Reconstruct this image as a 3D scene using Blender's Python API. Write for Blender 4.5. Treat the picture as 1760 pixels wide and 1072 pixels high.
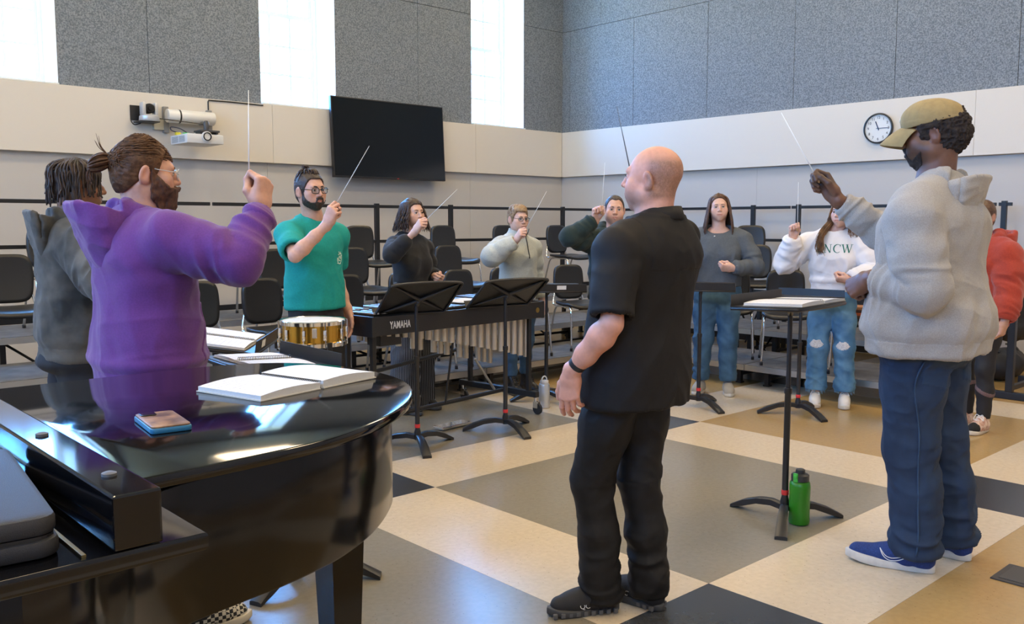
import bpy, bmesh, math, random
import numpy as np
import openvdb
from mathutils import Vector, Matrix, Euler

for o in list(bpy.data.objects):
    bpy.data.objects.remove(o)
SC = bpy.context.scene
COL = SC.collection
R = math.radians


def V(*a):
    return np.array(a, float)


def nrm(v):
    v = np.array(v, float)
    return v / (np.linalg.norm(v) + 1e-12)

# ------------------------------------------------------------------ camera
cd = bpy.data.cameras.new('camera')
cam = bpy.data.objects.new('camera', cd)
COL.objects.link(cam)
cd.sensor_fit = 'HORIZONTAL'
cd.sensor_width = 36.0
cd.lens = 1546.6 / 1760 * 36.0
cd.clip_start = 0.05
cam.location = (0, 0, 1.45)
cam.rotation_euler = (R(90 - 5.609), 0, R(-42.46))
SC.camera = cam

# ------------------------------------------------------------------ view, world, room lights
SC.view_settings.view_transform = 'Standard'
SC.view_settings.look = 'None'
SC.view_settings.gamma = 1.0
SC.view_settings.use_curve_mapping = False
SC.view_settings.exposure = 0.08
SC.cycles.use_denoising = True
SC.cycles.max_bounces = 8
SC.cycles.diffuse_bounces = 4
SC.cycles.glossy_bounces = 4
SC.cycles.transparent_max_bounces = 12
SC.cycles.sample_clamp_indirect = 6.0
SC.cycles.caustics_reflective = False
SC.cycles.caustics_refractive = False

YA, XB = 9.55, 9.75          # wall with the windows, wall with the clock
X0, Y0 = -4.4, -3.4          # the two walls behind the camera
CEIL = 5.55

wd = bpy.data.worlds.new('sky')
SC.world = wd
wd.use_nodes = True
wn = wd.node_tree
wn.nodes.clear()
wo = wn.nodes.new('ShaderNodeOutputWorld')
wb = wn.nodes.new('ShaderNodeBackground')
wt = wn.nodes.new('ShaderNodeTexCoord')
ws = wn.nodes.new('ShaderNodeSeparateXYZ')
wr = wn.nodes.new('ShaderNodeValToRGB')
wr.color_ramp.elements[0].position = 0.42
wr.color_ramp.elements[0].color = (0.26, 0.32, 0.26, 1)
wr.color_ramp.elements[1].position = 0.62
wr.color_ramp.elements[1].color = (0.10, 0.37, 1.0, 1)
e = wr.color_ramp.elements.new(0.50)
e.color = (0.22, 0.51, 1.0, 1)
wm = wn.nodes.new('ShaderNodeMapRange')
wm.inputs[1].default_value = -1
wm.inputs[2].default_value = 1
wn.links.new(wt.outputs['Generated'], ws.inputs[0])
wn.links.new(ws.outputs[2], wm.inputs[0])
wn.links.new(wm.outputs[0], wr.inputs[0])
wn.links.new(wr.outputs[0], wb.inputs[0])
wb.inputs[1].default_value = 58.0
wn.links.new(wb.outputs[0], wo.inputs[0])

WINDOWS = [(-4.2, -3.23), (-1.28, -0.31), (1.79, 2.76), (4.89, 5.86), (7.98, 8.95)]   # openings in the north wall (x ranges)
WINDOWS_W = [(-2.2, -1.23), (0.9, 1.87), (4.0, 4.97), (7.1, 8.07)]                       # and in the west wall (y ranges)
WZ0, WZ1 = 2.80, 5.15
for a, b, w_ in [(a, b, 0) for a, b in WINDOWS] + [(a, b, 1) for a, b in WINDOWS_W]:      # portals: they only tell the sampler where the sky comes in
    l = bpy.data.lights.new('window_portal', 'AREA')
    l.shape = 'RECTANGLE'
    l.size, l.size_y = b - a, WZ1 - WZ0
    l.cycles.is_portal = True
    o = bpy.data.objects.new('window_portal', l)
    COL.objects.link(o)
    o.location = (X0 - 0.40, (a + b) / 2, (WZ0 + WZ1) / 2) if w_ else ((a + b) / 2, YA + 0.43, (WZ0 + WZ1) / 2)
    o.rotation_euler = (R(-90), 0, R(90) if w_ else 0)

LAMP_POWER = 46.0
LAMPS = [(x, y) for x in (-2.2, 1.2, 4.6, 7.9) for y in (-1.8, 1.4, 4.6, 7.6)]
for x, y in LAMPS:           # the light of the ceiling troffers (their bodies are built with the ceiling)
    l = bpy.data.lights.new('ceiling_light', 'AREA')
    l.shape = 'RECTANGLE'
    l.size, l.size_y = 1.14, 0.54
    l.energy = LAMP_POWER
    l.color = (1.0, 0.75, 0.46)
    o = bpy.data.objects.new('ceiling_lamp', l)
    COL.objects.link(o)
    o.location = (x, y, CEIL - 0.05)

# ------------------------------------------------------------------ materials
MATS = {}


def mat(name, col=(0.5, 0.5, 0.5), rough=0.6, metal=0.0, var=0.0, vscale=30.0, bump=0.0, bscale=200.0, spec=0.5,
        vcol=False, coat=0.0, sheen=0.0, col2=None, stretch=(1, 1, 1), sss=0.0, emit=None, alpha=1.0, trans=0.0):
    if name in MATS:
        return MATS[name]
    m = bpy.data.materials.new(name)
    m.use_nodes = True
    nt = m.node_tree
    b = nt.nodes['Principled BSDF']
    c = tuple(col) + (1,)
    b.inputs['Base Color'].default_value = c
    b.inputs['Roughness'].default_value = rough
    b.inputs['Metallic'].default_value = metal
    b.inputs['Specular IOR Level'].default_value = spec
    b.inputs['Coat Weight'].default_value = coat
    b.inputs['Sheen Weight'].default_value = sheen
    b.inputs['Alpha'].default_value = alpha
    b.inputs['Transmission Weight'].default_value = trans
    if sss:
        b.inputs['Subsurface Weight'].default_value = sss
        b.inputs['Subsurface Radius'].default_value = (0.012, 0.005, 0.003)
        b.inputs['Subsurface Scale'].default_value = 1.0
    if emit:
        b.inputs['Emission Color'].default_value = tuple(emit[:3]) + (1,)
        b.inputs['Emission Strength'].default_value = emit[3]
    tc = nt.nodes.new('ShaderNodeTexCoord')
    mp = nt.nodes.new('ShaderNodeMapping')
    mp.inputs['Scale'].default_value = stretch
    nt.links.new(tc.outputs['Object'], mp.inputs[0])
    src = None
    if vcol:
        at = nt.nodes.new('ShaderNodeAttribute')
        at.attribute_name = 'Col'
        src = at.outputs['Color']
        nt.links.new(src, b.inputs['Base Color'])
    if var > 0 or col2:
        n = nt.nodes.new('ShaderNodeTexNoise')
        n.inputs['Scale'].default_value = vscale
        n.inputs['Detail'].default_value = 5
        nt.links.new(mp.outputs[0], n.inputs['Vector'])
        mr = nt.nodes.new('ShaderNodeMapRange')
        mr.inputs[1].default_value = 0.35
        mr.inputs[2].default_value = 0.65
        nt.links.new(n.outputs[0], mr.inputs[0])
        if col2:
            mx = nt.nodes.new('ShaderNodeMix')
            mx.data_type = 'RGBA'
            nt.links.new(mr.outputs[0], mx.inputs[0])
            if src:
                nt.links.new(src, mx.inputs[6])
            else:
                mx.inputs[6].default_value = c
            mx.inputs[7].default_value = tuple(col2) + (1,)
            nt.links.new(mx.outputs[2], b.inputs['Base Color'])
        else:
            mr.inputs[3].default_value = 1 - var
            mr.inputs[4].default_value = 1 + var
            mx = nt.nodes.new('ShaderNodeMix')
            mx.data_type = 'RGBA'
            mx.blend_type = 'MULTIPLY'
            mx.inputs[0].default_value = 1
            if src:
                nt.links.new(src, mx.inputs[6])
            else:
                mx.inputs[6].default_value = c
            cmb = nt.nodes.new('ShaderNodeCombineColor')
            for i in range(3):
                nt.links.new(mr.outputs[0], cmb.inputs[i])
            nt.links.new(cmb.outputs[0], mx.inputs[7])
            nt.links.new(mx.outputs[2], b.inputs['Base Color'])
    if bump > 0:
        n2 = nt.nodes.new('ShaderNodeTexNoise')
        n2.inputs['Scale'].default_value = bscale
        n2.inputs['Detail'].default_value = 4
        nt.links.new(mp.outputs[0], n2.inputs['Vector'])
        bp = nt.nodes.new('ShaderNodeBump')
        bp.inputs['Strength'].default_value = bump
        bp.inputs['Distance'].default_value = 0.004
        nt.links.new(n2.outputs[0], bp.inputs['Height'])
        nt.links.new(bp.outputs[0], b.inputs['Normal'])
    MATS[name] = m
    return m


# ------------------------------------------------------------------ objects
def link(name, me, m=None, parent=None, smooth=False):
    o = bpy.data.objects.new(name, me)
    COL.objects.link(o)
    if m is not None:
        for k in (m if isinstance(m, (list, tuple)) else [m]):
            me.materials.append(k)
    if parent is not None:
        o.parent = parent
    if smooth:
        me.polygons.foreach_set('use_smooth', np.ones(len(me.polygons), dtype=bool))
    return o


def tag(o, label=None, cat=None, group=None, kind=None):
    if label:
        o['label'] = label
    if cat:
        o['category'] = cat
    if group:
        o['group'] = group
    if kind:
        o['kind'] = kind
    return o


def thing(name, label, cat, loc=(0, 0, 0), rz=0.0, group=None):
    o = bpy.data.objects.new(name, None)
    COL.objects.link(o)
    o.empty_display_size = 0.1
    o.location = loc
    o.rotation_euler = (0, 0, rz)
    return tag(o, label, cat, group)


def dup(root, loc=None, rz=None, label=None, group=None):
    r = root.copy()
    COL.objects.link(r)
    if loc is not None:
        r.location = loc
    if rz is not None:
        r.rotation_euler = (0, 0, rz)
    if label:
        r['label'] = label
    if group:
        r['group'] = group
    for ch in list(root.children):
        c = ch.copy()
        COL.objects.link(c)
        c.parent = r
        for g in list(ch.children):
            d = g.copy()
            COL.objects.link(d)
            d.parent = c
    return r


class MB:
    """collects simple shapes into ONE mesh"""

    def __init__(s):
        s.v, s.f, s.n = [], [], 0

    def add(s, v, f):
        v = np.asarray(v, float)
        s.v.append(v)
        s.f += [tuple(i + s.n for i in q) for q in f]
        s.n += len(v)
        return s

    def box(s, lo, hi, M=None, bev=0.0):
        x0, y0, z0 = lo
        x1, y1, z1 = hi
        if bev > 0:
            bm = bmesh.new()
            bmesh.ops.create_cube(bm, size=1)
            for q in bm.verts:
                q.co = Vector(((x0 + x1) / 2 + q.co.x * (x1 - x0), (y0 + y1) / 2 + q.co.y * (y1 - y0), (z0 + z1) / 2 + q.co.z * (z1 - z0)))
            bmesh.ops.bevel(bm, geom=list(bm.edges), offset=bev, segments=2, affect='EDGES', profile=0.6)
            bm.verts.index_update()
            v = [q.co[:] for q in bm.verts]
            f = [[w.index for w in p.verts] for p in bm.faces]
            bm.free()
        else:
            v = [(x0, y0, z0), (x1, y0, z0), (x1, y1, z0), (x0, y1, z0), (x0, y0, z1), (x1, y0, z1), (x1, y1, z1), (x0, y1, z1)]
            f = [(0, 3, 2, 1), (4, 5, 6, 7), (0, 1, 5, 4), (1, 2, 6, 5), (2, 3, 7, 6), (3, 0, 4, 7)]
        v = np.array(v, float)
        if M is not None:
            v = v @ np.array(M.to_3x3()).T + np.array(M.translation)
        return s.add(v, f)

    def tube(s, pts, r, n=10, close=False, caps=True):
        v, f = sweep(pts, r, n, close, caps)
        return s.add(v, f)

    def lathe(s, prof, n=24, c=(0, 0, 0), axis='Z', caps=True):
        """prof: [(radius, height)] bottom to top"""
        a = np.arange(n) * 2 * np.pi / n
        v, f = [], []
        for r, z in prof:
            r = max(r, 1e-5)
            if axis == 'Z':
                v += [(c[0] + r * np.cos(t), c[1] + r * np.sin(t), c[2] + z) for t in a]
            elif axis == 'Y':
                v += [(c[0] + r * np.sin(t), c[1] + z, c[2] + r * np.cos(t)) for t in a]
            else:
                v += [(c[0] + z, c[1] + r * np.cos(t), c[2] + r * np.sin(t)) for t in a]
        for i in range(len(prof) - 1):
            for j in range(n):
                k = (j + 1) % n
                f.append((i * n + j, i * n + k, (i + 1) * n + k, (i + 1) * n + j))
        if caps:
            f.append(tuple(range(n))[::-1])
            f.append(tuple((len(prof) - 1) * n + j for j in range(n)))
        return s.add(v, f)

    def prism(s, poly, z0, z1, bev=0.0, M=None):
        """closed 2-D outline extruded in z, optionally with a bevelled rim"""
        p = np.array(poly, float)
        n = len(p)
        if np.sum(p[:, 0] * np.roll(p[:, 1], -1) - np.roll(p[:, 0], -1) * p[:, 1]) < 0:
            p = p[::-1]
        rings = []
        if bev > 0:
            e1 = p - np.roll(p, 1, 0)
            e2 = np.roll(p, -1, 0) - p
            nn = np.stack([e1[:, 1] + e2[:, 1], -(e1[:, 0] + e2[:, 0])], 1)
            nn /= np.linalg.norm(nn, axis=1, keepdims=True) + 1e-9
            for off, z in ((bev, z0), (bev * 0.3, z0 + bev * 0.3), (0, z0 + bev), (0, z1 - bev), (bev * 0.3, z1 - bev * 0.3), (bev, z1)):
                q = p - nn * off
                rings.append(np.c_[q, np.full(n, z)])
        else:
            rings = [np.c_[p, np.full(n, z0)], np.c_[p, np.full(n, z1)]]
        v = np.concatenate(rings)
        f = []
        for i in range(len(rings) - 1):
            for j in range(n):
                k = (j + 1) % n
                f.append((i * n + j, i * n + k, (i + 1) * n + k, (i + 1) * n + j))
        f.append(tuple(range(n))[::-1])
        f.append(tuple((len(rings) - 1) * n + j for j in range(n)))
        if M is not None:
            v = v @ np.array(M.to_3x3()).T + np.array(M.translation)
        return s.add(v, f)

    def xf(s, M):
        A, t = np.array(M.to_3x3()), np.array(M.translation)
        s.v = [v @ A.T + t for v in s.v]
        return s

    def mesh(s, name):
        me = bpy.data.meshes.new(name)
        v = np.concatenate(s.v) if s.v else np.zeros((0, 3))
        me.from_pydata(v.tolist(), [], s.f)
        me.update()
        return me

    def build(s, name, m, parent=None, smooth=False, loc=None, angle=None):
        me = s.mesh(name)
        o = link(name, me, m, parent, smooth)
        if angle is not None:
            me.polygons.foreach_set('use_smooth', np.ones(len(me.polygons), dtype=bool))
            me.set_sharp_from_angle(angle=R(angle))
        if loc is not None:
            o.location = loc
        return o


def sweep(pts, r, n=10, close=False, caps=True):
    P = np.array(pts, float)
    m = len(P)
    rr = np.full(m, r, float) if np.isscalar(r) else np.array(r, float)
    if close:
        T = np.roll(P, -1, 0) - np.roll(P, 1, 0)
    else:
        T = np.gradient(P, axis=0)
    T /= np.linalg.norm(T, axis=1, keepdims=True) + 1e-12
    u = np.cross(T[0], [0.0, 0.0, 1.0])
    if np.linalg.norm(u) < 1e-3:
        u = np.cross(T[0], [1.0, 0.0, 0.0])
    u /= np.linalg.norm(u)
    a = np.arange(n) * 2 * np.pi / n
    v = []
    for i in range(m):
        u = u - T[i] * (u @ T[i])
        u /= np.linalg.norm(u) + 1e-12
        w = np.cross(T[i], u)
        v.append(P[i] + rr[i] * (np.cos(a)[:, None] * u + np.sin(a)[:, None] * w))
    v = np.concatenate(v)
    f = []
    for i in range(m if close else m - 1):
        i2 = (i + 1) % m
        for j in range(n):
            k = (j + 1) % n
            f.append((i * n + j, i * n + k, i2 * n + k, i2 * n + j))
    if caps and not close:
        f.append(tuple(range(n))[::-1])
        f.append(tuple((m - 1) * n + j for j in range(n)))
    return v, f


def spline(pts, k=6):
    """Catmull-Rom through the points"""
    P = np.array(pts, float)
    Q = np.concatenate([[2 * P[0] - P[1]], P, [2 * P[-1] - P[-2]]])
    out = []
    for i in range(1, len(Q) - 2):
        for t in np.linspace(0, 1, k, endpoint=False):
            a, b, c, d = Q[i - 1], Q[i], Q[i + 1], Q[i + 2]
            out.append(0.5 * (2 * b + (c - a) * t + (2 * a - 5 * b + 4 * c - d) * t * t + (3 * b - a - 3 * c + d) * t ** 3))
    out.append(P[-1])
    return np.array(out)


def rrect(w, h, r, n=5):
    """rounded rectangle outline"""
    out = []
    for cx, cy, a0 in ((w / 2 - r, h / 2 - r, 0), (-w / 2 + r, h / 2 - r, 90), (-w / 2 + r, -h / 2 + r, 180), (w / 2 - r, -h / 2 + r, 270)):
        for i in range(n + 1):
            t = R(a0 + 90 * i / n)
            out.append((cx + r * math.cos(t), cy + r * math.sin(t)))
    return out


def text_mesh(txt, size, depth=0.001, shear=0.0, space=1.0, bold=False):
    cu = bpy.data.curves.new('lettering', 'FONT')
    cu.body = txt
    cu.size = size
    cu.extrude = depth
    cu.shear = shear
    cu.space_character = space
    cu.align_x = 'CENTER'
    cu.align_y = 'CENTER'
    if bold:
        cu.offset = size * 0.02
    o = bpy.data.objects.new('lettering', cu)
    COL.objects.link(o)
    me = bpy.data.meshes.new_from_object(o.evaluated_get(bpy.context.evaluated_depsgraph_get()))
    bpy.data.objects.remove(o)
    bpy.data.curves.remove(cu)
    return me
# =================================================================== the room
M_white = mat('painted white wood', (0.82, 0.83, 0.80), 0.45)
M_wall = mat('fabric wall panel grey', (0.52, 0.50, 0.475), 0.85, var=0.02, vscale=300, bump=0.08, bscale=900)
M_band = mat('fabric band warm grey', (0.68, 0.635, 0.565), 0.8, var=0.02, vscale=300, bump=0.06, bscale=900)
M_felt = mat('grey felt acoustic board', (0.115, 0.135, 0.158), 0.95, col2=(0.265, 0.295, 0.325), vscale=75, bump=0.5, bscale=140)
M_joint = mat('dark panel joint', (0.02, 0.02, 0.022), 0.9)
M_ceil = mat('ceiling board', (0.62, 0.61, 0.58), 0.9)
M_black = mat('black powder coated steel', (0.012, 0.012, 0.013), 0.42)
M_blackrail = mat('black guard rail paint', (0.010, 0.011, 0.013), 0.4)
M_chrome = mat('chrome', (0.80, 0.80, 0.80), 0.12, metal=1.0)
M_alu = mat('aluminium trim', (0.62, 0.62, 0.60), 0.35, metal=1.0)

# --- floor: the big squares, the cream strips and the dark crossings are pieces of vinyl laid side by side
TILE = {}
for nm, c in (('cream', (0.62, 0.515, 0.37)), ('grey', (0.250, 0.222, 0.165)), ('tan', (0.40, 0.265, 0.105)), ('dark', (0.042, 0.046, 0.052))):
    m = mat('vinyl tile ' + nm, c, 0.25, var=0.045, vscale=40, bump=0.006, bscale=60, spec=0.5)
    nt = m.node_tree
    b = nt.nodes['Principled BSDF']
    link0 = [l for l in nt.links if l.to_socket == b.inputs['Base Color']][0].from_socket
    vo = nt.nodes.new('ShaderNodeTexVoronoi')      # flecks in the vinyl
    vo.inputs['Scale'].default_value = 34
    rp = nt.nodes.new('ShaderNodeValToRGB')
    rp.color_ramp.elements[0].position = 0.06
    rp.color_ramp.elements[0].color = (0.72, 0.70, 0.68, 1)
    rp.color_ramp.elements[1].position = 0.14
    rp.color_ramp.elements[1].color = (1, 1, 1, 1)
    mx = nt.nodes.new('ShaderNodeMix')
    mx.data_type = 'RGBA'
    mx.blend_type = 'MULTIPLY'
    mx.inputs[0].default_value = 1
    nt.links.new(nt.nodes['Texture Coordinate'].outputs['Object'], vo.inputs['Vector'])
    nt.links.new(vo.outputs['Distance'], rp.inputs[0])
    nt.links.new(link0, mx.inputs[6])
    nt.links.new(rp.outputs[0], mx.inputs[7])
    nt.links.new(mx.outputs[2], b.inputs['Base Color'])
    TILE[nm] = m

fl = MB().box((X0 - 0.5, Y0 - 0.2, -0.25), (XB + 0.2, YA + 0.6, -0.012)).build('floor', mat('floor slab', (0.16, 0.15, 0.14), 0.8))
tag(fl, kind='structure')
PX_, PY_, S_ = 2.45, 2.42, 0.61
xs = [2.355 - 3 * PX_ + k * PX_ for k in range(8)]
ys = [1.45 - 3 * PY_ + k * PY_ for k in range(8)]


def cuts(start, per, lo, hi):
    out = []
    for s in start:
        for a, b, kind in ((s, s + S_, 'strip'), (s + S_, s + per, 'field')):
            a, b = max(a, lo), min(b, hi)
            if b - a > 0.01:
                out.append((a, b, kind))
    return out


g = 0.0006
for i, (a, b, kx) in enumerate(cuts(xs, PX_, X0, XB)):
    for j, (c, d, ky) in enumerate(cuts(ys, PY_, Y0, YA)):
        if kx == 'strip' and ky == 'strip':
            m = 'dark'
        elif kx == 'strip' or ky == 'strip':
            m = 'cream'
        else:
            m = 'tan' if (a > 4.9 or c < 1.4) else 'grey'
        MB().box((a + g, c + g, -0.012), (b - g, d - g, 0)).build('floor_tile', TILE[m], fl)

# --- wall with the windows
wall_n = MB()
wall_n.box((X0, YA + 0.03, 0), (XB + 0.3, YA + 0.55, WZ0))
wall_n.box((X0, YA + 0.03, WZ1), (XB + 0.3, YA + 0.55, CEIL))
edge = [X0] + [q for ab in WINDOWS for q in ab] + [XB + 0.3]
for a, b in zip(edge[::2], edge[1::2]):
    wall_n.box((a, YA + 0.03, WZ0), (b, YA + 0.55, WZ1))
wall_n = tag(wall_n.build('wall_north', M_joint), kind='structure')
wall_e = tag(MB().box((XB + 0.03, Y0, 0), (XB + 0.3, YA + 0.55, CEIL)).build('wall_east', M_joint), kind='structure')
wall_w = MB().box((X0 - 0.5, Y0, 0), (X0, YA + 0.55, WZ0)).box((X0 - 0.5, Y0, WZ1), (X0, YA + 0.55, CEIL))
edge = [Y0] + [q for ab in WINDOWS_W for q in ab] + [YA + 0.55]
for a, b in zip(edge[::2], edge[1::2]):
    wall_w.box((X0 - 0.5, a, WZ0), (X0, b, WZ1))
wall_w = tag(wall_w.build('wall_west', M_band), kind='structure')
wall_s = tag(MB().box((X0 - 0.5, Y0 - 0.2, 0), (XB + 0.3, Y0, CEIL)).build('wall_south', M_wall), kind='structure')
tag(MB().box((X0 - 0.5, Y0 - 0.2, CEIL), (XB + 0.3, YA + 0.55, CEIL + 0.2)).build('ceiling', M_ceil), kind='structure')

G = 0.005
PZ = (2.79, 4.247, CEIL)
# felt boards
xa = {0: [(-3.23, -2.3), (-2.3, -1.28), (-0.31, 0.6), (0.6, 1.79), (2.76, 3.643), (3.643, 4.89), (5.86, 7.09), (7.09, 7.98), (8.95, 9.75)]}
for a, b in xa[0]:
    for z0, z1 in zip(PZ[:2], PZ[1:]):
        MB().box((a + G / 2, YA - 0.012, z0 + G / 2), (b - G / 2, YA + 0.03, z1 - G / 2), bev=0.002).build('acoustic_panel', M_felt, wall_n)
for a, b in WINDOWS:
    MB().box((a, YA - 0.012, WZ1), (b, YA + 0.03, CEIL)).build('acoustic_panel', M_felt, wall_n)
yb = [YA - 0.012, 9.378, 8.175, 6.958, 5.734, 4.524, 3.295, 2.08, 0.86, -0.36, -1.58, -2.8, Y0]
for b, a in zip(yb[:-1], yb[1:]):
    MB().box((XB - 0.012, a + G / 2, PZ[0] + G / 2), (XB + 0.03, b - G / 2, PZ[1] - G / 2), bev=0.002).build('acoustic_panel', M_felt, wall_e)
yb = [YA - 0.012, 8.781, 7.573, 6.35, 5.13, 3.91, 2.69, 1.47, 0.25, -0.97, -2.19, Y0]
for b, a in zip(yb[:-1], yb[1:]):
    MB().box((XB - 0.012, a + G / 2, PZ[1] + G / 2), (XB + 0.03, b - G / 2, PZ[2] - G / 2), bev=0.002).build('acoustic_panel', M_felt, wall_e)
# projecting band and the panels below it
BZ0, BZ1 = 2.137, 2.788
for a, b in ((X0, -1.0), (-1.0, 2.0), (2.0, 5.0), (5.0, 8.017), (8.017, XB - 0.06)):
    MB().box((a + 0.0015, YA - 0.06, BZ0), (b - 0.0015, YA + 0.03, BZ1), bev=0.003).build('band_panel', M_band, wall_n)
for a, b in ((X0, -1.05), (-1.05, 1.95), (1.95, 4.95), (4.95, 7.961), (7.961, XB)):
    MB().box((a + 0.0015, YA, 0), (b - 0.0015, YA + 0.03, BZ0)).build('wall_panel', M_wall, wall_n)
for a, b in ((Y0, 0.0), (0.0, 3.66), (3.66, 9.49)):
    MB().box((XB - 0.06, a + 0.0008, BZ0), (XB + 0.03, b - 0.0008, BZ1), bev=0.003).build('band_panel', M_band, wall_e)
for a, b in ((Y0, 2.6), (2.6, 6.2), (6.2, YA)):
    MB().box((XB, a + 0.0008, 0), (XB + 0.03, b - 0.0008, BZ0)).build('wall_panel', M_wall, wall_e)
M_base = mat('black rubber base', (0.02, 0.02, 0.02), 0.6)
tag(MB().box((X0, YA - 0.012, 0), (XB, YA, 0.1)).build('baseboard_north', M_base), kind='structure')
tag(MB().box((XB - 0.012, Y0, 0), (XB, YA - 0.012, 0.1)).build('baseboard_east', M_base), kind='structure')

# --- windows: white double-hung sashes deep in the opening
M_glass = bpy.data.materials.new('window glass')
M_glass.use_nodes = True
nt = M_glass.node_tree
nt.nodes.remove(nt.nodes['Principled BSDF'])
tr = nt.nodes.new('ShaderNodeBsdfTransparent')
tr.inputs[0].default_value = (0.93, 0.97, 0.95, 1)
gl = nt.nodes.new('ShaderNodeBsdfGlossy')
gl.inputs['Roughness'].default_value = 0.02
mx = nt.nodes.new('ShaderNodeMixShader')
mx.inputs[0].default_value = 0.06
nt.links.new(tr.outputs[0], mx.inputs[1])
nt.links.new(gl.outputs[0], mx.inputs[2])
nt.links.new(mx.outputs[0], nt.nodes['Material Output'].inputs[0])
M_jamb = mat('white window jamb', (0.80, 0.83, 0.82), 0.5)
for n, (wa, wb_, west) in enumerate([(a, b, 0) for a, b in WINDOWS] + [(a, b, 1) for a, b in WINDOWS_W]):
    a, b = 0.0, wb_ - wa                    # built in its own frame: x along the wall, y outwards
    w = MB()
    y0, y1 = 0.40, 0.50
    w.box((a, y0, WZ0), (a + 0.04, y1, WZ1)).box((b - 0.04, y0, WZ0), (b, y1, WZ1))
    w.box((a + 0.041, y0 + 0.002, WZ0), (b - 0.041, y1 - 0.002, WZ0 + 0.035)).box((a + 0.041, y0 + 0.002, WZ1 - 0.04), (b - 0.041, y1 - 0.002, WZ1))
    win = tag(w.build('window_%d' % (n + 1), M_white), kind='structure')
    win.location = (X0, wa, 0) if west else (wa, YA, 0)
    win.rotation_euler = (0, 0, R(90) if west else 0)
    j = MB()
    j.box((a - 0.0035, -0.0145, WZ0 + 0.0045), (a + 0.004, y0 - 0.001, WZ1 - 0.005)).box((b - 0.004, -0.0145, WZ0 + 0.0045), (b + 0.0035, y0 - 0.001, WZ1 - 0.005))
    j.box((a, -0.055, WZ0 - 0.010), (b, y0 - 0.002, WZ0 + 0.004)).box((a, -0.01, WZ1 - 0.004), (b, y0 - 0.002, WZ1 + 0.01))
    j.build('jamb', M_jamb, win)
    zm = 3.905
    for lo, hi, yy in ((WZ0 + 0.035, zm + 0.03, y0 + 0.02), (zm - 0.01, WZ1 - 0.04, y0 + 0.055)):
        s = MB()
        A, B, t = a + 0.04, b - 0.04, 0.042
        s.box((A, yy, lo), (A + t, yy + t, hi)).box((B - t, yy, lo), (B, yy + t, hi))
        s.box((A + t, yy + 0.001, lo), (B - t, yy + t - 0.001, lo + 0.05)).box((A + t, yy + 0.001, hi - 0.05), (B - t, yy + t - 0.001, hi))
        s.build('sash', M_white, win)
        px = np.linspace(A + t, B - t, 4)
        pz = np.linspace(lo + 0.05, hi - 0.05, 4)
        mu = MB()
        for q in px[1:-1]:
            mu.box((q - 0.013, yy + 0.006, lo + 0.05), (q + 0.013, yy + 0.024, hi - 0.05))
        for q in pz[1:-1]:
            mu.box((A + t, yy + 0.0075, q - 0.0125), (B - t, yy + 0.0225, q + 0.0125))
        mu.build('muntin', M_white, win)
        for q0, q1 in zip(px[:-1], px[1:]):
            for r0, r1 in zip(pz[:-1], pz[1:]):
                MB().box((q0 + 0.004, yy + 0.013, r0 + 0.004), (q1 - 0.004, yy + 0.017, r1 - 0.004)).build('pane', M_glass, win)

# --- ceiling troffers
M_diff = mat('lamp diffuser', (0.9, 0.88, 0.82), 0.5, emit=(1.0, 0.83, 0.62, 3.0))
first = None
for x, y in LAMPS:
    if first is None:
        first = thing('ceiling_light', 'recessed ceiling troffer with a warm white diffuser', 'ceiling light', (x, y, CEIL), 0, 'ceiling troffers')
        f = MB()
        f.box((-0.61, -0.305, -0.03), (0.61, -0.275, 0)).box((-0.61, 0.275, -0.03), (0.61, 0.305, 0))
        f.box((-0.61, -0.275, -0.03), (-0.58, 0.275, 0)).box((0.58, -0.275, -0.03), (0.61, 0.275, 0))
        f.build('frame', M_white, first)
        MB().box((-0.58, -0.275, -0.015), (0.58, 0.275, -0.008)).build('diffuser', M_diff, first)
    else:
        dup(first, (x, y, CEIL))

# --- risers: three carpeted tiers along both walls, in sections with their own legs
M_carpet = mat('charcoal riser carpet', (0.10, 0.095, 0.088), 0.75, var=0.25, vscale=9, bump=0.25, bscale=700)
YR = (5.87, 6.65, 7.5, 8.4)
XR = (6.9, 7.8, 8.65, 9.5)


def riser(lo, hi, z, label, side, kind_seams=()):
    t = thing('choir_riser', label, 'riser', (lo[0], lo[1], 0), 0, 'choir risers')
    w, d = hi[0] - lo[0], hi[1] - lo[1]
    MB().box((0.004, 0.004, z - 0.025), (w - 0.004, d - 0.004, z), bev=0.004).build('deck', M_carpet, t)
    e = MB()
    e.box((0.003, 0, z - 0.055), (w - 0.003, 0.012, z - 0.004)).box((0.003, d - 0.012, z - 0.055), (w - 0.003, d, z - 0.004))
    e.box((0, 0.012, z - 0.055), (0.012, d - 0.012, z - 0.004)).box((w - 0.012, 0.012, z - 0.055), (w, d - 0.012, z - 0.004))
    e.build('edge_trim', M_alu, t)
    for px, py in ((0.16, 0.14), (w - 0.16, 0.14), (0.16, d - 0.14), (w - 0.16, d - 0.14)):
        MB().box((px - 0.02, py - 0.02, 0.012), (px + 0.02, py + 0.02, z - 0.03)).box((px - 0.028, py - 0.028, 0), (px + 0.028, py + 0.028, 0.014)).build('leg', M_black, t)
    b = MB()
    zz = 0.5 * z - 0.02
    b.box((0.16, 0.125, zz - 0.012), (w - 0.16, 0.15, zz + 0.012)).box((0.16, d - 0.15, zz - 0.012), (w - 0.16, d - 0.125, zz + 0.012))
    if z > 0.3:
        b.tube([(0.17, 0.14, z - 0.06), (0.17 + min(0.6, w * 0.4), 0.14, 0.08)], 0.011, 6)
        b.tube([(w - 0.17, 0.14, z - 0.06), (w - 0.17 - min(0.6, w * 0.4), 0.14, 0.08)], 0.011, 6)
    b.build('brace', M_black, t)
    return t


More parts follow.
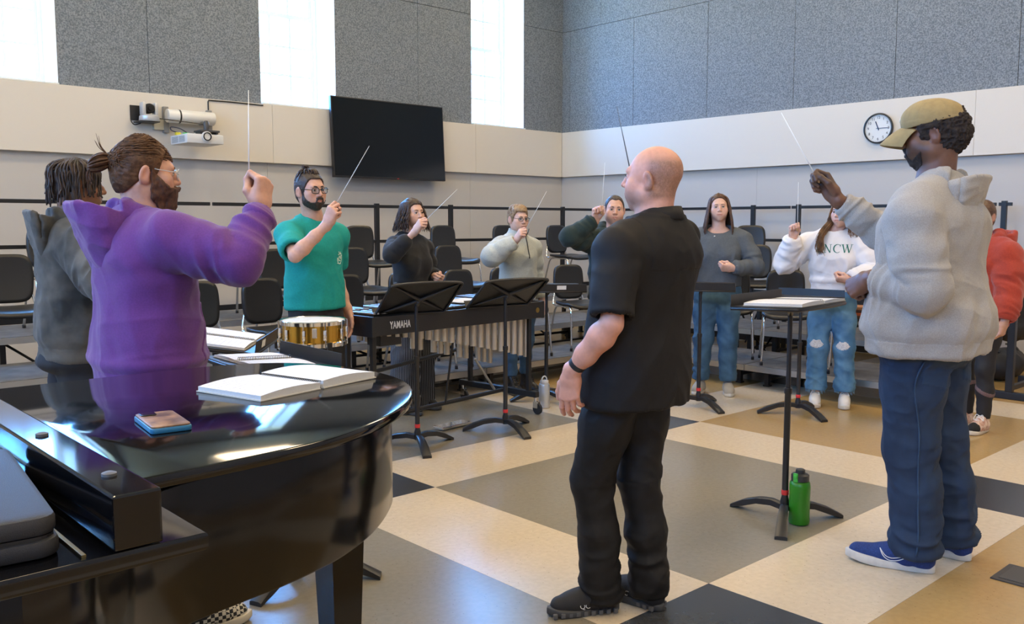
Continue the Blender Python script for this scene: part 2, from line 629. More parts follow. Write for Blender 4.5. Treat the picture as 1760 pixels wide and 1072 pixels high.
ORD = ('nearest to', 'second from', 'third from', 'farthest from')
TN = ('bottom', 'middle', 'top')
for k in range(3):
    z = 0.2 * (k + 1)
    y0, y1 = YR[k] + (0.003 if k else 0), YR[k + 1]
    cutx = [XR[k] - 1.83 * q for q in range(4)] + [XR[k] - 1.83 * 3 - 1.6]
    where = ('beside the corner', 'behind the vibraphone', 'behind the snare drum', 'at the far end by the camera side')
    for q, (b, a) in enumerate(zip(cutx[:-1], cutx[1:])):
        riser((a + 0.003, y0), (b - 0.003, y1), z, 'black carpeted riser section under the windows, %s tier, %s the corner' % (TN[k], ORD[q]), 'n')
    riser((XR[k], y0), (XR[k + 1], y1), z, 'square black riser deck in the corner, %s tier' % TN[k], 'c')
    x0, x1 = XR[k] + (0.003 if k else 0), XR[k + 1]
    cuty = [y0, y0 - 1.4, y0 - 2.85] if k == 0 else ([y0, y0 - 1.7, y0 - 3.5] if k == 1 else [y0, y0 - 1.83, y0 - 3.66, y0 - 4.2])
    for q, (b, a) in enumerate(zip(cuty[:-1], cuty[1:])):
        riser((x0, a + 0.003), (x1, b - 0.003), z, 'black carpeted riser section below the clock wall, %s tier, %s the corner' % (TN[k], ORD[q]), 'e')
    # pieces of the two upper tiers that turn the corner
    if k:
        pass

# kick strip behind the top tier
# --- guard rails
def rail(axis, c, a, b, posts, label, foot=0.6):
    t = thing('guard_rail', label, 'guard rail', ((a + b) / 2, c, 0) if axis == 'x' else (c, (a + b) / 2, 0), 0, 'guard rails round the risers')
    mid = (a + b) / 2

    def bx(p0, p1, z0, z1, h):
        if axis == 'x':
            return MB().box((p0 - mid, -h, z0), (p1 - mid, h, z1), bev=0.004)
        return MB().box((-h, p0 - mid, z0), (h, p1 - mid, z1), bev=0.004)
    bx(a, b, 1.622, 1.656, 0.016).build('top_rail', M_blackrail, t)
    bx(a, b, 1.236, 1.270, 0.014).build('middle_rail', M_blackrail, t)
    bx(a, b, foot + 0.0, foot + 0.055, 0.012).build('kick_rail', M_blackrail, t)
    for p in posts:
        bx(p - 0.024, p + 0.024, foot - 0.1, 1.672, 0.022).build('post', M_blackrail, t)
    return t


rail('x', 8.43, 0.4, 3.755, (0.5, 1.6, 3.333), 'black steel guard rail behind the person in the faded black hoodie')
rail('x', 8.43, 3.785, 6.68, (4.265, 5.678), 'black steel guard rail below the television, behind the person in the teal shirt')
rail('x', 8.43, 6.70, 9.45, (6.725, 8.628), 'black steel guard rail beside the corner, behind the person in the half-zip')
rail('y', 9.535, 5.61, 8.38, (6.103, 8.3), 'black steel guard rail on the clock wall beside the corner')
rail('y', 9.535, 3.36, 5.585, (3.45, 5.5), 'black steel guard rail on the clock wall behind the person in the cap')

rail('y', 9.535, 3.215, 3.335, (3.285,), 'short end post of the guard rail beside the person in the red sweater')
# low dark steel rack at the right end of the risers
t = thing('steel_rack', 'low dark steel frame with square posts on splayed feet at the right edge', 'rack', (8.02, 2.65, 0))
for i, (x, y) in enumerate(((0, 0), (0.95, 0.02))):
    MB().box((x - 0.028, y - 0.028, 0.06), (x + 0.028, y + 0.028, 0.98), bev=0.005).build('post', M_blackrail, t)
    MB().box((x - 0.03, y - 0.30, 0.0), (x + 0.03, y + 0.22, 0.06), bev=0.005).build('foot', M_blackrail, t)
MB().box((-0.03, -0.02, 0.98), (0.98, 0.04, 1.02), bev=0.005).build('top_bar', M_blackrail, t)
MB().box((0.028, -0.02, 0.07), (0.922, 0.02, 0.11), bev=0.004).build('cross_bar', M_blackrail, t)
# =================================================================== things on the walls
M_tvblack = mat('television bezel', (0.010, 0.010, 0.012), 0.35)
M_screen = mat('dark screen glass', (0.004, 0.005, 0.006), 0.12, spec=0.45)
t = thing('television', 'large black wall-mounted television, switched off, leaning slightly forward', 'television', (6.535, YA - 0.07, 2.47))
T = Matrix.Rotation(R(-3.2), 4, 'X')
MB().box((-0.835, -0.115, -0.478), (0.835, -0.065, 0.478), T, bev=0.006).build('bezel', M_tvblack, t)
MB().box((-0.820, -0.1165, -0.455), (0.820, -0.112, 0.463), T).build('screen', M_screen, t)
MB().box((-0.30, -0.067, -0.24), (0.30, -0.015, 0.24), T).build('back_housing', M_tvblack, t)
MB().box((-0.35, -0.016, -0.16), (0.35, -0.001, -0.10)).box((-0.35, -0.016, 0.10), (0.35, -0.001, 0.16)).box((-0.2, -0.03, -0.2), (-0.15, -0.001, 0.2)).box((0.15, -0.03, -0.2), (0.2, -0.001, 0.2)).build('wall_mount', M_black, t)
MB().box((0.07, -0.119, -0.475), (0.095, -0.114, -0.466), T).build('indicator', mat('red indicator', (0.6, 0.03, 0.02), 0.4), t)

t = thing('wall_clock', 'round black-rimmed wall clock with a white face, beside the khaki cap', 'clock', (XB - 0.062, 4.652, 2.483), R(90))
# local: x across the face (towards the camera's right is -x), y out of the wall is +y
rim = MB().lathe([(0.148, 0.0), (0.162, 0.004), (0.166, 0.022), (0.160, 0.038), (0.150, 0.040), (0.147, 0.030), (0.147, 0.004)], 48, axis='Y', caps=False)
rim.build('rim', mat('black clock rim', (0.012, 0.013, 0.016), 0.3), t, angle=40)
face_m = mat('white clock face', (0.72, 0.74, 0.74), 0.25)
MB().lathe([(0.149, 0.002), (0.149, 0.020)], 48, axis='Y').build('face', face_m, t)
num_m = mat('black numerals', (0.03, 0.035, 0.045), 0.5)
fc = t.children[1]
for h_ in range(1, 13):
    a = R(30 * h_)
    tm = text_mesh(str(h_), 0.040, 0.0006)
    o = link('numeral', tm, num_m, fc)
    o.rotation_euler = (R(90), 0, R(180))
    o.location = (-0.114 * math.sin(a), 0.0208, 0.114 * math.cos(a))
tk = MB()
for i in range(60):
    a = R(6 * i)
    L_ = 0.008 if i % 5 else 0.012
    Mx = Matrix.Rotation(a, 4, 'Y')
    tk.box((-0.0008, 0.0202, 0.142 - L_), (0.0008, 0.0210, 0.142), Mx)
tk.build('minute_marks', num_m, fc)
hand_m = mat('blue black clock hands', (0.012, 0.03, 0.10), 0.35)
for nm, ang, L_, w_ in (('hour_hand', 337.5, 0.082, 0.0052), ('minute_hand', 90, 0.112, 0.0026)):
    Mx = Matrix.Rotation(-R(ang), 4, 'Y')
    MB().box((-w_, 0.022, -0.022), (w_, 0.0245, L_), Mx).build(nm, hand_m, t)
MB().lathe([(0.007, 0.021), (0.007, 0.0275)], 12, axis='Y').build('hub', hand_m, t)

# --- projector, its arm and the camera beside it
M_pwhite = mat('white projector plastic', (0.66, 0.67, 0.68), 0.4)
M_silver = mat('silver plastic', (0.55, 0.56, 0.58), 0.3, metal=0.4)
M_dgrey = mat('dark grey plastic', (0.05, 0.05, 0.055), 0.4)
t = thing('projector_mount', 'cylindrical white wall arm with grey end brackets holding the projector', 'mount', (4.0, YA - 0.06, 2.56))
MB().lathe([(0.068, -0.25), (0.070, -0.245), (0.070, 0.245), (0.068, 0.25)], 28, c=(0, -0.11, 0), axis='X').build('cylinder', mat('white mount paint', (0.70, 0.69, 0.66), 0.35), t, angle=40)
MB().lathe([(0.0712, -0.135), (0.0712, -0.118)], 28, c=(0, -0.11, 0), axis='X').build('strap', M_black, t, angle=40)
for x in (-0.235, 0.235):
    MB().box((x - 0.024, -0.05, -0.17), (x + 0.030, 0.0, 0.10), bev=0.006).build('end_bracket', mat('grey bracket', (0.24, 0.24, 0.24), 0.4), t)
MB().tube([(0.10, -0.11, -0.06), (0.10, -0.24, -0.05), (0.06, -0.38, -0.08), (0.03, -0.44, -0.10)], 0.020, 12).build('arm', M_chrome, t, smooth=True)
MB().lathe([(0.026, -0.16), (0.026, -0.08), (0.018, -0.06)], 16, c=(0.02, -0.44, 0)).build('swivel', M_dgrey, t, angle=40)
MB().box((-0.08, -0.52, -0.180), (0.13, -0.36, -0.160), bev=0.004).box((-0.07, -0.50, -0.196), (-0.05, -0.38, -0.165)).box((0.10, -0.50, -0.196), (0.12, -0.38, -0.165)).build('carrier_plate', M_dgrey, t)

t = thing('projector', 'white short-throw projector hanging under the wall arm, lens towards the room', 'projector', (3.945, 9.11, 2.305))
MB().box((-0.192, -0.21, -0.050), (0.192, 0.21, 0.044), bev=0.012).build('body', M_pwhite, t, angle=40)
MB().lathe([(0.052, 0.0), (0.052, -0.022), (0.044, -0.024)], 28, c=(0.01, -0.205, 0.020), axis='Y').build('lens_ring', M_pwhite, t, angle=40)
MB().lathe([(0.043, 0.0), (0.043, -0.030), (0.034, -0.031), (0.030, -0.016)], 28, c=(0.01, -0.205, 0.020), axis='Y').build('lens', mat('lens black', (0.006, 0.006, 0.007), 0.12), t, angle=40)
for y0, y1 in ((-0.15, -0.01), (0.01, 0.17)):
    v = MB()
    for k in range(7):
        v.box((-0.1935, y0, -0.034 + k * 0.009), (-0.190, y1, -0.029 + k * 0.009))
    v.build('vent_slats', mat('grey vent', (0.22, 0.26, 0.30), 0.5), t)
for k, c in enumerate(((0.55, 0.50, 0.04), (0.10, 0.55, 0.16))):
    MB().box((-0.19 + k * 0.07, 0.06 - k * 0.03, 0.044), (-0.14 + k * 0.07, 0.10 - k * 0.03, 0.072), bev=0.003).build('plug', mat('plug %d' % k, c, 0.5), t)
MB().box((-0.02, -0.12, 0.044), (0.16, 0.14, 0.058), bev=0.003).build('top_plate', M_dgrey, t)
cb = MB()
cb.tube(spline([(-0.16, 0.08, 0.07), (-0.22, 0.10, 0.09), (-0.20, 0.16, 0.13), (-0.10, 0.17, 0.12), (-0.02, 0.12, 0.06)], 6), 0.006, 6)
cb.build('lead', mat('blue black cable', (0.02, 0.025, 0.06), 0.5), t, smooth=True)

t = thing('conference_camera', 'small silver conference camera on a black wall bracket', 'camera', (3.545, YA - 0.06, 2.56))
MB().box((-0.13, -0.012, -0.06), (-0.03, 0.0, 0.09), bev=0.003).build('wall_plate', M_black, t)
MB().box((-0.10, -0.20, -0.085), (0.10, 0.0, -0.075), bev=0.003).build('shelf', M_black, t)
MB().lathe([(0.095, -0.075), (0.100, -0.065), (0.096, -0.025), (0.080, -0.010)], 28, c=(0.02, -0.115, 0)).build('base', M_silver, t, angle=40)
for s_ in (-1, 1):
    MB().box((0.02 + s_ * 0.062 - 0.018, -0.165, -0.015), (0.02 + s_ * 0.062 + 0.018, -0.065, 0.115), bev=0.014).build('yoke', M_silver, t, angle=40)
MB().lathe([(0.040, -0.045), (0.050, -0.03), (0.050, 0.045), (0.04, 0.05)], 20, c=(0.02, -0.115, 0.055), axis='Y').build('head', M_tvblack, t, angle=40)
MB().lathe([(0.026, 0.0), (0.026, -0.02)], 20, c=(0.02, -0.160, 0.055), axis='Y').build('lens', mat('lens black', ), t, angle=40)
MB().tube(spline([(-0.10, -0.02, -0.05), (-0.14, -0.05, -0.07), (-0.11, -0.06, -0.11), (-0.04, -0.04, -0.09)], 6), 0.006, 6).build('lead', M_black, t, smooth=True)

t = thing('junction_box', 'beige metal junction box on the wall between camera and projector', 'box', (3.690, YA - 0.06, 2.475))
MB().box((-0.052, -0.045, -0.058), (0.052, 0, 0.058), bev=0.004).build('housing', mat('beige enamel', (0.50, 0.47, 0.38), 0.45), t)
MB().box((-0.055, -0.05, 0.052), (0.055, 0, 0.062), bev=0.003).build('cover', mat('beige enamel', ), t)
c = MB().tube([(4.245, YA - 0.065, 2.40), (4.243, YA - 0.068, 2.58), (4.243, YA - 0.068, 2.755), (4.25, YA - 0.068, 2.772), (4.5, YA - 0.068, 2.776), (4.885, YA - 0.066, 2.772)], 0.007, 6).build('cable', M_black)
tag(c, 'thin black cable running up the band and along its top edge', 'cable')
c = MB().tube(spline([(3.66, YA - 0.20, 2.52), (3.85, YA - 0.25, 2.505), (4.05, YA - 0.27, 2.49), (4.12, YA - 0.30, 2.47)], 6), 0.005, 6).build('cable', M_black)
tag(c, 'thin dark cable between the conference camera and the projector arm', 'cable')

# =================================================================== chairs
M_shell = mat('black moulded chair plastic', (0.014, 0.0145, 0.015), 0.34, bump=0.10, bscale=420)
M_redtip = mat('red rubber tip', (0.5, 0.02, 0.03), 0.5)


def sheet(nx, ny, fn, th, name, m, parent):
    """a curved shell: fn(u, v) -> (point, normal) with u, v in -1..1"""
    top, bot = [], []
    for j in range(ny):
        for i in range(nx):
            p, n = fn(-1 + 2 * i / (nx - 1), -1 + 2 * j / (ny - 1))
            top.append(np.array(p) + np.array(n) * th / 2)
            bot.append(np.array(p) - np.array(n) * th / 2)
    f = []
    N = nx * ny
    for j in range(ny - 1):
        for i in range(nx - 1):
            a = j * nx + i
            f.append((a, a + 1, a + nx + 1, a + nx))
            f.append((N + a, N + a + nx, N + a + nx + 1, N + a + 1))
    per = list(range(nx)) + [j * nx + nx - 1 for j in range(1, ny)] + [(ny - 1) * nx + i for i in range(nx - 2, -1, -1)] + [j * nx for j in range(ny - 2, 0, -1)]
    for a, b in zip(per, per[1:] + per[:1]):
        f.append((a, N + a, N + b, b))
    b = MB().add(top + bot, f)
    o = b.build(name, m, parent, smooth=True)
    return o


def squircle(u, v, w, h, n=4.0):
    """maps the square to a rounded rectangle"""
    r = max(abs(u), abs(v))
    if r < 1e-6:
        return 0.0, 0.0
    k = (abs(u / r) ** n + abs(v / r) ** n) ** (-1 / n)
    return u * k * w, v * k * h


def make_chair():
    t = thing('stacking_chair', 'chair', 'chair')

    def back(u, v):
        x, z = squircle(u, v, 0.5, 0.5, 4.5)
        wd = 0.330 + 0.025 * (0.5 - abs(z)) - 0.03 * max(0, -z)
        X = x * wd
        Z_ = 0.655 + z * 0.350
        Y_ = -0.215 - 0.10 * (Z_ - 0.48) + 0.10 * X * X / 0.1 * 0.35 - 0.008 * math.cos(z * 3)
        return (X, Y_, Z_), (-0.25 * x, 0.98, 0.1)
    sheet(15, 15, back, 0.030, 'backrest', M_shell, t)

    def seat(u, v):
        x, y = squircle(u, v, 0.5, 0.5, 4.5)
        X = x * (0.43 + 0.03 * y)
        Y_ = y * 0.42 + 0.01
        Z_ = 0.446 - 0.035 * max(0, y - 0.22) ** 2 / 0.08 + 0.014 * (2 * x) ** 2 - 0.010 * math.cos(y * 4)
        return (X, Y_, Z_), (-0.1 * x, 0.1 * y, 0.99)
    sheet(15, 13, seat, 0.026, 'seat', M_shell, t)
    for s_ in (-1, 1):
        MB().tube(spline([(s_ * 0.215, 0.205, 0.012), (s_ * 0.205, 0.185, 0.25), (s_ * 0.198, 0.165, 0.395), (s_ * 0.188, 0.120, 0.425), (s_ * 0.186, 0.0, 0.422)], 5), 0.011, 8).build('leg', M_chrome, t, smooth=True)
        MB().tube(spline([(s_ * 0.215, -0.260, 0.012), (s_ * 0.203, -0.200, 0.25), (s_ * 0.194, -0.150, 0.400), (s_ * 0.188, -0.08, 0.424), (s_ * 0.186, 0.02, 0.422)], 5), 0.011, 8).build('leg', M_chrome, t, smooth=True)
        MB().tube(spline([(s_ * 0.186, -0.05, 0.424), (s_ * 0.186, -0.165, 0.424), (s_ * 0.180, -0.225, 0.445), (s_ * 0.160, -0.242, 0.52), (s_ * 0.135, -0.250, 0.60), (s_ * 0.12, -0.256, 0.66)], 5), 0.010, 8).build('back_support', M_chrome, t, smooth=True)
        for y in (0.205, -0.260):
            MB().lathe([(0.013, 0.0), (0.014, 0.004), (0.014, 0.026), (0.012, 0.030)], 10, c=(s_ * 0.215, y, 0.0)).build('glide', M_black, t, smooth=True)
    MB().tube([(-0.187, 0.02, 0.415), (0.187, 0.02, 0.415)], 0.009, 8).build('cross_bar', M_chrome, t)
    return t


chair0 = make_chair()
GA = 'chairs on the risers'
ZR = (0.2, 0.4, 0.6)
CH = [  # x, y, tier, heading (degrees clockwise from the far wall), label
    (2.20, 7.83, 2, 182, 'black chair on the top tier, behind the person in the faded black hoodie'),
    (3.60, 7.83, 2, 184, 'black chair on the top tier above the arm of the purple hoodie'),
    (5.20, 7.83, 2, 182, 'black chair on the top tier to the right of the teal shirt'),
    (6.32, 7.83, 2, 180, 'black chair on the top tier just right of the person in the black top'),
    (7.25, 7.83, 2, 178, 'black chair on the top tier behind the half-zip fleece'),
    (8.14, 7.83, 2, 181, 'black chair on the top tier nearest the corner, under the windows'),
    (1.67, 6.99, 1, 184, 'black chair on the middle tier at the left edge, red tip on one leg'),
    (3.80, 6.99, 1, 182, 'black chair on the middle tier half hidden by the teal shirt'),
    (4.58, 6.99, 1, 181, 'black chair on the middle tier beside the right sleeve of the teal shirt'),
    (5.73, 6.99, 1, 179, 'black chair on the middle tier between the black top and the half-zip'),
    (2.72, 6.20, 0, 184, 'black chair on the bottom tier half hidden by the purple hoodie'),
    (3.28, 6.20, 0, 176, 'black chair on the bottom tier just left of the teal shirt, behind the snare drum'),
    (4.00, 6.20, 0, 182, 'black chair on the bottom tier behind the arm of the teal shirt'),
    (4.62, 6.20, 0, 180, 'black chair on the bottom tier behind the left arm of the black top'),
    (5.22, 6.20, 0, 179, 'black chair on the bottom tier just right of the black top'),
    (5.78, 6.20, 0, 181, 'black chair on the bottom tier behind the right arm of the half-zip'),
    (6.62, 6.22, 0, 196, 'black chair on the bottom tier in the corner, behind the black shirt'),
    (8.90, 5.72, 2, 236, 'black chair on the top tier below the clock wall, behind the slate grey top'),
    (8.05, 5.10, 1, 234, 'black chair on the middle tier between the slate grey top and the white sweatshirt'),
    (8.06, 3.95, 1, 236, 'black chair on the middle tier behind the grey hoodie'),
    (7.25, 4.86, 0, 238, 'black chair on the bottom tier half hidden by the slate grey top'),
    (7.25, 4.27, 0, 236, 'black chair on the bottom tier at the right arm of the white sweatshirt'),
    (7.25, 3.60, 0, 244, 'black chair on the bottom tier with a small striped brown bag on its seat'),
]
chairs = []
for i, (x, y, k, a, lab) in enumerate(CH):
    o = chair0 if i == 0 else dup(chair0)
    o.location = (x, y, ZR[k])
    o.rotation_euler = (0, 0, -R(a))
    o['label'] = lab
    o['group'] = GA
    chairs.append(o)
for ci, n in ((6, 1), (20, 2), (22, 1)):
    gl_ = [c for c in chairs[ci].children if c.name.startswith('glide')]
    gl_[n].data = gl_[n].data.copy()
    gl_[n].data.materials[0] = M_redtip

t = thing('pouch', 'small brown and orange striped pouch on a chair seat beside the grey hoodie', 'pouch', (7.25, 3.60, 0.2 + 0.462), R(20))
for k, c in enumerate(((0.10, 0.05, 0.025), (0.42, 0.09, 0.02), (0.06, 0.03, 0.02), (0.36, 0.16, 0.06))):
    MB().box((-0.11, -0.07, 0.0 + k * 0.024), (0.11, 0.07, 0.026 + k * 0.024), bev=0.006).build('stripe', mat('pouch stripe %d' % k, c, 0.7), t)

# =================================================================== music stands
M_stand = mat('black music stand enamel', (0.016, 0.016, 0.017), 0.38, bump=0.03, bscale=600)
M_redtape = mat('red tape', (0.62, 0.03, 0.03), 0.5)
M_sticker = mat('white sticker', (0.72, 0.72, 0.70), 0.5)


def music_stand(label, hub, desk, nh, tilt, arms=20, sticker=False, red=True):
    """hub: where the pole meets the floor; desk: (x, y, z) of the desk's centre; nh: azimuth of the reader; tilt: 0 upright, 90 flat"""
    t = thing('music_stand', label, 'music stand', (hub[0], hub[1], 0), 0, 'black music stands')
    for k in range(3):
        a = R(arms + 120 * k)
        d = V(math.cos(a), math.sin(a), 0)
        s_ = V(-d[1], d[0], 0)
        prof = [(0.015, 0.085, 0.055), (0.07, 0.095, 0.062), (0.15, 0.084, 0.052), (0.23, 0.056, 0.022), (0.30, 0.018, 0.0)]
        vv, ff = [], []
        for r_, zt, zb in prof:
            w_ = 0.017 + 0.012 * (r_ / 0.3)
            vv += [d * r_ + s_ * w_ + V(0, 0, zt - 0.004), d * r_ + s_ * w_ * 0.6 + V(0, 0, zt), d * r_ - s_ * w_ * 0.6 + V(0, 0, zt), d * r_ - s_ * w_ + V(0, 0, zt - 0.004), d * r_ - s_ * w_ + V(0, 0, zb), d * r_ + s_ * w_ + V(0, 0, zb)]
        for i in range(len(prof) - 1):
            for j in range(6):
                ff.append((6 * i + j, 6 * i + (j + 1) % 6, 6 * i + 6 + (j + 1) % 6, 6 * i + 6 + j))
        ff += [(0, 5, 4, 3, 2, 1)[::-1], tuple(6 * (len(prof) - 1) + j for j in range(6))]
        MB().add(vv, ff).build('leg', M_stand, t, angle=50)
    top_z = desk[2] - 0.02
    off = V(desk[0] - hub[0], desk[1] - hub[1], 0)
    MB().lathe([(0.020, 0.05), (0.022, 0.10), (0.0155, 0.125), (0.0155, top_z * 0.60), (0.019, top_z * 0.60 + 0.005), (0.019, top_z * 0.60 + 0.03)], 16).build('pole', M_stand, t, angle=40)
    MB().lathe([(0.0115, top_z * 0.60), (0.0115, top_z - 0.01)], 14).build('inner_tube', M_stand, t, angle=40)
    if red:
        MB().lathe([(0.0172, 0.130), (0.0178, 0.132), (0.0178, 0.152), (0.0172, 0.154)], 16).build('tape', M_redtape, t, angle=40)
    a = R(nh)
    n_ = V(math.sin(a), math.cos(a), 0)
    u_ = V(n_[1], -n_[0], 0)           # along the desk
    tl = R(tilt)
    v_ = V(0, 0, 1) * math.cos(tl) - n_ * math.sin(tl)     # up the desk, away from the lip
    w_ = np.cross(u_, v_)
    if w_ @ (n_ * math.cos(tl) + V(0, 0, math.sin(tl))) < 0:
        w_ = -w_
    c = V(off[0], off[1], desk[2])
    Q = lambda x, y, z: c + u_ * x + v_ * y + w_ * z
    W, Hh = 0.26, 0.17
    arc = [(W * math.cos(q), Hh - 0.022 + 0.028 * math.sin(q)) for q in np.linspace(0, math.pi, 17)]
    out = [(-W, -Hh), (W, -Hh)] + arc
    b = MB()
    n = len(out)
    front = [Q(x, y, 0.010) for x, y in out]
    back = [Q(x, y, 0.0065) for x, y in out]
    b.add(front + back, [tuple(range(n)), tuple(range(2 * n - 1, n - 1, -1))] + [(i, n + i, n + (i + 1) % n, (i + 1) % n) for i in range(n)])
    b.build('desk', M_stand, t)
    r = MB()                            # rolled rim round the back
    r.tube([Q(x * 0.985, y * 0.985, -0.001) for x, y in out], 0.009, 6, close=True)
    r.build('rim', M_stand, t, smooth=True)
    for q1, q2 in (((-W * .93, Hh * .86), (W * .93, -Hh * .9)), ((W * .93, Hh * .86), (-W * .93, -Hh * .9))):
        s_ = np.linspace(0, 1, 9)
        pts = [Q(q1[0] + (q2[0] - q1[0]) * k, q1[1] + (q2[1] - q1[1]) * k, 0.003 - 0.012 * math.sin(math.pi * k)) for k in s_]
        MB().tube(pts, [0.005, .008, .010, .012, .014, .012, .010, .008, .005], 8).build('back_rib', M_stand, t, smooth=True)
    lp = MB()
    L0 = [Q(-W, -Hh, 0.006), Q(W, -Hh, 0.006), Q(W, -Hh, 0.010), Q(-W, -Hh, 0.010)]
    L1 = [Q(-W + 0.004, -Hh - 0.004, 0.062), Q(W - 0.004, -Hh - 0.004, 0.062), Q(W - 0.004, -Hh - 0.0008, 0.062), Q(-W + 0.004, -Hh - 0.0008, 0.062)]
    lo = [Q(-W, -Hh - 0.003, 0.006), Q(W, -Hh - 0.003, 0.006), Q(W, -Hh, 0.008), Q(-W, -Hh, 0.008)]
    lp.add(lo + L1, [(0, 1, 2, 3), (4, 7, 6, 5), (0, 4, 5, 1), (1, 5, 6, 2), (2, 6, 7, 3), (3, 7, 4, 0)])
    lp.build('lip', M_stand, t)
    hd_ = MB()
    hd_.tube([V(off[0] * 0, 0, top_z - 0.03), V(off[0], off[1], 0) * 0.6 + V(0, 0, top_z - 0.005), c + w_ * -0.006], 0.014, 10)
    hd_.build('tilt_head', M_stand, t, smooth=True)
    if sticker:
        s_ = MB()
        x0 = sticker
        p = [Q(x0, -Hh - 0.0048, 0.018), Q(x0 + 0.075, -Hh - 0.0048, 0.018), Q(x0 + 0.075, -Hh - 0.0055, 0.050), Q(x0, -Hh - 0.0055, 0.050)]
        p2 = [q + v_ * 0.001 for q in p]
        s_.add(p + p2, [(0, 1, 2, 3), (7, 6, 5, 4), (0, 4, 5, 1), (1, 5, 6, 2), (2, 6, 7, 3), (3, 7, 4, 0)])
        s_.build('sticker', M_sticker, t)
    return t, Q


M_page = mat('printed music page', (0.78, 0.78, 0.77), 0.6)
nt = M_page.node_tree         # faint staves in rows
mp = nt.nodes['Mapping']
wv = nt.nodes.new('ShaderNodeTexWave')
wv.inputs['Scale'].default_value = 14
wv.inputs['Distortion'].default_value = 0.0
wv.bands_direction = 'Y'
no_ = nt.nodes.new('ShaderNodeTexNoise')
no_.inputs['Scale'].default_value = 160
mu_ = nt.nodes.new('ShaderNodeMath')
mu_.operation = 'MULTIPLY'
rp = nt.nodes.new('ShaderNodeValToRGB')
rp.color_ramp.elements[0].position = 0.38
rp.color_ramp.elements[0].color = (0.72, 0.72, 0.71, 1)
rp.color_ramp.elements[1].position = 0.62
rp.color_ramp.elements[1].color = (0.50, 0.51, 0.54, 1)
nt.links.new(mp.outputs[0], wv.inputs['Vector'])
nt.links.new(mp.outputs[0], no_.inputs['Vector'])
nt.links.new(wv.outputs[0], mu_.inputs[0])
nt.links.new(no_.outputs[0], mu_.inputs[1])
nt.links.new(mu_.outputs[0], rp.inputs[0])
nt.links.new(rp.outputs[0], nt.nodes['Principled BSDF'].inputs['Base Color'])
M_paperedge = mat('paper edges', (0.66, 0.65, 0.62), 0.8, var=0.1, vscale=300, stretch=(1, 1, 8))
M_coil = mat('black wire coil', (0.012, 0.012, 0.014), 0.35)
M_cover = mat('cream card cover', (0.55, 0.52, 0.44), 0.7)


def open_book(label, loc, rz, tilt=0.0, th=(0.016, 0.020), w=0.235, h=0.30, nrm_axis=0.0, curl=0.012):
    """open spiral-bound music book; local x across the spread, y up the page"""
    t = thing('music_book', label, 'book', loc, rz, 'open spiral-bound music books')
    t.rotation_euler = (tilt, 0, rz)
    for s_, tk in ((-1, th[0]), (1, th[1])):
        nx = 9
        vv, ff = [], []
        for i in range(nx):
            k = i / (nx - 1)
            x = s_ * (0.006 + k * w)
            z = tk * (1 - 0.25 * k * k) + curl * 0.5 * math.sin(k * 3.0) * 0.6
            for y in (-h / 2, h / 2):
                vv += [(x, y, 0.003), (x, y, z)]
        for i in range(nx - 1):
            a, b = 4 * i, 4 * i + 4
            ff += [(a + 1, b + 1, b + 3, a + 3), (a, a + 2, b + 2, b), (a, b, b + 1, a + 1), (a + 2, a + 3, b + 3, b + 2)]
        ff += [(0, 1, 3, 2), (4 * nx - 4, 4 * nx - 2, 4 * nx - 1, 4 * nx - 3)]
        if s_ < 0:
            ff = [f[::-1] for f in ff]
        o = MB().add(vv, ff).build('pages', M_page, t, angle=30)
        o.data.materials.append(M_paperedge)
        for p in o.data.polygons:
            if abs(p.normal.z) < 0.6:
                p.material_index = 1
        MB().box((min(s_ * 0.006, s_ * (0.010 + w)), -h / 2 - 0.003, 0), (max(s_ * 0.006, s_ * (0.010 + w)), h / 2 + 0.003, 0.003)).build('cover', M_cover, t)
    n = 34
    P = []
    for i in range(n * 10):
        a = i / 10 * 2 * math.pi
        P.append((0.011 * math.cos(a), -h / 2 + 0.008 + (h - 0.016) * i / (n * 10), 0.011 + 0.011 * math.sin(a)))
    MB().tube(P, 0.0011, 4).build('coil', M_coil, t)
    return t


def book_on(Q, label, w=0.225, h=0.28, dx=0.0, dy=0.02, turn=0, th=(0.014, 0.017)):
    """lays an open book on a stand's desk"""
    O, X, Y = Q(dx, dy, 0.0115), Q(dx + 1, dy, 0.0115), Q(dx, dy + 1, 0.0115)
    ex, ey = X - O, Y - O
    ez = np.cross(ex, ey)
    if ez[2] < 0:
        ex, ez = -ex, -ez
    t = open_book(label, (0, 0, 0), 0, w=w, h=h, th=th)
    Mx = Matrix(np.c_[np.array([ex, ey, ez]).T, O].tolist() + [[0, 0, 0, 1]]) @ Matrix.Rotation(R(turn), 4, 'Z')
    return t, Mx


def place_book(t, Mx, stand):
    t.matrix_world = stand.matrix_world @ Mx if False else Matrix.Translation(stand.location) @ Mx


sA, qA = music_stand('black music stand seen from behind, in front of the vibraphone lettering', (3.43, 4.66), (3.45, 4.65, 0.97), 8, 50, 5)
sB, qB = music_stand('black music stand seen from behind, in front of the long vibraphone tubes', (4.165, 4.62), (4.185, 4.61, 0.97), 8, 53, 18)
sC, qC = music_stand('tall black music stand with a book on its flat desk, beside the green bottle', (3.89, 2.27), (3.80, 2.215, 1.068), -5, 88, 88)
sD, qD = music_stand('black music stand with a flat desk in front of the white sweatshirt', (6.18, 3.52), (6.20, 3.52, 0.90), 80, 86, 9)
sE, qE = music_stand('black music stand with a sticker on its lip, in front of the slate grey top', (5.85, 4.20), (5.92, 4.24, 0.95), 236, 84, 12, sticker=0.15)
sF, qF = music_stand('black music stand with a sticker on its lip, in front of the half-zip fleece', (5.13, 5.19), (5.19, 5.20, 0.925), 214, 84, 25, sticker=-0.09)
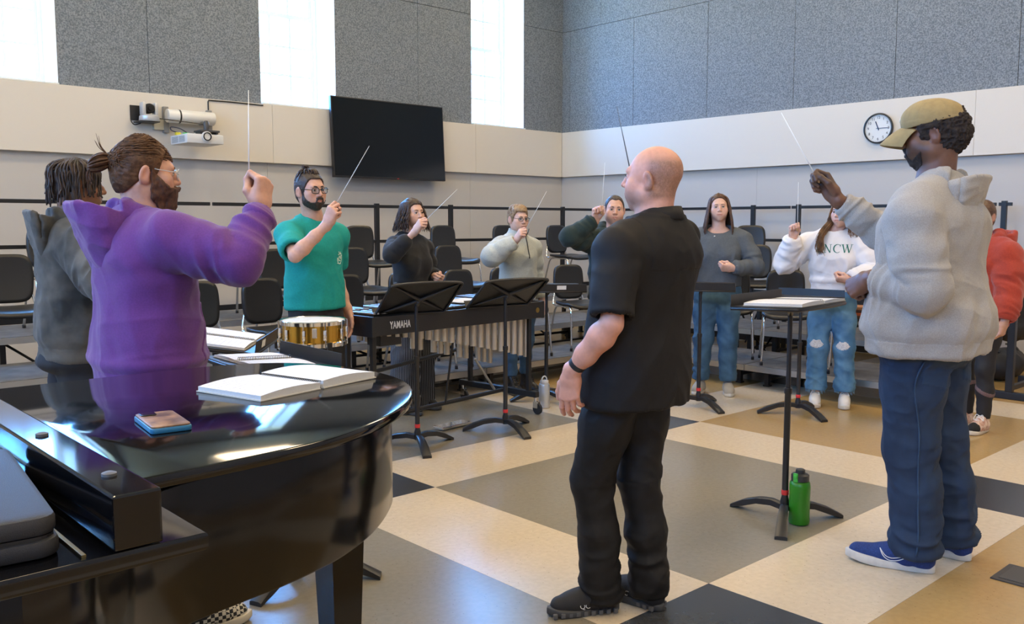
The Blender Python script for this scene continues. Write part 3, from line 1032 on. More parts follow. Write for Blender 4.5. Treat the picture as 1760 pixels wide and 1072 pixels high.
sG, qG = music_stand('black music stand with an open book and stickered lip, right of the purple hoodie', (1.76, 3.95), (1.80, 3.89, 0.908), 128, 82, 15, sticker=0.06)
sH, qH = music_stand('low black music stand with an open book, behind the tail of the piano', (1.79, 3.20), (1.645, 3.20, 0.905), 92, 87, -160)
for q, s_, lab, kw in ((qC, sC, 'open music book on the tall stand beside the green bottle', dict(turn=0)), (qG, sG, 'open music book on the stand to the right of the purple hoodie', dict(turn=0)),
                       (qH, sH, 'open music book on the low stand behind the tail of the piano', dict(w=0.195, h=0.235, th=(0.009, 0.011))), (qA, sA, 'open music book on the stand in front of the vibraphone lettering', dict(turn=0))):
    if s_ is sA:
        continue
    t, Mx = book_on(q, lab, **kw)
    t.matrix_world = Matrix.Translation(s_.location) @ Mx

# =================================================================== grand piano
M_ebony = mat('polished ebony', (0.003, 0.003, 0.0035), 0.07, spec=0.45)
M_ebonyrim = mat('satin ebony rim', (0.004, 0.0035, 0.003), 0.14, spec=0.28)
t = thing('grand_piano', 'black grand piano with its lid closed and curved tail towards the singers', 'piano', (0, 0, 0))
lid = [(0.50, 2.745), (1.05, 2.745), (1.25, 2.725), (1.40, 2.65), (1.495, 2.51), (1.532, 2.33), (1.515, 2.14), (1.445, 1.985), (1.335, 1.85), (1.205, 1.745), (1.06, 1.665), (0.92, 1.620), (0.78, 1.603), (0.66, 1.596), (0.50, 1.59)]
cv = spline(lid[1:-1], 5)
lid_poly = [lid[0]] + [tuple(p) for p in cv] + [lid[-1]]
MB().prism(lid_poly, 0.974, 1.0, bev=0.007).build('lid', M_ebony, t, angle=35)
inset = lambda P, d: [(x - (d if x > 0.6 else 0) * min(1, max(0, (x - 0.6) / 0.6)), y + (d if y < 2.2 else -d) * 1.0) for x, y in P]
rim_out = [(-0.12, 2.705), (1.03, 2.705), (1.22, 2.685), (1.355, 2.61), (1.445, 2.49), (1.482, 2.33), (1.465, 2.16), (1.40, 2.02), (1.295, 1.90), (1.175, 1.80), (1.04, 1.722), (0.90, 1.675), (0.78, 1.652), (0.64, 1.62), (0.52, 1.54), (0.42, 1.40), (0.30, 1.30), (-0.12, 1.285)]
rim_poly = [rim_out[0]] + [tuple(p) for p in spline(rim_out[1:-1], 5)] + [rim_out[-1]]
MB().prism(rim_poly, 0.690, 0.968, bev=0.006).build('rim', M_ebonyrim, t, angle=35)
MB().prism([(-0.10, 1.245), (0.536, 1.245), (0.536, 2.742), (-0.10, 2.742)], 0.9745, 1.0005, bev=0.005).build('front_flap', M_ebony, t, angle=35)
MB().box((0.405, 1.248, 1.001), (0.472, 2.74, 1.080), bev=0.004).build('lid_rail', M_ebony, t)
MB().box((0.366, 1.262, 1.0005), (0.372, 2.74, 1.0035)).build('hinge', mat('brass hinge', (0.35, 0.25, 0.10), 0.3, metal=1.0), t)
for y in (1.36, 1.70, 2.3):
    MB().lathe([(0.011, 0), (0.011, 0.004), (0.006, 0.006)], 12, c=(0.438, y, 1.080)).build('rubber_button', mat('grey rubber', (0.10, 0.10, 0.10), 0.6), t, angle=40)
for x, y, nm in ((1.315, 2.17, 'leg'), (0.14, 1.52, 'leg'), (0.14, 2.52, 'leg')):
    b = MB()
    r0, r1 = 0.056, 0.037
    vv = [(x + sx * r1, y + sy * r1, 0.075) for sx, sy in ((-1, -1), (1, -1), (1, 1), (-1, 1))] + [(x + sx * r0, y + sy * r0, 0.692) for sx, sy in ((-1, -1), (1, -1), (1, 1), (-1, 1))]
    b.add(vv, [(3, 2, 1, 0), (4, 5, 6, 7), (0, 1, 5, 4), (1, 2, 6, 5), (2, 3, 7, 6), (3, 0, 4, 7)])
    lg = b.build(nm, M_ebonyrim, t)
    MB().lathe([(0.026, 0.0), (0.03, 0.012), (0.03, 0.05), (0.02, 0.076)], 14, c=(x, y, 0)).build('caster', mat('brass caster', (0.40, 0.28, 0.10), 0.3, metal=1.0), lg, angle=40)
MB().box((0.06, 2.0, 0.16), (0.16, 2.28, 0.22), bev=0.01).box((0.09, 2.04, 0.22), (0.12, 2.07, 0.70)).box((0.09, 2.21, 0.22), (0.12, 2.24, 0.70)).build('pedal_lyre', M_ebonyrim, t)

bk = open_book('large open spiral-bound music book lying on the piano lid', (1.225, 2.262, 1.0005), R(14), w=0.206, h=0.248, th=(0.018, 0.022), curl=0.02)
t = thing('phone', 'phone in a blue case with a brown picture on its back, on the piano lid', 'phone', (0.76, 1.99, 1.0005), R(-8))
MB().prism(rrect(0.088, 0.172, 0.012), 0, 0.012, bev=0.003).build('case', mat('blue phone case', (0.03, 0.17, 0.30), 0.35), t, angle=40)
MB().prism(rrect(0.083, 0.166, 0.011), 0.0115, 0.016, bev=0.0015).build('back_cover', mat('brown picture', (0.36, 0.20, 0.10), 0.4, col2=(0.10, 0.05, 0.03), vscale=26), t, angle=40)
MB().prism(rrect(0.034, 0.036, 0.008), 0.0155, 0.0185, bev=0.001, M=Matrix.Translation((-0.018, 0.058, 0))).build('camera_bump', mat('dark glass', (0.01, 0.01, 0.012), 0.15), t, angle=40)
t = thing('folio_case', 'black zipped folio case lying at the near end of the piano', 'case', (0.205, 1.535, 1.0014), R(-6))
MB().prism(rrect(0.34, 0.47, 0.03), 0.0, 0.026, bev=0.007).build('lower_half', mat('black nylon', (0.02, 0.02, 0.022), 0.6, bump=0.3, bscale=700), t, angle=40)
MB().prism(rrect(0.335, 0.465, 0.03), 0.030, 0.058, bev=0.008).build('upper_half', mat('black nylon', ), t, angle=40)
MB().prism(rrect(0.329, 0.459, 0.028), 0.0255, 0.0305).build('zip', mat('black zip tape', (0.008, 0.008, 0.009), 0.5), t)

# =================================================================== vibraphone
M_frame = mat('black instrument frame', (0.014, 0.014, 0.015), 0.4)
M_bars = mat('silver vibraphone bar', (0.60, 0.63, 0.66), 0.28, metal=1.0)
M_tubes = mat('champagne resonator', (0.60, 0.53, 0.43), 0.38, metal=0.55)
VA = R(4.65)
t = thing('vibraphone', 'vibraphone with black rails, silver bars and champagne tubes', 'vibraphone', (3.165, 4.735, 0), VA)
vib = t
MB().box((0, 0, 0.740), (1.605, 0.028, 0.862), bev=0.004).build('front_rail', M_frame, t)
far = lambda x: 0.42 + (0.80 - 0.42) * x / 1.6
b = MB()
b.add([(0, far(0), .74), (1.605, far(1.605), .74), (1.605, far(1.605) + .026, .74), (0, far(0) + .026, .74), (0, far(0), .862), (1.605, far(1.605), .862), (1.605, far(1.605) + .026, .862), (0, far(0) + .026, .862)],
      [(0, 3, 2, 1), (4, 5, 6, 7), (0, 1, 5, 4), (1, 2, 6, 5), (2, 3, 7, 6), (3, 0, 4, 7)])
b.build('rear_rail', M_frame, t)
MB().box((-0.024, 0.0, 0.735), (0.004, far(0) + .026, 0.865), bev=0.004).build('end_board', M_frame, t)
MB().box((1.602, 0.0, 0.735), (1.63, far(1.6) + .026, 0.865), bev=0.004).build('end_board', M_frame, t)
lm = text_mesh('YAMAHA', 0.066, 0.0008, 0.0, 1.08, True)
lo_ = link('lettering', lm, mat('white lettering', (0.78, 0.78, 0.76), 0.5), t)
lo_.rotation_euler = (R(90), 0, 0)
lo_.location = (0.205, -0.0012, 0.800)
lo_.scale = (0.60, 1.0, 1)
MB().lathe([(0.02, 0), (0.02, 0.002)], 16, c=(1.55, -0.001, 0.80), axis='Y').build('badge', mat('brass badge', (0.4, 0.28, 0.08), 0.35, metal=1), t)
for x in np.linspace(0.05, 1.55, 22):
    f_ = far(x)
    L_ = 0.14 + 0.14 * x / 1.6
    MB().box((x - 0.0265, 0.05, 0.872), (x + 0.0265, 0.05 + L_ + 0.07, 0.884), bev=0.003).build('bar', M_bars, t)
    r_, ln = 0.0235, 0.065 + 0.30 * (x / 1.55) ** 1.35
    MB().lathe([(r_, -ln), (r_, 0.0), (r_ - 0.002, 0.0), (r_ - 0.002, -0.03)], 16, c=(x, 0.115, 0.80)).build('resonator', M_tubes, t, angle=40)
for i, x in enumerate(np.linspace(0.085, 1.515, 21)):
    if i % 7 in (2, 6):
        continue
    L_ = 0.12 + 0.13 * x / 1.6
    y0 = 0.14 + 0.19 * (0.75 + 0.6 * x / 1.6)
    MB().box((x - 0.0235, y0, 0.880), (x + 0.0235, y0 + L_ + 0.03, 0.892), bev=0.003).build('bar', M_bars, t)
    ln = 0.10 + 0.36 * (x / 1.55) ** 1.1
    MB().lathe([(0.022, -ln), (0.022, 0.0)], 16, c=(x, 0.26 + 0.10 * x, 0.80)).build('resonator', M_tubes, t, angle=40)
for x, yf in ((0.05, far(0)), (1.55, far(1.55))):
    MB().box((x - 0.022, 0.0 if x > 1 else 0.0, 0.13), (x + 0.022, yf + 0.05, 0.175), bev=0.004).build('base_bar', M_frame, t)
    for y in (0.09, yf - 0.06):
        MB().box((x - 0.016, y - 0.016, 0.16), (x + 0.016, y + 0.016, 0.75), bev=0.003).build('upright', M_frame, t)
    for y in (0.02, yf + 0.03):
        cs = MB().lathe([(0.012, 0.09), (0.012, 0.135)], 10, c=(x, y, 0)).box((x - 0.018, y - 0.035, 0.05), (x - 0.014, y + 0.01, 0.10)).box((x + 0.014, y - 0.035, 0.05), (x + 0.018, y + 0.01, 0.10)).build('caster', M_chrome, t, angle=40)
        MB().lathe([(0.040, -0.011), (0.044, -0.007), (0.044, 0.007), (0.040, 0.011)], 20, c=(x, y - 0.022, 0.045), axis='X').build('wheel', mat('black caster tyre', (0.015, 0.015, 0.015), 0.5), cs, angle=40)
MB().tube([(0.05, 0.22, 0.152), (1.55, 0.34, 0.152)], 0.016, 10).build('stretcher', M_frame, t)
MB().tube([(0.05, 0.09, 0.50), (1.55, far(1.55) - 0.06, 0.46)], 0.014, 10).build('stretcher', M_frame, t)
MB().tube([(0.05, 0.09, 0.48), (0.05, far(0) - 0.06, 0.48)], 0.014, 10).build('stretcher', M_frame, t)
MB().tube([(1.18, 0.30, 0.44), (1.42, 0.33, 0.17)], 0.010, 8).build('damper_rod', mat('aluminium rod', (0.6, 0.58, 0.54), 0.35, metal=0.8), t)
MB().tube([(0.80, 0.22, 0.17), (0.80, 0.12, 0.72)], 0.008, 8).build('pedal_rod', M_frame, t)
MB().box((0.66, 0.10, 0.012), (0.94, 0.20, 0.03), bev=0.004).build('damper_pedal', M_chrome, t)
MB().box((0.12, 0.10, 0.655), (0.30, 0.24, 0.74), bev=0.006).build('motor_box', M_frame, t)

p = thing('sheet_music', 'stack of white sheet music lying on the vibraphone bars between the stands', 'sheet music', (4.13, 5.02, 0.8955), R(10))
for k in range(3):
    MB().box((-0.16 + k * 0.012, -0.11 + k * 0.01, 0.0015 * k), (0.12 + k * 0.012, 0.10 + k * 0.01, 0.0015 * k + 0.0014)).build('sheet', M_page, p)

# =================================================================== snare drum
t = thing('snare_drum', 'snare drum with a gold shell, chrome hoops and white head', 'drum', (2.566, 4.459, 0.785), 0)
MB().lathe([(0.172, 0.0), (0.172, 0.125)], 48).build('shell', mat('gold lacquer shell', (0.62, 0.36, 0.06), 0.18, metal=0.9), t, angle=40)
for z in (0.0, 0.118):
    MB().lathe([(0.176, z - 0.012), (0.186, z - 0.010), (0.187, z + 0.010), (0.181, z + 0.014), (0.176, z + 0.010), (0.176, z - 0.012)], 48, caps=False).build('hoop', M_chrome, t, angle=40)
MB().lathe([(0.175, 0.118), (0.175, 0.1235), (0.170, 0.1255)], 48).build('drum_head', mat('white coated head', (0.78, 0.79, 0.78), 0.5), t, angle=60)
for k in range(10):
    a = R(36 * k + 8)
    x, y = 0.182 * math.cos(a), 0.182 * math.sin(a)
    MB().lathe([(0.009, 0.030), (0.010, 0.034), (0.010, 0.082), (0.009, 0.086)], 8, c=(x, y, 0)).tube([(x * 1.03, y * 1.03, -0.012), (x * 1.03, y * 1.03, 0.130)], 0.0036, 6).build('lug', M_chrome, t, angle=40)
MB().box((0.172, -0.014, 0.045), (0.190, 0.014, 0.10), Matrix.Rotation(R(-118), 4, 'Z'), bev=0.005).build('throw_off', M_chrome, t)
s_ = thing('snare_stand', 'chrome tripod basket stand under the snare drum', 'stand', (2.566, 4.459, 0), 0)
MB().tube([(0, 0, 0.20), (0, 0, 0.66)], 0.014, 12).build('tube', M_chrome, s_)
for k in range(3):
    a = R(120 * k + 25)
    d = V(math.cos(a), math.sin(a), 0)
    MB().tube([d * 0.0 + V(0, 0, 0.655), d * 0.14 + V(0, 0, 0.715), d * 0.195 + V(0, 0, 0.762), d * 0.202 + V(0, 0, 0.80)], 0.0085, 8).build('basket_arm', M_chrome, s_, smooth=True)
    MB().box((0.196, -0.014, 0.755), (0.212, 0.014, 0.805), Matrix.Rotation(a, 4, 'Z'), bev=0.004).build('rubber_grip', M_black, s_)
    MB().tube([d * 0.02 + V(0, 0, 0.50), d * 0.13 + V(0, 0, 0.28), d * 0.31 + V(0, 0, 0.015)], 0.009, 8).build('leg', M_chrome, s_, smooth=True)

# =================================================================== bottles, floor box, bags
t = thing('water_bottle', 'frosted green water bottle with a dark lid, at the foot of the tall music stand', 'bottle', (3.897, 2.195, 0))
M_green = mat('frosted green bottle', (0.035, 0.26, 0.012), 0.32, trans=0.25, spec=0.4)
MB().lathe([(0.038, 0.0), (0.047, 0.006), (0.050, 0.02), (0.0485, 0.06), (0.049, 0.10), (0.0485, 0.14), (0.050, 0.19), (0.046, 0.208), (0.036, 0.216)], 28).build('body', M_green, t, angle=40)
MB().lathe([(0.036, 0.212), (0.042, 0.216), (0.042, 0.244), (0.034, 0.250), (0.022, 0.252), (0.022, 0.268), (0.017, 0.272)], 28).build('lid', mat('dark lid plastic', (0.03, 0.032, 0.034), 0.4), t, angle=40)
MB().box((-0.046, -0.012, 0.214), (-0.040, 0.012, 0.258), bev=0.003).box((-0.05, -0.01, 0.232), (-0.035, 0.01, 0.248), bev=0.003).build('latch', mat('bright green latch', (0.06, 0.42, 0.05), 0.4), t)
MB().tube(spline([(0.043, 0.0, 0.228), (0.056, 0.0, 0.215), (0.059, 0.003, 0.14), (0.056, 0.004, 0.06), (0.052, 0.002, 0.045)], 6), 0.0032, 6).build('strap', mat('dark green cord', (0.03, 0.07, 0.03), 0.7), t, smooth=True)

t = thing('steel_bottle', 'pale grey steel bottle with a loop handle, on the floor beside the vibraphone', 'bottle', (4.93, 5.01, 0))
MB().lathe([(0.040, 0.0), (0.044, 0.004), (0.044, 0.175), (0.040, 0.190), (0.030, 0.196)], 24).build('body', mat('pale steel', (0.55, 0.56, 0.56), 0.35, metal=0.5), t, angle=40)
MB().lathe([(0.030, 0.194), (0.034, 0.196), (0.034, 0.215), (0.03, 0.219)], 24).build('lid', mat('pale lid', (0.6, 0.6, 0.6), 0.5), t, angle=40)
MB().tube([(0.028 * math.cos(a), 0, 0.215 + 0.036 * math.sin(a)) for a in np.linspace(0, math.pi, 11)], 0.0055, 8).build('handle', mat('pale lid', ), t, smooth=True)

t = thing('floor_box', 'dark grey floor socket plate set in the tan tiles, with a hinged lid', 'floor box', (3.97, 1.195, 0.0))
MB().box((-0.11, -0.115, 0), (0.11, 0.115, 0.006), bev=0.002).build('plate', mat('dark grey plate', (0.05, 0.048, 0.045), 0.5), t)
MB().box((-0.088, -0.09, 0.006), (0.088, 0.09, 0.0085), bev=0.001).build('cover', mat('dark grey plate lid', (0.06, 0.058, 0.054), 0.45), t)
MB().box((-0.03, -0.078, 0.0085), (0.03, -0.07, 0.0095)).build('notch', M_black, t)

t = thing('duffel_bag', 'black duffel bag on the floor behind the steel frame at the right edge', 'bag', (9.10, 3.06, 0), R(4))
# =================================================================== bodies and clothes as blended distance fields
BIG = 0.09


def axis_samples(lo, hi, coarse, fine, spans):
    """sample positions along one axis: fine inside the spans, coarse elsewhere"""
    out = [lo]
    spans = sorted(spans)
    while out[-1] < hi:
        p = out[-1]
        st = coarse
        for a, b in spans:
            if a - coarse <= p <= b:
                st = fine
        out.append(p + st)
    return np.array(out)


class Field:
    def __init__(s, lo, hi, coarse, fine=None, boxes=()):
        fine = fine or coarse
        s.ax = [axis_samples(lo[i], hi[i], coarse, fine, [(b[0][i], b[1][i]) for b in boxes]) for i in range(3)]
        s.F = np.full([len(a) for a in s.ax], BIG, dtype=np.float32)

    def put(s, fn, lo, hi, k=0.01, op='add', m=None):
        m = (k + 0.02) if m is None else m
        sl = []
        for i in range(3):
            a, b = np.searchsorted(s.ax[i], [lo[i] - m, hi[i] + m])
            if b <= a:
                return s
            sl.append(slice(a, b))
        X, Y, Z = s.ax[0][sl[0]][:, None, None], s.ax[1][sl[1]][None, :, None], s.ax[2][sl[2]][None, None, :]
        d = fn(X.astype(np.float32), Y.astype(np.float32), Z.astype(np.float32))
        f = s.F[tuple(sl)]
        if op == 'add':
            h = np.maximum(k - np.abs(f - d), 0) / max(k, 1e-6)
            f[...] = np.minimum(f, d) - h * h * k * 0.25
        elif op == 'cut':
            h = np.maximum(k - np.abs(f + d), 0) / max(k, 1e-6)
            f[...] = np.maximum(f, -d) + h * h * k * 0.25
        else:
            f[...] = np.maximum(f, d)
        return s

    def cap(s, a, b, r0, r1=None, k=0.01, sq=None, op='add', endcut=False):
        """tapering limb from a to b; sq = (axis, factor) flattens it along that axis; endcut = flat open end at b"""
        r1 = r0 if r1 is None else r1
        a, b = np.array(a, np.float32), np.array(b, np.float32)
        ab = b - a
        L2 = float(ab @ ab) + 1e-9
        R_ = max(r0, r1)

        def fn(X, Y, Z):
            x, y, z = X - a[0], Y - a[1], Z - a[2]
            tt = (x * ab[0] + y * ab[1] + z * ab[2]) / L2
            t = np.clip(tt, 0, 1)
            qx, qy, qz = x - t * ab[0], y - t * ab[1], z - t * ab[2]
            q2 = qx * qx + qy * qy + qz * qz
            if sq is not None:
                u, f = sq
                w = qx * u[0] + qy * u[1] + qz * u[2]
                q2 = q2 + (f * f - 1) * w * w
            d = np.sqrt(q2) - (r0 + (r1 - r0) * t)
            if endcut:
                d = np.maximum(d, (tt - 1) * math.sqrt(L2))
            return d
        return s.put(fn, np.minimum(a, b) - R_, np.maximum(a, b) + R_, k, op)

    def chain(s, pts, rad, k=0.012, sq=None, op='add', endcut=False):
        for i in range(len(pts) - 1):
            s.cap(pts[i], pts[i + 1], rad[i], rad[i + 1], k, sq, op, endcut and i == len(pts) - 2)
        return s

    def ell(s, c, r, M=None, k=0.01, op='add'):
        c, r = np.array(c, np.float32), np.array(r, np.float32)
        A = np.eye(3, dtype=np.float32) if M is None else np.array(M, np.float32)   # columns = axes
        R_ = float(r.max())

        def fn(X, Y, Z):
            x, y, z = X - c[0], Y - c[1], Z - c[2]
            u = (x * A[0, 0] + y * A[1, 0] + z * A[2, 0]) / r[0]
            v = (x * A[0, 1] + y * A[1, 1] + z * A[2, 1]) / r[1]
            w = (x * A[0, 2] + y * A[1, 2] + z * A[2, 2]) / r[2]
            k0 = np.sqrt(u * u + v * v + w * w) + 1e-6
            k1 = np.sqrt((u / r[0]) ** 2 + (v / r[1]) ** 2 + (w / r[2]) ** 2) + 1e-6
            return k0 * (k0 - 1) / k1
        return s.put(fn, c - R_, c + R_, k, op)

    def loft(s, rows, k=0.02, z0=None, z1=None, op='add', grow=0.0):
        """rows: (z, cx, cy, half width, front depth, back depth, squareness)"""
        T = np.array(rows, float)
        T = T[np.argsort(T[:, 0])]
        z0 = T[0, 0] if z0 is None else z0
        z1 = T[-1, 0] if z1 is None else z1
        lo = V((T[:, 1] - T[:, 3]).min() - grow, (T[:, 2] - T[:, 5]).min() - grow, z0)
        hi = V((T[:, 1] + T[:, 3]).max() + grow, (T[:, 2] + T[:, 4]).max() + grow, z1)

        def fn(X, Y, Z):
            z = Z.ravel().astype(float)
            P = [cubic(T[:, 0], T[:, i], z).astype(np.float32)[None, None, :] for i in range(1, 7)]
            x, y = X - P[0], Y - P[1]
            a = P[2] + grow
            b = np.where(y > 0, P[3], P[4]) + grow
            n = P[5]
            q = (np.abs(x) / a) ** n + (np.abs(y) / b) ** n
            rho = np.maximum(q, 1e-6) ** (1 / n)
            d = (rho - 1) * np.minimum(a, b)
            return np.maximum(d, np.maximum(z0 - Z, Z - z1))
        return s.put(fn, lo, hi, k, op)

    def plane(s, p, n, lo=None, hi=None):
        """keeps what lies behind the plane (optionally only inside a box)"""
        p, n = np.array(p, np.float32), np.array(nrm(n), np.float32)
        lo = V(-9, -9, -9) if lo is None else lo
        hi = V(9, 9, 9) if hi is None else hi
        return s.put(lambda X, Y, Z: (X - p[0]) * n[0] + (Y - p[1]) * n[1] + (Z - p[2]) * n[2], lo, hi, op='max', m=0)

    def mesh(s, adapt=0.0):
        F = np.pad(s.F, 1, constant_values=BIG)
        g_ = openvdb.FloatGrid(BIG)
        g_.copyFromArray(np.ascontiguousarray(F))
        p, t, q = g_.convertToPolygons(0.0, adapt)
        p = p - 1.0
        out = np.empty((len(p), 3))
        for i in range(3):
            out[:, i] = np.interp(p[:, i], np.arange(len(s.ax[i])), s.ax[i])
        q = q.astype(int)
        t = t.astype(int)
        # orientation: outwards
        if len(q):
            a, b, c, d = (out[q[:, i]] for i in range(4))
            vol = np.sum(np.einsum('ij,ij->i', a, np.cross(b, c)) + np.einsum('ij,ij->i', a, np.cross(c, d)))
            if vol < 0:
                q = q[:, ::-1]
                t = t[:, ::-1]
        return out, t, q


def cubic(x, y, q):
    """monotone-ish cubic through the table"""
    if len(x) < 3 or np.ptp(y) < 1e-9:
        return np.interp(q, x, y)
    m = np.gradient(y, x)
    i = np.clip(np.searchsorted(x, q) - 1, 0, len(x) - 2)
    h = x[i + 1] - x[i]
    t = np.clip((q - x[i]) / h, 0, 1)
    return ((1 + 2 * t) * (1 - t) ** 2 * y[i] + t * (1 - t) ** 2 * h * m[i] + t * t * (3 - 2 * t) * y[i + 1] + t * t * (t - 1) * h * m[i + 1])


def vnormals(v, t, q):
    n = np.zeros_like(v)
    for F in (t, q):
        if len(F):
            fn = np.cross(v[F[:, 1]] - v[F[:, 0]], v[F[:, 2]] - v[F[:, 0]])
            if F.shape[1] == 4:
                fn = np.cross(v[F[:, 2]] - v[F[:, 0]], v[F[:, 3]] - v[F[:, 1]])
            for i in range(F.shape[1]):
                np.add.at(n, F[:, i], fn)
    return n / (np.linalg.norm(n, axis=1, keepdims=True) + 1e-12)


_rng = np.random.RandomState(5)
_LAT = _rng.rand(32, 32, 32)


def vnoise(p):
    """smooth value noise in -1..1 at the points p (n,3)"""
    i = np.floor(p).astype(int)
    f = p - i
    f = f * f * (3 - 2 * f)
    r = 0
    for dx in (0, 1):
        for dy in (0, 1):
            for dz in (0, 1):
                w = (f[:, 0] if dx else 1 - f[:, 0]) * (f[:, 1] if dy else 1 - f[:, 1]) * (f[:, 2] if dz else 1 - f[:, 2])
                r = r + w * _LAT[(i[:, 0] + dx) & 31, (i[:, 1] + dy) & 31, (i[:, 2] + dz) & 31]
    return r * 2 - 1


def ridge(p):
    return 1 - 2 * np.abs(vnoise(p))


def mk_mesh(name, v, t, q, m, parent, col=None):
    me = bpy.data.meshes.new(name)
    nt_, nq = len(t), len(q)
    me.vertices.add(len(v))
    me.vertices.foreach_set('co', v.astype(np.float32).ravel())
    me.loops.add(nt_ * 3 + nq * 4)
    me.loops.foreach_set('vertex_index', np.concatenate([t.ravel(), q.ravel()]).astype(np.int32))
    me.polygons.add(nt_ + nq)
    me.polygons.foreach_set('loop_start', np.concatenate([np.arange(nt_) * 3, nt_ * 3 + np.arange(nq) * 4]).astype(np.int32))
    me.polygons.foreach_set('loop_total', np.concatenate([np.full(nt_, 3), np.full(nq, 4)]).astype(np.int32))
    me.polygons.foreach_set('use_smooth', np.ones(nt_ + nq, dtype=bool))
    me.update(calc_edges=True)
    if col is not None:
        a = me.color_attributes.new('Col', 'FLOAT_COLOR', 'POINT')
        a.data.foreach_set('color', np.c_[col, np.ones(len(v))].astype(np.float32).ravel())
    return link(name, me, m, parent)


def patch(name, v, t, q, mask, off, m, parent, thick=True):
    """a separate piece of cloth lying on the garment: the faces whose corners are all in the mask, lifted along their normals"""
    n = vnormals(v, t, q)
    fs = [f for F in (t, q) for f in F[np.all(mask[F], axis=1)].tolist()] if len(v) else []
    if not fs:
        return None
    used = sorted({i for f in fs for i in f})
    idx = {u: i for i, u in enumerate(used)}
    faces = [[idx[i] for i in f] for f in fs]
    ed = set()
    for f in faces:
        for a, b in zip(f, f[1:] + f[:1]):
            ed.add((a, b))
    rimv = sorted({i for (a, b) in ed if (b, a) not in ed for i in (a, b)})
    o_ = np.full(len(used), off)
    o_[rimv] = 0.0002                       # the edge runs into the garment
    P = v[used] + n[used] * o_[:, None]
    me = bpy.data.meshes.new(name)
    me.from_pydata(P.tolist(), [], faces)
    me.polygons.foreach_set('use_smooth', np.ones(len(me.polygons), dtype=bool))
    me.update()
    return link(name, me, m, parent)


# ------------------------------------------------------------------ the figure
def rotm(yaw=0, pitch=0, roll=0):
    """columns = right, forward, up of a head turned left (+yaw), up (+pitch), tilted to its right (+roll)"""
    return np.array(Matrix.Rotation(R(yaw), 3, 'Z') @ Matrix.Rotation(R(pitch), 3, 'X') @ Matrix.Rotation(R(roll), 3, 'Y'))


def ik(S, W, L1, L2, pole):
    S, W = np.array(S, float), np.array(W, float)
    d = W - S
    L = np.linalg.norm(d)
    mx = (L1 + L2) * 0.995
    if L > mx:
        W = S + d / L * mx
        d = W - S
        L = mx
    u = d / L
    x = (L1 * L1 - L2 * L2 + L * L) / (2 * L)
    h = math.sqrt(max(L1 * L1 - x * x, 0))
    p = np.array(pole, float)
    p = p - u * (p @ u)
    return S + u * x + nrm(p) * h, W


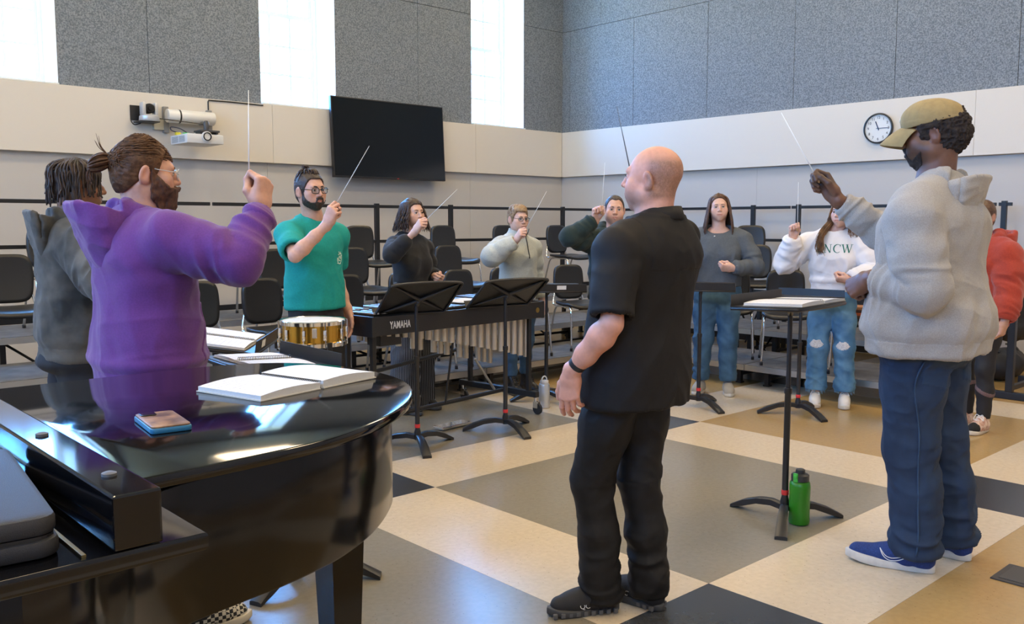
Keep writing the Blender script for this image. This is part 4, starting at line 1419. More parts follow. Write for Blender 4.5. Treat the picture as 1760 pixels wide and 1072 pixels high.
class Person:
    def __init__(s, name_label, pos, az, h=1.75, wide=1.0, hand_size=1.0, skin=(0.5, 0.3, 0.2), z=0.0, near=False, lean=(0, 0), female=False):
        s.root = thing('person', name_label, 'person', (pos[0], pos[1], z), -R(az))
        s.h, s.w, s.hs, s.skin, s.near, s.female = h, wide, hand_size, np.array(skin), near, female
        k = h / 1.75
        s.k = k
        s.lean = np.array(lean, float)
        sw = (0.165 if female else 0.185) * k * (0.5 + 0.5 * wide)
        s.sh = {1: V(sw, -0.01, 1.385 * k), -1: V(-sw, -0.01, 1.385 * k)}
        s.hip = {1: V(0.092 * k, 0, 0.91 * k), -1: V(-0.092 * k, 0, 0.91 * k)}
        for q in (1, -1):
            s.sh[q][:2] += s.lean * 0.52
        s.neck = V(s.lean[0] * 0.55, -0.015 + s.lean[1] * 0.55, 1.475 * k)
        s.hc = V(s.lean[0] * 0.65, 0.02 + s.lean[1] * 0.65, 1.635 * k)      # between the ears
        s.HM = np.eye(3)
        s.hd = 0.95 * k ** 0.5
        s.L1, s.L2 = 0.29 * k, 0.255 * k
        s.kn = {}
        s.arm, s.leg, s.hand = {}, {}, {}
        s.parts = {}

    # pose
    def head(s, yaw=0, pitch=0, roll=0, shift=(0, 0, 0), size=None):
        s.HM = rotm(yaw, pitch, roll)
        s.hc = s.hc + V(*shift)
        if size:
            s.hd *= size
        return s

    def hp(s, x, y, z):
        """a point given in the head's own frame"""
        return s.hc + s.HM @ (V(x, y, z) * s.hd)

    def set_arm(s, side, wrist, pole, f=None, n=None, curl='fist', shrug=(0, 0, 0)):
        s.sh[side] = s.sh[side] + V(*shrug)
        E, W = ik(s.sh[side], wrist, s.L1, s.L2, pole)
        s.arm[side] = (s.sh[side], E, W)
        f = nrm(W - E) if f is None else nrm(f)
        n = V(0, 0, -1) if n is None else np.array(n, float)
        n = nrm(n - f * (n @ f))
        s.hand[side] = (f, n, curl)
        return s

    def set_leg(s, side, foot, toe=0.0, knee=0.0, lift=0.0):
        """foot: x, y of the ankle on the floor; toe: degrees the foot points outward (to the figure's right)"""
        A = V(foot[0], foot[1], 0.085 * s.k + lift)
        H = s.hip[side]
        K = (H * 0.47 + A * 0.53) + V(0, 0.02 + knee, 0)
        K[2] = 0.49 * s.k
        s.leg[side] = (H, K, A, toe)
        return s

    # the body: one continuous skin
    def hand_geo(s, side):
        S, E, W = s.arm[side]
        f, n, curl = s.hand[side]
        sd = np.cross(f, n) if side == 1 else np.cross(n, f)
        k = s.hs
        P = lambda a, b, c: W + (f * a + sd * b + n * c) * k      # along the fingers, to the thumb side, to the palm side
        CUR = {'fist': ((62, 88, 60), (72, 95, 60), (78, 95, 60), (82, 95, 60)),
               'grip': ((48, 72, 45), (62, 90, 55), (72, 92, 58), (78, 92, 58)),
               'loose': ((14, 22, 13), (20, 27, 16), (25, 30, 18), (30, 34, 20)),
               'curled': ((40, 60, 35), (50, 68, 40), (56, 70, 42), (60, 72, 44))}[curl]
        base = ((0.096, 0.029), (0.100, 0.0085), (0.095, -0.0115), (0.086, -0.030))
        ln = ((0.044, 0.026, 0.021), (0.048, 0.030, 0.022), (0.045, 0.028, 0.022), (0.035, 0.021, 0.019))
        rd = (0.0098, 0.0100, 0.0095, 0.0083)
        fingers = []
        for i in range(4):
            p = P(base[i][0], base[i][1], 0.0)
            pts = [p]
            ang = 0
            spread = (0.05, 0.0, -0.04, -0.09)[i] * (1 if curl == 'loose' else 0.2)
            for j in range(3):
                ang += R(CUR[i][j])
                d = nrm(f * math.cos(ang) + n * math.sin(ang) + sd * spread)
                pts.append(pts[-1] + d * ln[i][j] * k)
            fingers.append((pts, [rd[i] * k * 1.06, rd[i] * k, rd[i] * k * 0.93, rd[i] * k * 0.80]))
        if curl == 'loose':
            th = [P(0.022, 0.022, 0.008), P(0.055, 0.046, 0.020), P(0.088, 0.056, 0.026), P(0.114, 0.056, 0.030)]
        elif curl == 'curled':
            th = [P(0.022, 0.024, 0.010), P(0.058, 0.044, 0.026), P(0.090, 0.042, 0.040), P(0.112, 0.030, 0.046)]
        elif curl == 'grip':
            th = [P(0.022, 0.024, 0.010), P(0.060, 0.042, 0.028), P(0.095, 0.038, 0.040), P(0.121, 0.028, 0.044)]
        else:
            th = [P(0.022, 0.024, 0.010), P(0.056, 0.040, 0.030), P(0.084, 0.026, 0.046), P(0.104, 0.006, 0.050)]
        thumb = (th, [0.0150 * k, 0.0135 * k, 0.0112 * k, 0.0090 * k])
        return P, fingers, thumb, sd

    def grip_point(s, side):
        P, fingers, thumb, sd = s.hand_geo(side)
        return 0.5 * (thumb[0][3] + fingers[0][0][2]) if s.hand[side][2] in ('grip', 'fist') else fingers[0][0][1]

    def add_hand(s, F, side):
        P, fingers, thumb, sd = s.hand_geo(side)
        f, n, curl = s.hand[side]
        k = s.hs
        w0 = P(-0.01, 0.012, 0), P(-0.01, -0.012, 0)
        F.chain([P(-0.012, 0.008, 0), P(0.03, 0.022, 0.0), P(0.096, 0.029, 0)], [0.018 * k, 0.0155 * k, 0.0125 * k], 0.016)
        F.chain([P(-0.012, 0.003, 0), P(0.03, 0.008, -0.002), P(0.100, 0.0085, -0.001)], [0.018 * k, 0.0155 * k, 0.0125 * k], 0.016)
        F.chain([P(-0.012, -0.004, 0), P(0.03, -0.008, -0.001), P(0.095, -0.0115, 0)], [0.018 * k, 0.0155 * k, 0.0120 * k], 0.016)
        F.chain([P(-0.012, -0.010, 0), P(0.03, -0.022, 0.002), P(0.086, -0.030, 0.002)], [0.017 * k, 0.0145 * k, 0.0110 * k], 0.016)
        F.ell(P(0.042, 0.026, 0.012), V(0.030, 0.016, 0.014) * k, np.stack([f, sd, n], 1), 0.014)       # ball of the thumb
        F.ell(P(0.045, -0.022, 0.010), V(0.036, 0.013, 0.011) * k, np.stack([f, sd, n], 1), 0.014)
        for pts, rad in fingers:
            F.chain(pts, rad, 0.0035)
        F.chain(thumb[0], thumb[1], 0.006)

    def head_prims(s, F, nose=1.0, jaw=1.0, cheek=1.0, chin=1.0, full=0.0, brow=1.0):
        hp, d, M = s.hp, s.hd, s.HM
        F.ell(hp(0, -0.014, 0.036), V(0.0765, 0.097, 0.087) * d, M, 0.02)
        F.ell(hp(0, 0.030, -0.008), V(0.0665, 0.066, 0.085) * d, M, 0.025)
        F.ell(hp(0, 0.030, -0.060), V(0.055 * jaw + full * 0.010, 0.058, 0.054) * d, M, 0.025)
        F.ell(hp(0, 0.066, -0.096), V(0.025 * jaw, 0.021 * chin, 0.020) * d, M, 0.022)
        for q in (1, -1):
            F.ell(hp(q * (0.050 * jaw + full * 0.010), 0.004, -0.058), V(0.018, 0.026, 0.028) * d, M, 0.03)
            F.ell(hp(q * 0.047, 0.060, -0.016), V(0.022, 0.022, 0.018) * d * cheek, M, 0.02)
            F.ell(hp(q * (0.037 + full * 0.004), 0.058, -0.044), V(0.022 + full * 0.006, 0.021 + full * 0.004, 0.027), M, 0.03)
        F.cap(hp(-0.034, 0.081, 0.030), hp(0.034, 0.081, 0.030), 0.0125 * d * brow, k=0.016)
        for q in (1, -1):                                       # eye sockets
            F.ell(hp(q * 0.0315, 0.1005, 0.009), V(0.0175, 0.012, 0.0105) * d, M, 0.012, 'cut')
        F.chain([hp(0, 0.085, 0.022), hp(0, 0.101, 0.000), hp(0, 0.1125, -0.020)], V(0.0075, 0.0085, 0.0112) * d * nose, 0.010)
        for q in (1, -1):
            F.ell(hp(q * 0.0120, 0.0995, -0.0245), V(0.0085, 0.011, 0.0078) * d * nose, M, 0.006)
            F.ell(hp(q * 0.0062, 0.106, -0.0325), V(0.0035, 0.004, 0.003) * d * nose, M, 0.003, 'cut')
            F.ell(hp(q * 0.0315, 0.0805, 0.0085), V(0.0160, 0.0135, 0.0128) * d, M, 0.004)     # lids
            F.ell(hp(q * 0.0315, 0.0935, 0.0080), V(0.0145, 0.0070, 0.0057) * d, M, 0.003, 'cut')
        # mouth
        F.ell(hp(0, 0.082, -0.058), V(0.030, 0.015, 0.022) * d, M, 0.025)
        F.chain([hp(-0.0265, 0.0885, -0.0575), hp(-0.008, 0.0995, -0.0535), hp(0.008, 0.0995, -0.0535), hp(0.0265, 0.0885, -0.0575)], V(0.0028, 0.0057, 0.0057, 0.0028) * d, 0.005)
        F.chain([hp(-0.023, 0.0890, -0.0605), hp(0, 0.0980, -0.0655), hp(0.023, 0.0890, -0.0605)], V(0.0030, 0.0074, 0.0030) * d, 0.005)
        F.chain([hp(-0.025, 0.0925, -0.0588), hp(0, 0.1050, -0.0592), hp(0.025, 0.0925, -0.0588)], V(0.0010, 0.0018, 0.0010) * d, 0.003, op='cut')
        for q in (1, -1):                                       # ears
            er = M @ np.array(Matrix.Rotation(R(-14), 3, 'X') @ Matrix.Rotation(R(q * 24), 3, 'Z'))
            F.ell(hp(q * 0.0815, -0.010, -0.002), V(0.0100, 0.0215, 0.0350) * d, er, 0.005)
            F.ell(hp(q * 0.0770, -0.004, -0.026), V(0.0080, 0.0105, 0.0120) * d, er, 0.006)
            F.ell(hp(q * 0.0930, -0.008, 0.000), V(0.0068, 0.0120, 0.0215) * d, er, 0.004, 'cut')
        # neck
        nk = s.neck
        rn = (0.049 if s.female else 0.058) * s.k * (0.6 + 0.4 * s.w)
        F.chain([hp(0, -0.022, -0.030), nk + V(0, 0.012, 0.01), nk + V(0, -0.012, -0.09)], [rn * 1.02, rn, rn * 1.12], 0.022)
        for q in (1, -1):
            F.chain([hp(q * 0.055, -0.025, -0.045), nk + V(q * 0.022, 0.045, -0.03)], [0.014, 0.012], 0.02)
        if not s.female:
            F.ell(nk + V(0, 0.062 + 0.0, 0.035), V(0.011, 0.010, 0.014), None, 0.012)

    def body_rows(s, g=0.0):
        k, w = s.k, s.w
        lx, ly = s.lean
        if s.female:
            T = [(0.82, .150, .085, .105), (0.90, .160, .095, .115), (1.00, .140, .090, .085), (1.08, .125, .085, .075), (1.18, .135, .095, .085),
                 (1.28, .150, .115, .095), (1.36, .155, .095, .095), (1.42, .135, .065, .080), (1.47, .070, .050, .060)]
        else:
            T = [(0.82, .150, .090, .105), (0.90, .155, .095, .110), (1.00, .148, .095, .090), (1.08, .145, .095, .085), (1.18, .155, .100, .095),
                 (1.28, .170, .110, .105), (1.36, .175, .095, .105), (1.42, .150, .065, .085), (1.47, .075, .050, .062)]
        out = []
        for z, a, b, c in T:
            t = max(0, (z - 0.9)) / 0.6
            ww = w if z < 1.40 else (0.4 + 0.6 * w)
            out.append((z * k, lx * t * 0.55, ly * t * 0.55 - 0.005, a * ww * k + g, b * w * k + g, c * w * k + g, 2.3))
        return out

    face = {}

    def body(s, coarse=0.009, bare_legs=False, skin_fn=None, thin=0.9, **face):
        fine = 0.0026 if s.near else 0.0034
        d = s.hd
        box = [(s.hc - 0.115 * d - 0.01, s.hc + 0.125 * d + 0.01)]
        for q in s.arm:
            P, fg, th, sd = s.hand_geo(q)
            pts = np.array([p for c in fg for p in c[0]] + th[0] + [s.arm[q][2]])
            box.append((pts.min(0) - 0.014, pts.max(0) + 0.014))
        J = [s.hc + V(0, 0, 0.14), s.hc + V(.14, .16, 0), s.hc - V(.14, .16, 0)]
        for q in s.arm:
            J += list(s.arm[q]) + [box[1 if q == list(s.arm)[0] else 2][0], box[1 if q == list(s.arm)[0] else 2][1]]
        for q in s.leg:
            J += [s.leg[q][2] + V(.13, .24, -.09), s.leg[q][2] - V(.13, .2, .09)]
        J += [V(0.2, 0.16, 0.9), V(-0.2, -0.16, 0.9)]
        J = np.array(J)
        F = Field(J.min(0) - 0.05, J.max(0) + 0.05, coarse, fine, box)
        g = thin
        F.loft([(r[0], r[1], r[2], r[3] * g, r[4] * g, r[5] * g, r[6]) for r in s.body_rows()], 0.02)
        for q in s.leg:
            H, K, A, toe = s.leg[q]
            k, w = s.k, s.w
            F.chain([H + V(0, 0, 0.03), H * 0.5 + K * 0.5, K, K * 0.68 + A * 0.32 - V(0, 0.012, 0), A], V(.082 * w, .070 * w, .050, .052, .034) * k * (1.0 if bare_legs else 0.86), 0.03)
            c, sn = math.cos(R(toe)), math.sin(R(toe))
            D = V(sn, c, 0)
            F.chain([A + V(0, 0, -0.02) - D * 0.03, A + V(0, 0, -0.042) + D * 0.07, A + V(0, 0, -0.052) + D * 0.115], V(.030, .026, .018) * k, 0.02)
        for q in s.arm:
            S, E, W = s.arm[q]
            k, w = s.k, 0.5 + 0.5 * s.w
            fm = 0.84 if s.female else 1.0
            u, v = W - E, E - S
            f, n, _c = s.hand[q]
            F.chain([S + V(-q * 0.05, 0, 0.0), S + v * 0.15, S + v * 0.55, E], V(.050, .050 * w, .043 * w, .036) * k * fm, 0.025)
            F.chain([E, E + u * 0.24, E + u * 0.62, W - u * 0.05, W + f * 0.01], V(.037, .041 * w, .034 * w, .0265, .0235) * k * fm, 0.02)
            s.add_hand(F, q)
        s.head_prims(F, **face)
        s.face = face
        v, t, q = F.mesh(0.0)
        col = np.tile(s.skin, (len(v), 1))
        L = (v - s.hc) @ s.HM / s.hd                   # head frame
        el = lambda c, r: np.exp(-np.sum(((L - V(*c)) / V(*r)) ** 2, 1) ** 2)
        lip = el((0, 0.096, -0.0590), (0.0275, 0.014, 0.0100))[:, None]
        lipc = s.skin * (V(0.82, 0.46, 0.48) if s.female else V(0.86, 0.56, 0.56))
        col = col * (1 - lip * 0.9) + lipc * lip * 0.9
        slit = el((0, 0.098, -0.0590), (0.0250, 0.016, 0.0019))[:, None]
        col = col * (1 - slit * 0.7) + s.skin * V(0.25, 0.14, 0.14) * slit * 0.7
        ch = (el((0.046, 0.075, -0.025), (0.024, 0.03, 0.022)) + el((-0.046, 0.075, -0.025), (0.024, 0.03, 0.022)) + el((0, 0.112, -0.02), (0.014, 0.012, 0.014)) + el((0.083, -0.01, 0), (0.014, 0.03, 0.04)) + el((-0.083, -0.01, 0), (0.014, 0.03, 0.04)))[:, None]
        col = col * (1 - 0.35 * ch) + col * V(1.05, 0.78, 0.74) * 0.35 * ch
        kn = np.zeros(len(v))                          # redder knuckles
        for q_ in s.arm:
            P, fg, th, sd = s.hand_geo(q_)
            for c in fg:
                for p in c[0][:2]:
                    kn = np.maximum(kn, np.exp(-np.sum((v - p) ** 2, 1) / 0.012 ** 2))
        col = col * (1 - 0.3 * kn[:, None]) + col * V(1.05, 0.8, 0.75) * 0.3 * kn[:, None]
        if skin_fn:
            col = skin_fn(v, L, col)
        key = 'skin'
        m = mat(key, (0.5, 0.3, 0.2), 0.46, vcol=True, var=0.05, vscale=60, bump=0.06, bscale=500, sss=0.12)
        s.bodyob = mk_mesh('body', v, t, q, m, s.root, np.clip(col, 0, 1))
        s.field = F
        return s

    def eyes(s, iris=(0.10, 0.06, 0.03), look=(0, 0)):
        wm_ = mat('eye white', (0.72, 0.70, 0.67), 0.2)
        im = mat('iris %.2f %.2f' % (iris[0], iris[2]), iris, 0.15)
        pm = mat('pupil', (0.005, 0.005, 0.005), 0.1)
        for q in (1, -1):
            c = s.hp(q * 0.0315, 0.0830, 0.0083)
            b = MB()
            r = 0.0112 * s.hd
            prof = [(r * math.sin(a), -r * math.cos(a)) for a in np.linspace(0.05, math.pi - 0.05, 12)]
            b.lathe(prof, 16)
            o = b.build('eye', wm_, s.root, smooth=True)
            D = Matrix(s.HM.tolist()) @ Euler((R(-90) + R(look[1]), 0, R(look[0]))).to_matrix()
            o.matrix_local = Matrix.Translation(c.tolist()) @ D.to_4x4()
            i_ = MB().lathe([(0.0062, r * 0.845), (0.0062, r * 0.88), (0.003, r * 0.985), (0.0001, r * 1.01)], 14).build('iris', im, o, smooth=True)
            MB().lathe([(0.0024, r * 0.98), (0.0024, r * 1.012), (0.0001, r * 1.02)], 10).build('pupil', pm, o, smooth=True)
        return s

    def brows(s, col, thick=1.0, lash=True):
        m = mat('brow hair %.2f %.2f' % (col[0], col[2]), col, 0.8)
        for q in (1, -1):
            b = MB()
            P = [s.hp(q * x, y, z) for x, y, z in ((0.012, 0.0970, 0.0285), (0.024, 0.0955, 0.0315), (0.036, 0.0905, 0.0318), (0.0475, 0.0825, 0.0268))]
            b.tube(spline(P, 5), np.interp(np.linspace(0, 1, 16), [0, .3, .7, 1], [.0022, .0033, .0029, .0014]) * thick * s.hd, 6)
            b.build('eyebrow', m, s.root, smooth=True)
            if lash:
                b = MB()
                P = [s.hp(q * x, y, z) for x, y, z in ((0.0180, 0.0915, 0.0090), (0.0255, 0.0955, 0.0142), (0.0345, 0.0955, 0.0146), (0.0462, 0.0880, 0.0098))]
                b.tube(spline(P, 4), 0.0012 * s.hd, 5)
                b.build('eyelash', mat('eyelash', (0.02, 0.015, 0.012), 0.8), s.root, smooth=True)
        return s

    # clothes
    def garment(s, name, m, rows=None, z0=None, z1=None, sleeves=(), legs=(), extra=None, vox=None, k=0.03, folds=(), neck_cut=None, col_fn=None, post=None):
        """rows: torso loft; sleeves / legs: (points, radii, open end?)"""
        vox = vox or (0.0058 if s.near else 0.0078)
        pts = []
        if rows is not None:
            T = np.array(rows)
            for r in T:
                pts += [V(r[1] - r[3], r[2] - r[5], r[0]), V(r[1] + r[3], r[2] + r[4], r[0])]
        for P, rad, op in list(sleeves) + list(legs):
            for p, r in zip(P, rad):
                pts += [p - r, p + r]
        pts = np.array(pts)
        F = Field(pts.min(0) - 0.05, pts.max(0) + 0.05, vox)
        if rows is not None:
            F.loft(rows, k, z0, z1)
        for P, rad, op in list(sleeves) + list(legs):
            F.chain(P, rad, k, endcut=op)
        if extra:
            extra(F)
        for P, rad, op in list(sleeves) + list(legs):
            if op:                                   # hollow end
                d = nrm(P[-1] - P[-2])
                F.cap(P[-1] - d * 0.035, P[-1] + d * 0.02, max(rad[-1] - 1.7 * vox, 0.02), max(rad[-1] - 1.7 * vox, 0.02) + 0.001, 0.002, op='cut')
        if neck_cut:
            for c, r in neck_cut:
                F.ell(c, r, None, 0.004, 'cut')
        v, t, q = F.mesh(0.0)
        n = vnormals(v, t, q)
        disp = np.zeros(len(v))
        for fn in folds:
            disp += fn(v)
        v = v + n * disp[:, None]
        if post is not None:
            v = post(v)
        col = col_fn(v) if col_fn else None
        o = mk_mesh(name, v, t, q, m, s.root, col)
        s.parts[name] = (v, t, q, o)
        return o

    def piece(s, garment, name, fn, off, m):
        v, t, q, o = s.parts[garment]
        return patch(name, v, t, q, fn(v), off, m, o)


def fold_body(amp=0.006, fx=9, fz=5, seed=0, tilt=0.5, z0=None, zf=0.3):
    """hanging and diagonal creases"""
    def fn(v):
        p = np.c_[v[:, 0] * fx + seed, v[:, 1] * fx + seed * 2.3, v[:, 2] * fz + np.abs(v[:, 0]) * tilt * fx]
        d = np.sign(ridge(p)) * np.abs(ridge(p)) ** 1.3 * 0.8 + ridge(p * 2.1 + 7) * 0.35
        a = amp * 1.5
        if z0 is not None:
            a = amp * (0.35 + 0.65 * np.exp(-((v[:, 2] - z0) / zf) ** 2))
        return a * d
    return fn


def fold_limb(P, amp=0.006, freq=26, at=0.5, width=0.3, seed=0.0, twist=1.2):
    """creases across a limb, gathered near the fraction `at` of its length"""
    P = [np.array(p, float) for p in P]

    def fn(v):
        best = np.full(len(v), 1e9)
        s_ = np.zeros(len(v))
        acc = 0
        tot = sum(np.linalg.norm(b - a) for a, b in zip(P[:-1], P[1:]))
        rel = np.zeros((len(v), 3))
        for a, b in zip(P[:-1], P[1:]):
            L = np.linalg.norm(b - a)
            u = (b - a) / L
            t = np.clip((v - a) @ u, 0, L)
            q = v - a - t[:, None] * u
            d = np.linalg.norm(q, axis=1)
            m = d < best
            best[m] = d[m]
            s_[m] = acc + t[m]
            rel[m] = q[m]
            acc += L
        w = np.exp(-(((s_ / tot) - at) / width) ** 2) * np.clip(1.25 - best / 0.16, 0, 1) * np.clip((tot - s_) / 0.03, 0.1, 1)
        ph = rel @ V(7.0, 5.0, 6.0) * twist
        p = np.c_[s_ * freq + ph + seed, rel[:, 0] * 7 + seed * 1.7, rel[:, 1] * 7 + rel[:, 2] * 5]
        return 1.5 * amp * w * (ridge(p) * 0.8 + vnoise(p * 1.9 + 3) * 0.35)
    return fn


def tubes_mesh(name, locks, m, parent, n=5):
    """many hair locks as one mesh: locks = [(points, radii)]"""
    b = MB()
    for P, r in locks:
        b.tube(P, r, n)
    return b.build(name, m, parent, smooth=True)


def shoe(s, side, upper, sole_m, lace=None, L=0.29, Wd=0.098, high=0.0, sole_h=0.028, name='shoe', toe_cap=None, extra=None, slip=False):
    """shoe of the foot on that side: upper, sole, laces"""
    H, K, A, toe = s.leg[side]
    root = bpy.data.objects.new(name, None)
    COL.objects.link(root)
    root.parent = s.root
    root.location = (A[0], A[1], A[2] - 0.085 * s.k)
    root.rotation_euler = (0, 0, -R(toe))
    sc = s.k
    hb, ft = -0.075 * sc, (L - 0.075) * sc
    out = []
    N = 30
    def half(y):      # outline of the sole
        t = (y - hb) / (ft - hb)
        return Wd / 2 * sc * (0.74 + 0.26 * math.sin(min(t, 1) * 3.0 - 0.9)) * math.sqrt(max(1 - (2 * t - 1) ** 8, 0)) * (1 if t < 0.62 else math.sqrt(max(1 - ((t - 0.62) / 0.385) ** 2.4, 0.0)))
    ysamp = hb + (ft - hb) * (1 - np.cos(np.linspace(0, math.pi, N))) / 2
    right = [(half(y) + side * -0.006 * math.sin((y - hb) / (ft - hb) * 3.1), y) for y in ysamp]
    left = [(-half(y) + side * -0.006 * math.sin((y - hb) / (ft - hb) * 3.1), y) for y in ysamp[::-1]]
    poly = right + left[1:-1]
    so = MB().prism(poly, 0.0, sole_h * sc, bev=0.006)
    for i, v in enumerate(so.v):
        yy = v[:, 1]
        t = np.clip((yy - 0.10) / 0.13, 0, 1)
        v[:, 2] += 0.012 * t * t * (v[:, 2] < 0.5)
    so.build('sole', sole_m, root, angle=45)
    F = Field(V(-0.08, hb - 0.04, -0.01), V(0.08, ft + 0.03, 0.16 + high), 0.0038 if s.near else 0.005)
    z = sole_h * sc * 0.6
    F.chain([V(0, hb + 0.042, z + 0.035), V(0, 0.03, z + 0.034), V(-side * 0.004, 0.10 * sc, z + 0.024), V(-side * 0.006, ft - 0.052, z + 0.016)],
            [0.038 * sc, 0.043 * sc, 0.042 * sc, 0.036 * sc], 0.02)
    F.chain([V(0, hb + 0.048, z + 0.02), V(0, hb + 0.052, z + 0.062 + high)], [0.036 * sc, 0.036 * sc], 0.02)
    F.chain([V(0, 0.01, z + 0.068 + high * 0.7), V(0, 0.075 * sc, z + 0.042), V(0, 0.12 * sc, z + 0.03)], [0.034 * sc, 0.030 * sc, 0.03 * sc], 0.025)
    F.plane((0, 0, z), (0, 0, -1))
    F.plane((0, 0, z + 0.088 + high), (0, -0.15, 1))
    v, t, q = F.mesh()
    up = mk_mesh('upper', v, t, q, upper, root)
    if lace is not None:
        lb = MB()
        for i in range(5):
            y = (0.045 + 0.017 * i) * sc
            zz = z + (0.086 - 0.0085 * i) + high * 0.55 * (1 - i / 5)
            lb.tube(spline([(-0.026, y - 0.004, zz - 0.012), (0, y + 0.004 * (-1) ** i, zz + 0.003), (0.026, y + 0.004, zz - 0.012)], 5), 0.0027, 6)
        for q_ in (-1, 1):
            lb.tube(spline([(0, 0.048 * sc, z + 0.088 + high * 0.5), (q_ * 0.022, 0.055 * sc, z + 0.098 + high * 0.5), (q_ * 0.034, 0.066 * sc, z + 0.076), (q_ * 0.012, 0.058 * sc, z + 0.088)], 5), 0.0022, 5)
        lb.build('lace', lace, root, smooth=True)
    if toe_cap is not None:
        patch('toe_cap', v, t, q, (v[:, 1] > ft - 0.065) & (v[:, 2] > z + 0.003), 0.002, toe_cap, root)
    if extra:
        extra(root, v, t, q, z, hb, ft, sc)
    return root
# ------------------------------------------------------------------ dressing
def top_rows(P, g, hem, straight=0.0, rib=0.0, belly=0.0, zbelly=1.02, flare=0.0, seat=0.0):
    rows = [r for r in P.body_rows(g) if r[0] > hem + 0.06]
    a_ref = [r for r in P.body_rows(g) if abs(r[0] - 1.28 * P.k) < 0.01][0]
    out = []
    for (z, cx, cy, a, f, b, n) in rows:
        w = np.clip((1.30 * P.k - z) / 0.2, 0, 1) * straight
        bl = belly * math.exp(-((z - zbelly * P.k) / 0.16) ** 2)
        out.append((z, cx, cy, a * (1 - w) + max(a, a_ref[3]) * w + bl * 0.5, f * (1 - w) + max(f, a_ref[4] * 0.95) * w + bl, b * (1 - w) + max(b, a_ref[5]) * w + bl * 0.25 + seat * np.clip((1.12 * P.k - z) / 0.15, 0, 1), n))
    z, cx, cy, a, f, b, n = out[0]
    if rib:
        out = [(hem, cx, cy, a - rib, f - rib, b - rib, n), (hem + 0.055, cx, cy, a - rib * 0.7, f - rib * 0.7, b - rib * 0.7, n), (hem + 0.085, cx, cy, a + 0.004, f + 0.004, b + 0.004, n)] + out
    else:
        out = [(hem, cx, cy, a + flare, f + flare, b + flare, n)] + out
    return out


def trap(P, r=0.05, drop=0.0):
    """slope from the neck to the shoulders"""
    def fn(F):
        for q in (1, -1):
            F.cap(P.neck + V(q * 0.030, -0.018, -0.035 - drop), P.arm[q][0] * 0.75 + (P.neck + V(0, 0, -0.06)) * 0.25, r, r * 0.95, 0.03)
    return fn


def sleeve(P, q, r=(0.068, 0.062, 0.052, 0.045, 0.040), end=0.0, short=None, k=1.0):
    S, E, W = P.arm[q]
    r = V(*r) * k
    In = S + V(-q * 0.05, 0, 0.0)
    if short is not None:
        T = S + (E - S) * short
        return ([In, S + (E - S) * 0.1, T], [r[0], r[1], r[2]], True)
    u = nrm(W - E)
    return ([In, S + (E - S) * 0.12, S + (E - S) * 0.6, E, E + (W - E) * 0.5, W - u * end], [r[0], r[0], r[1], r[2], r[3], r[4]], True)


def trousers(P, name, m, rad, waist=1.0, hem=0.06, seat=0.0, g=0.012, vox=None, folds=True, amp=0.007, col_fn=None, stack=1.0, front=0.0):
    k, w = P.k, P.w
    legs = []
    fl = []
    for q in P.leg:
        H, K, A, toe = P.leg[q]
        top = H + V(q * -0.012, 0, 0.0)
        lo = V(A[0], A[1] - 0.006, hem)
        pts = [top, H * 0.55 + K * 0.45, K, K * 0.55 + lo * 0.45 + V(0, -0.010, 0), lo]
        legs.append((pts, list(V(*rad) * k), True))
        if folds:
            fl.append(fold_limb(pts, amp * 1.25 * stack, 19, 0.93, 0.20, 3.1 * q + P.h * 7))
            fl.append(fold_limb(pts, amp * 0.8, 15, 0.52, 0.14, 8.7 * q + P.h * 3))
            fl.append(fold_limb(pts, amp * 0.55, 9, 0.15, 0.2, 5.7 * q + P.h))
    B = P.body_rows(g)
    rows = [r for r in B if r[0] < 1.05 * k]
    rows = [(0.80 * k, 0, -0.005, .135 * k * w, .07 * k * w, .085 * k * w, 2.2)] + [(z, cx, cy - seat * 0.3, a, f + front, b + seat, n) for z, cx, cy, a, f, b, n in rows]
    fl.append(fold_body(amp * 0.5, 8, 9, P.h * 5, 0.8))
    return P.garment(name, m, rows, None, waist * k, (), legs, None, vox, 0.035, fl, None, col_fn)


def zone(lo, hi, side=None):
    lo, hi = V(*lo), V(*hi)
    return lambda v: np.all((v > lo) & (v < hi), axis=1)


def limb_band(P0, P1, t0, t1, rmax=0.12):
    """the stretch of a sleeve or trouser leg between two distances from its end P1"""
    u = nrm(P1 - P0)
    return lambda v: (((P1 - v) @ u) > t0) & (((P1 - v) @ u) < t1) & (np.linalg.norm((v - P1) - ((v - P1) @ u)[:, None] * u, axis=1) < rmax)


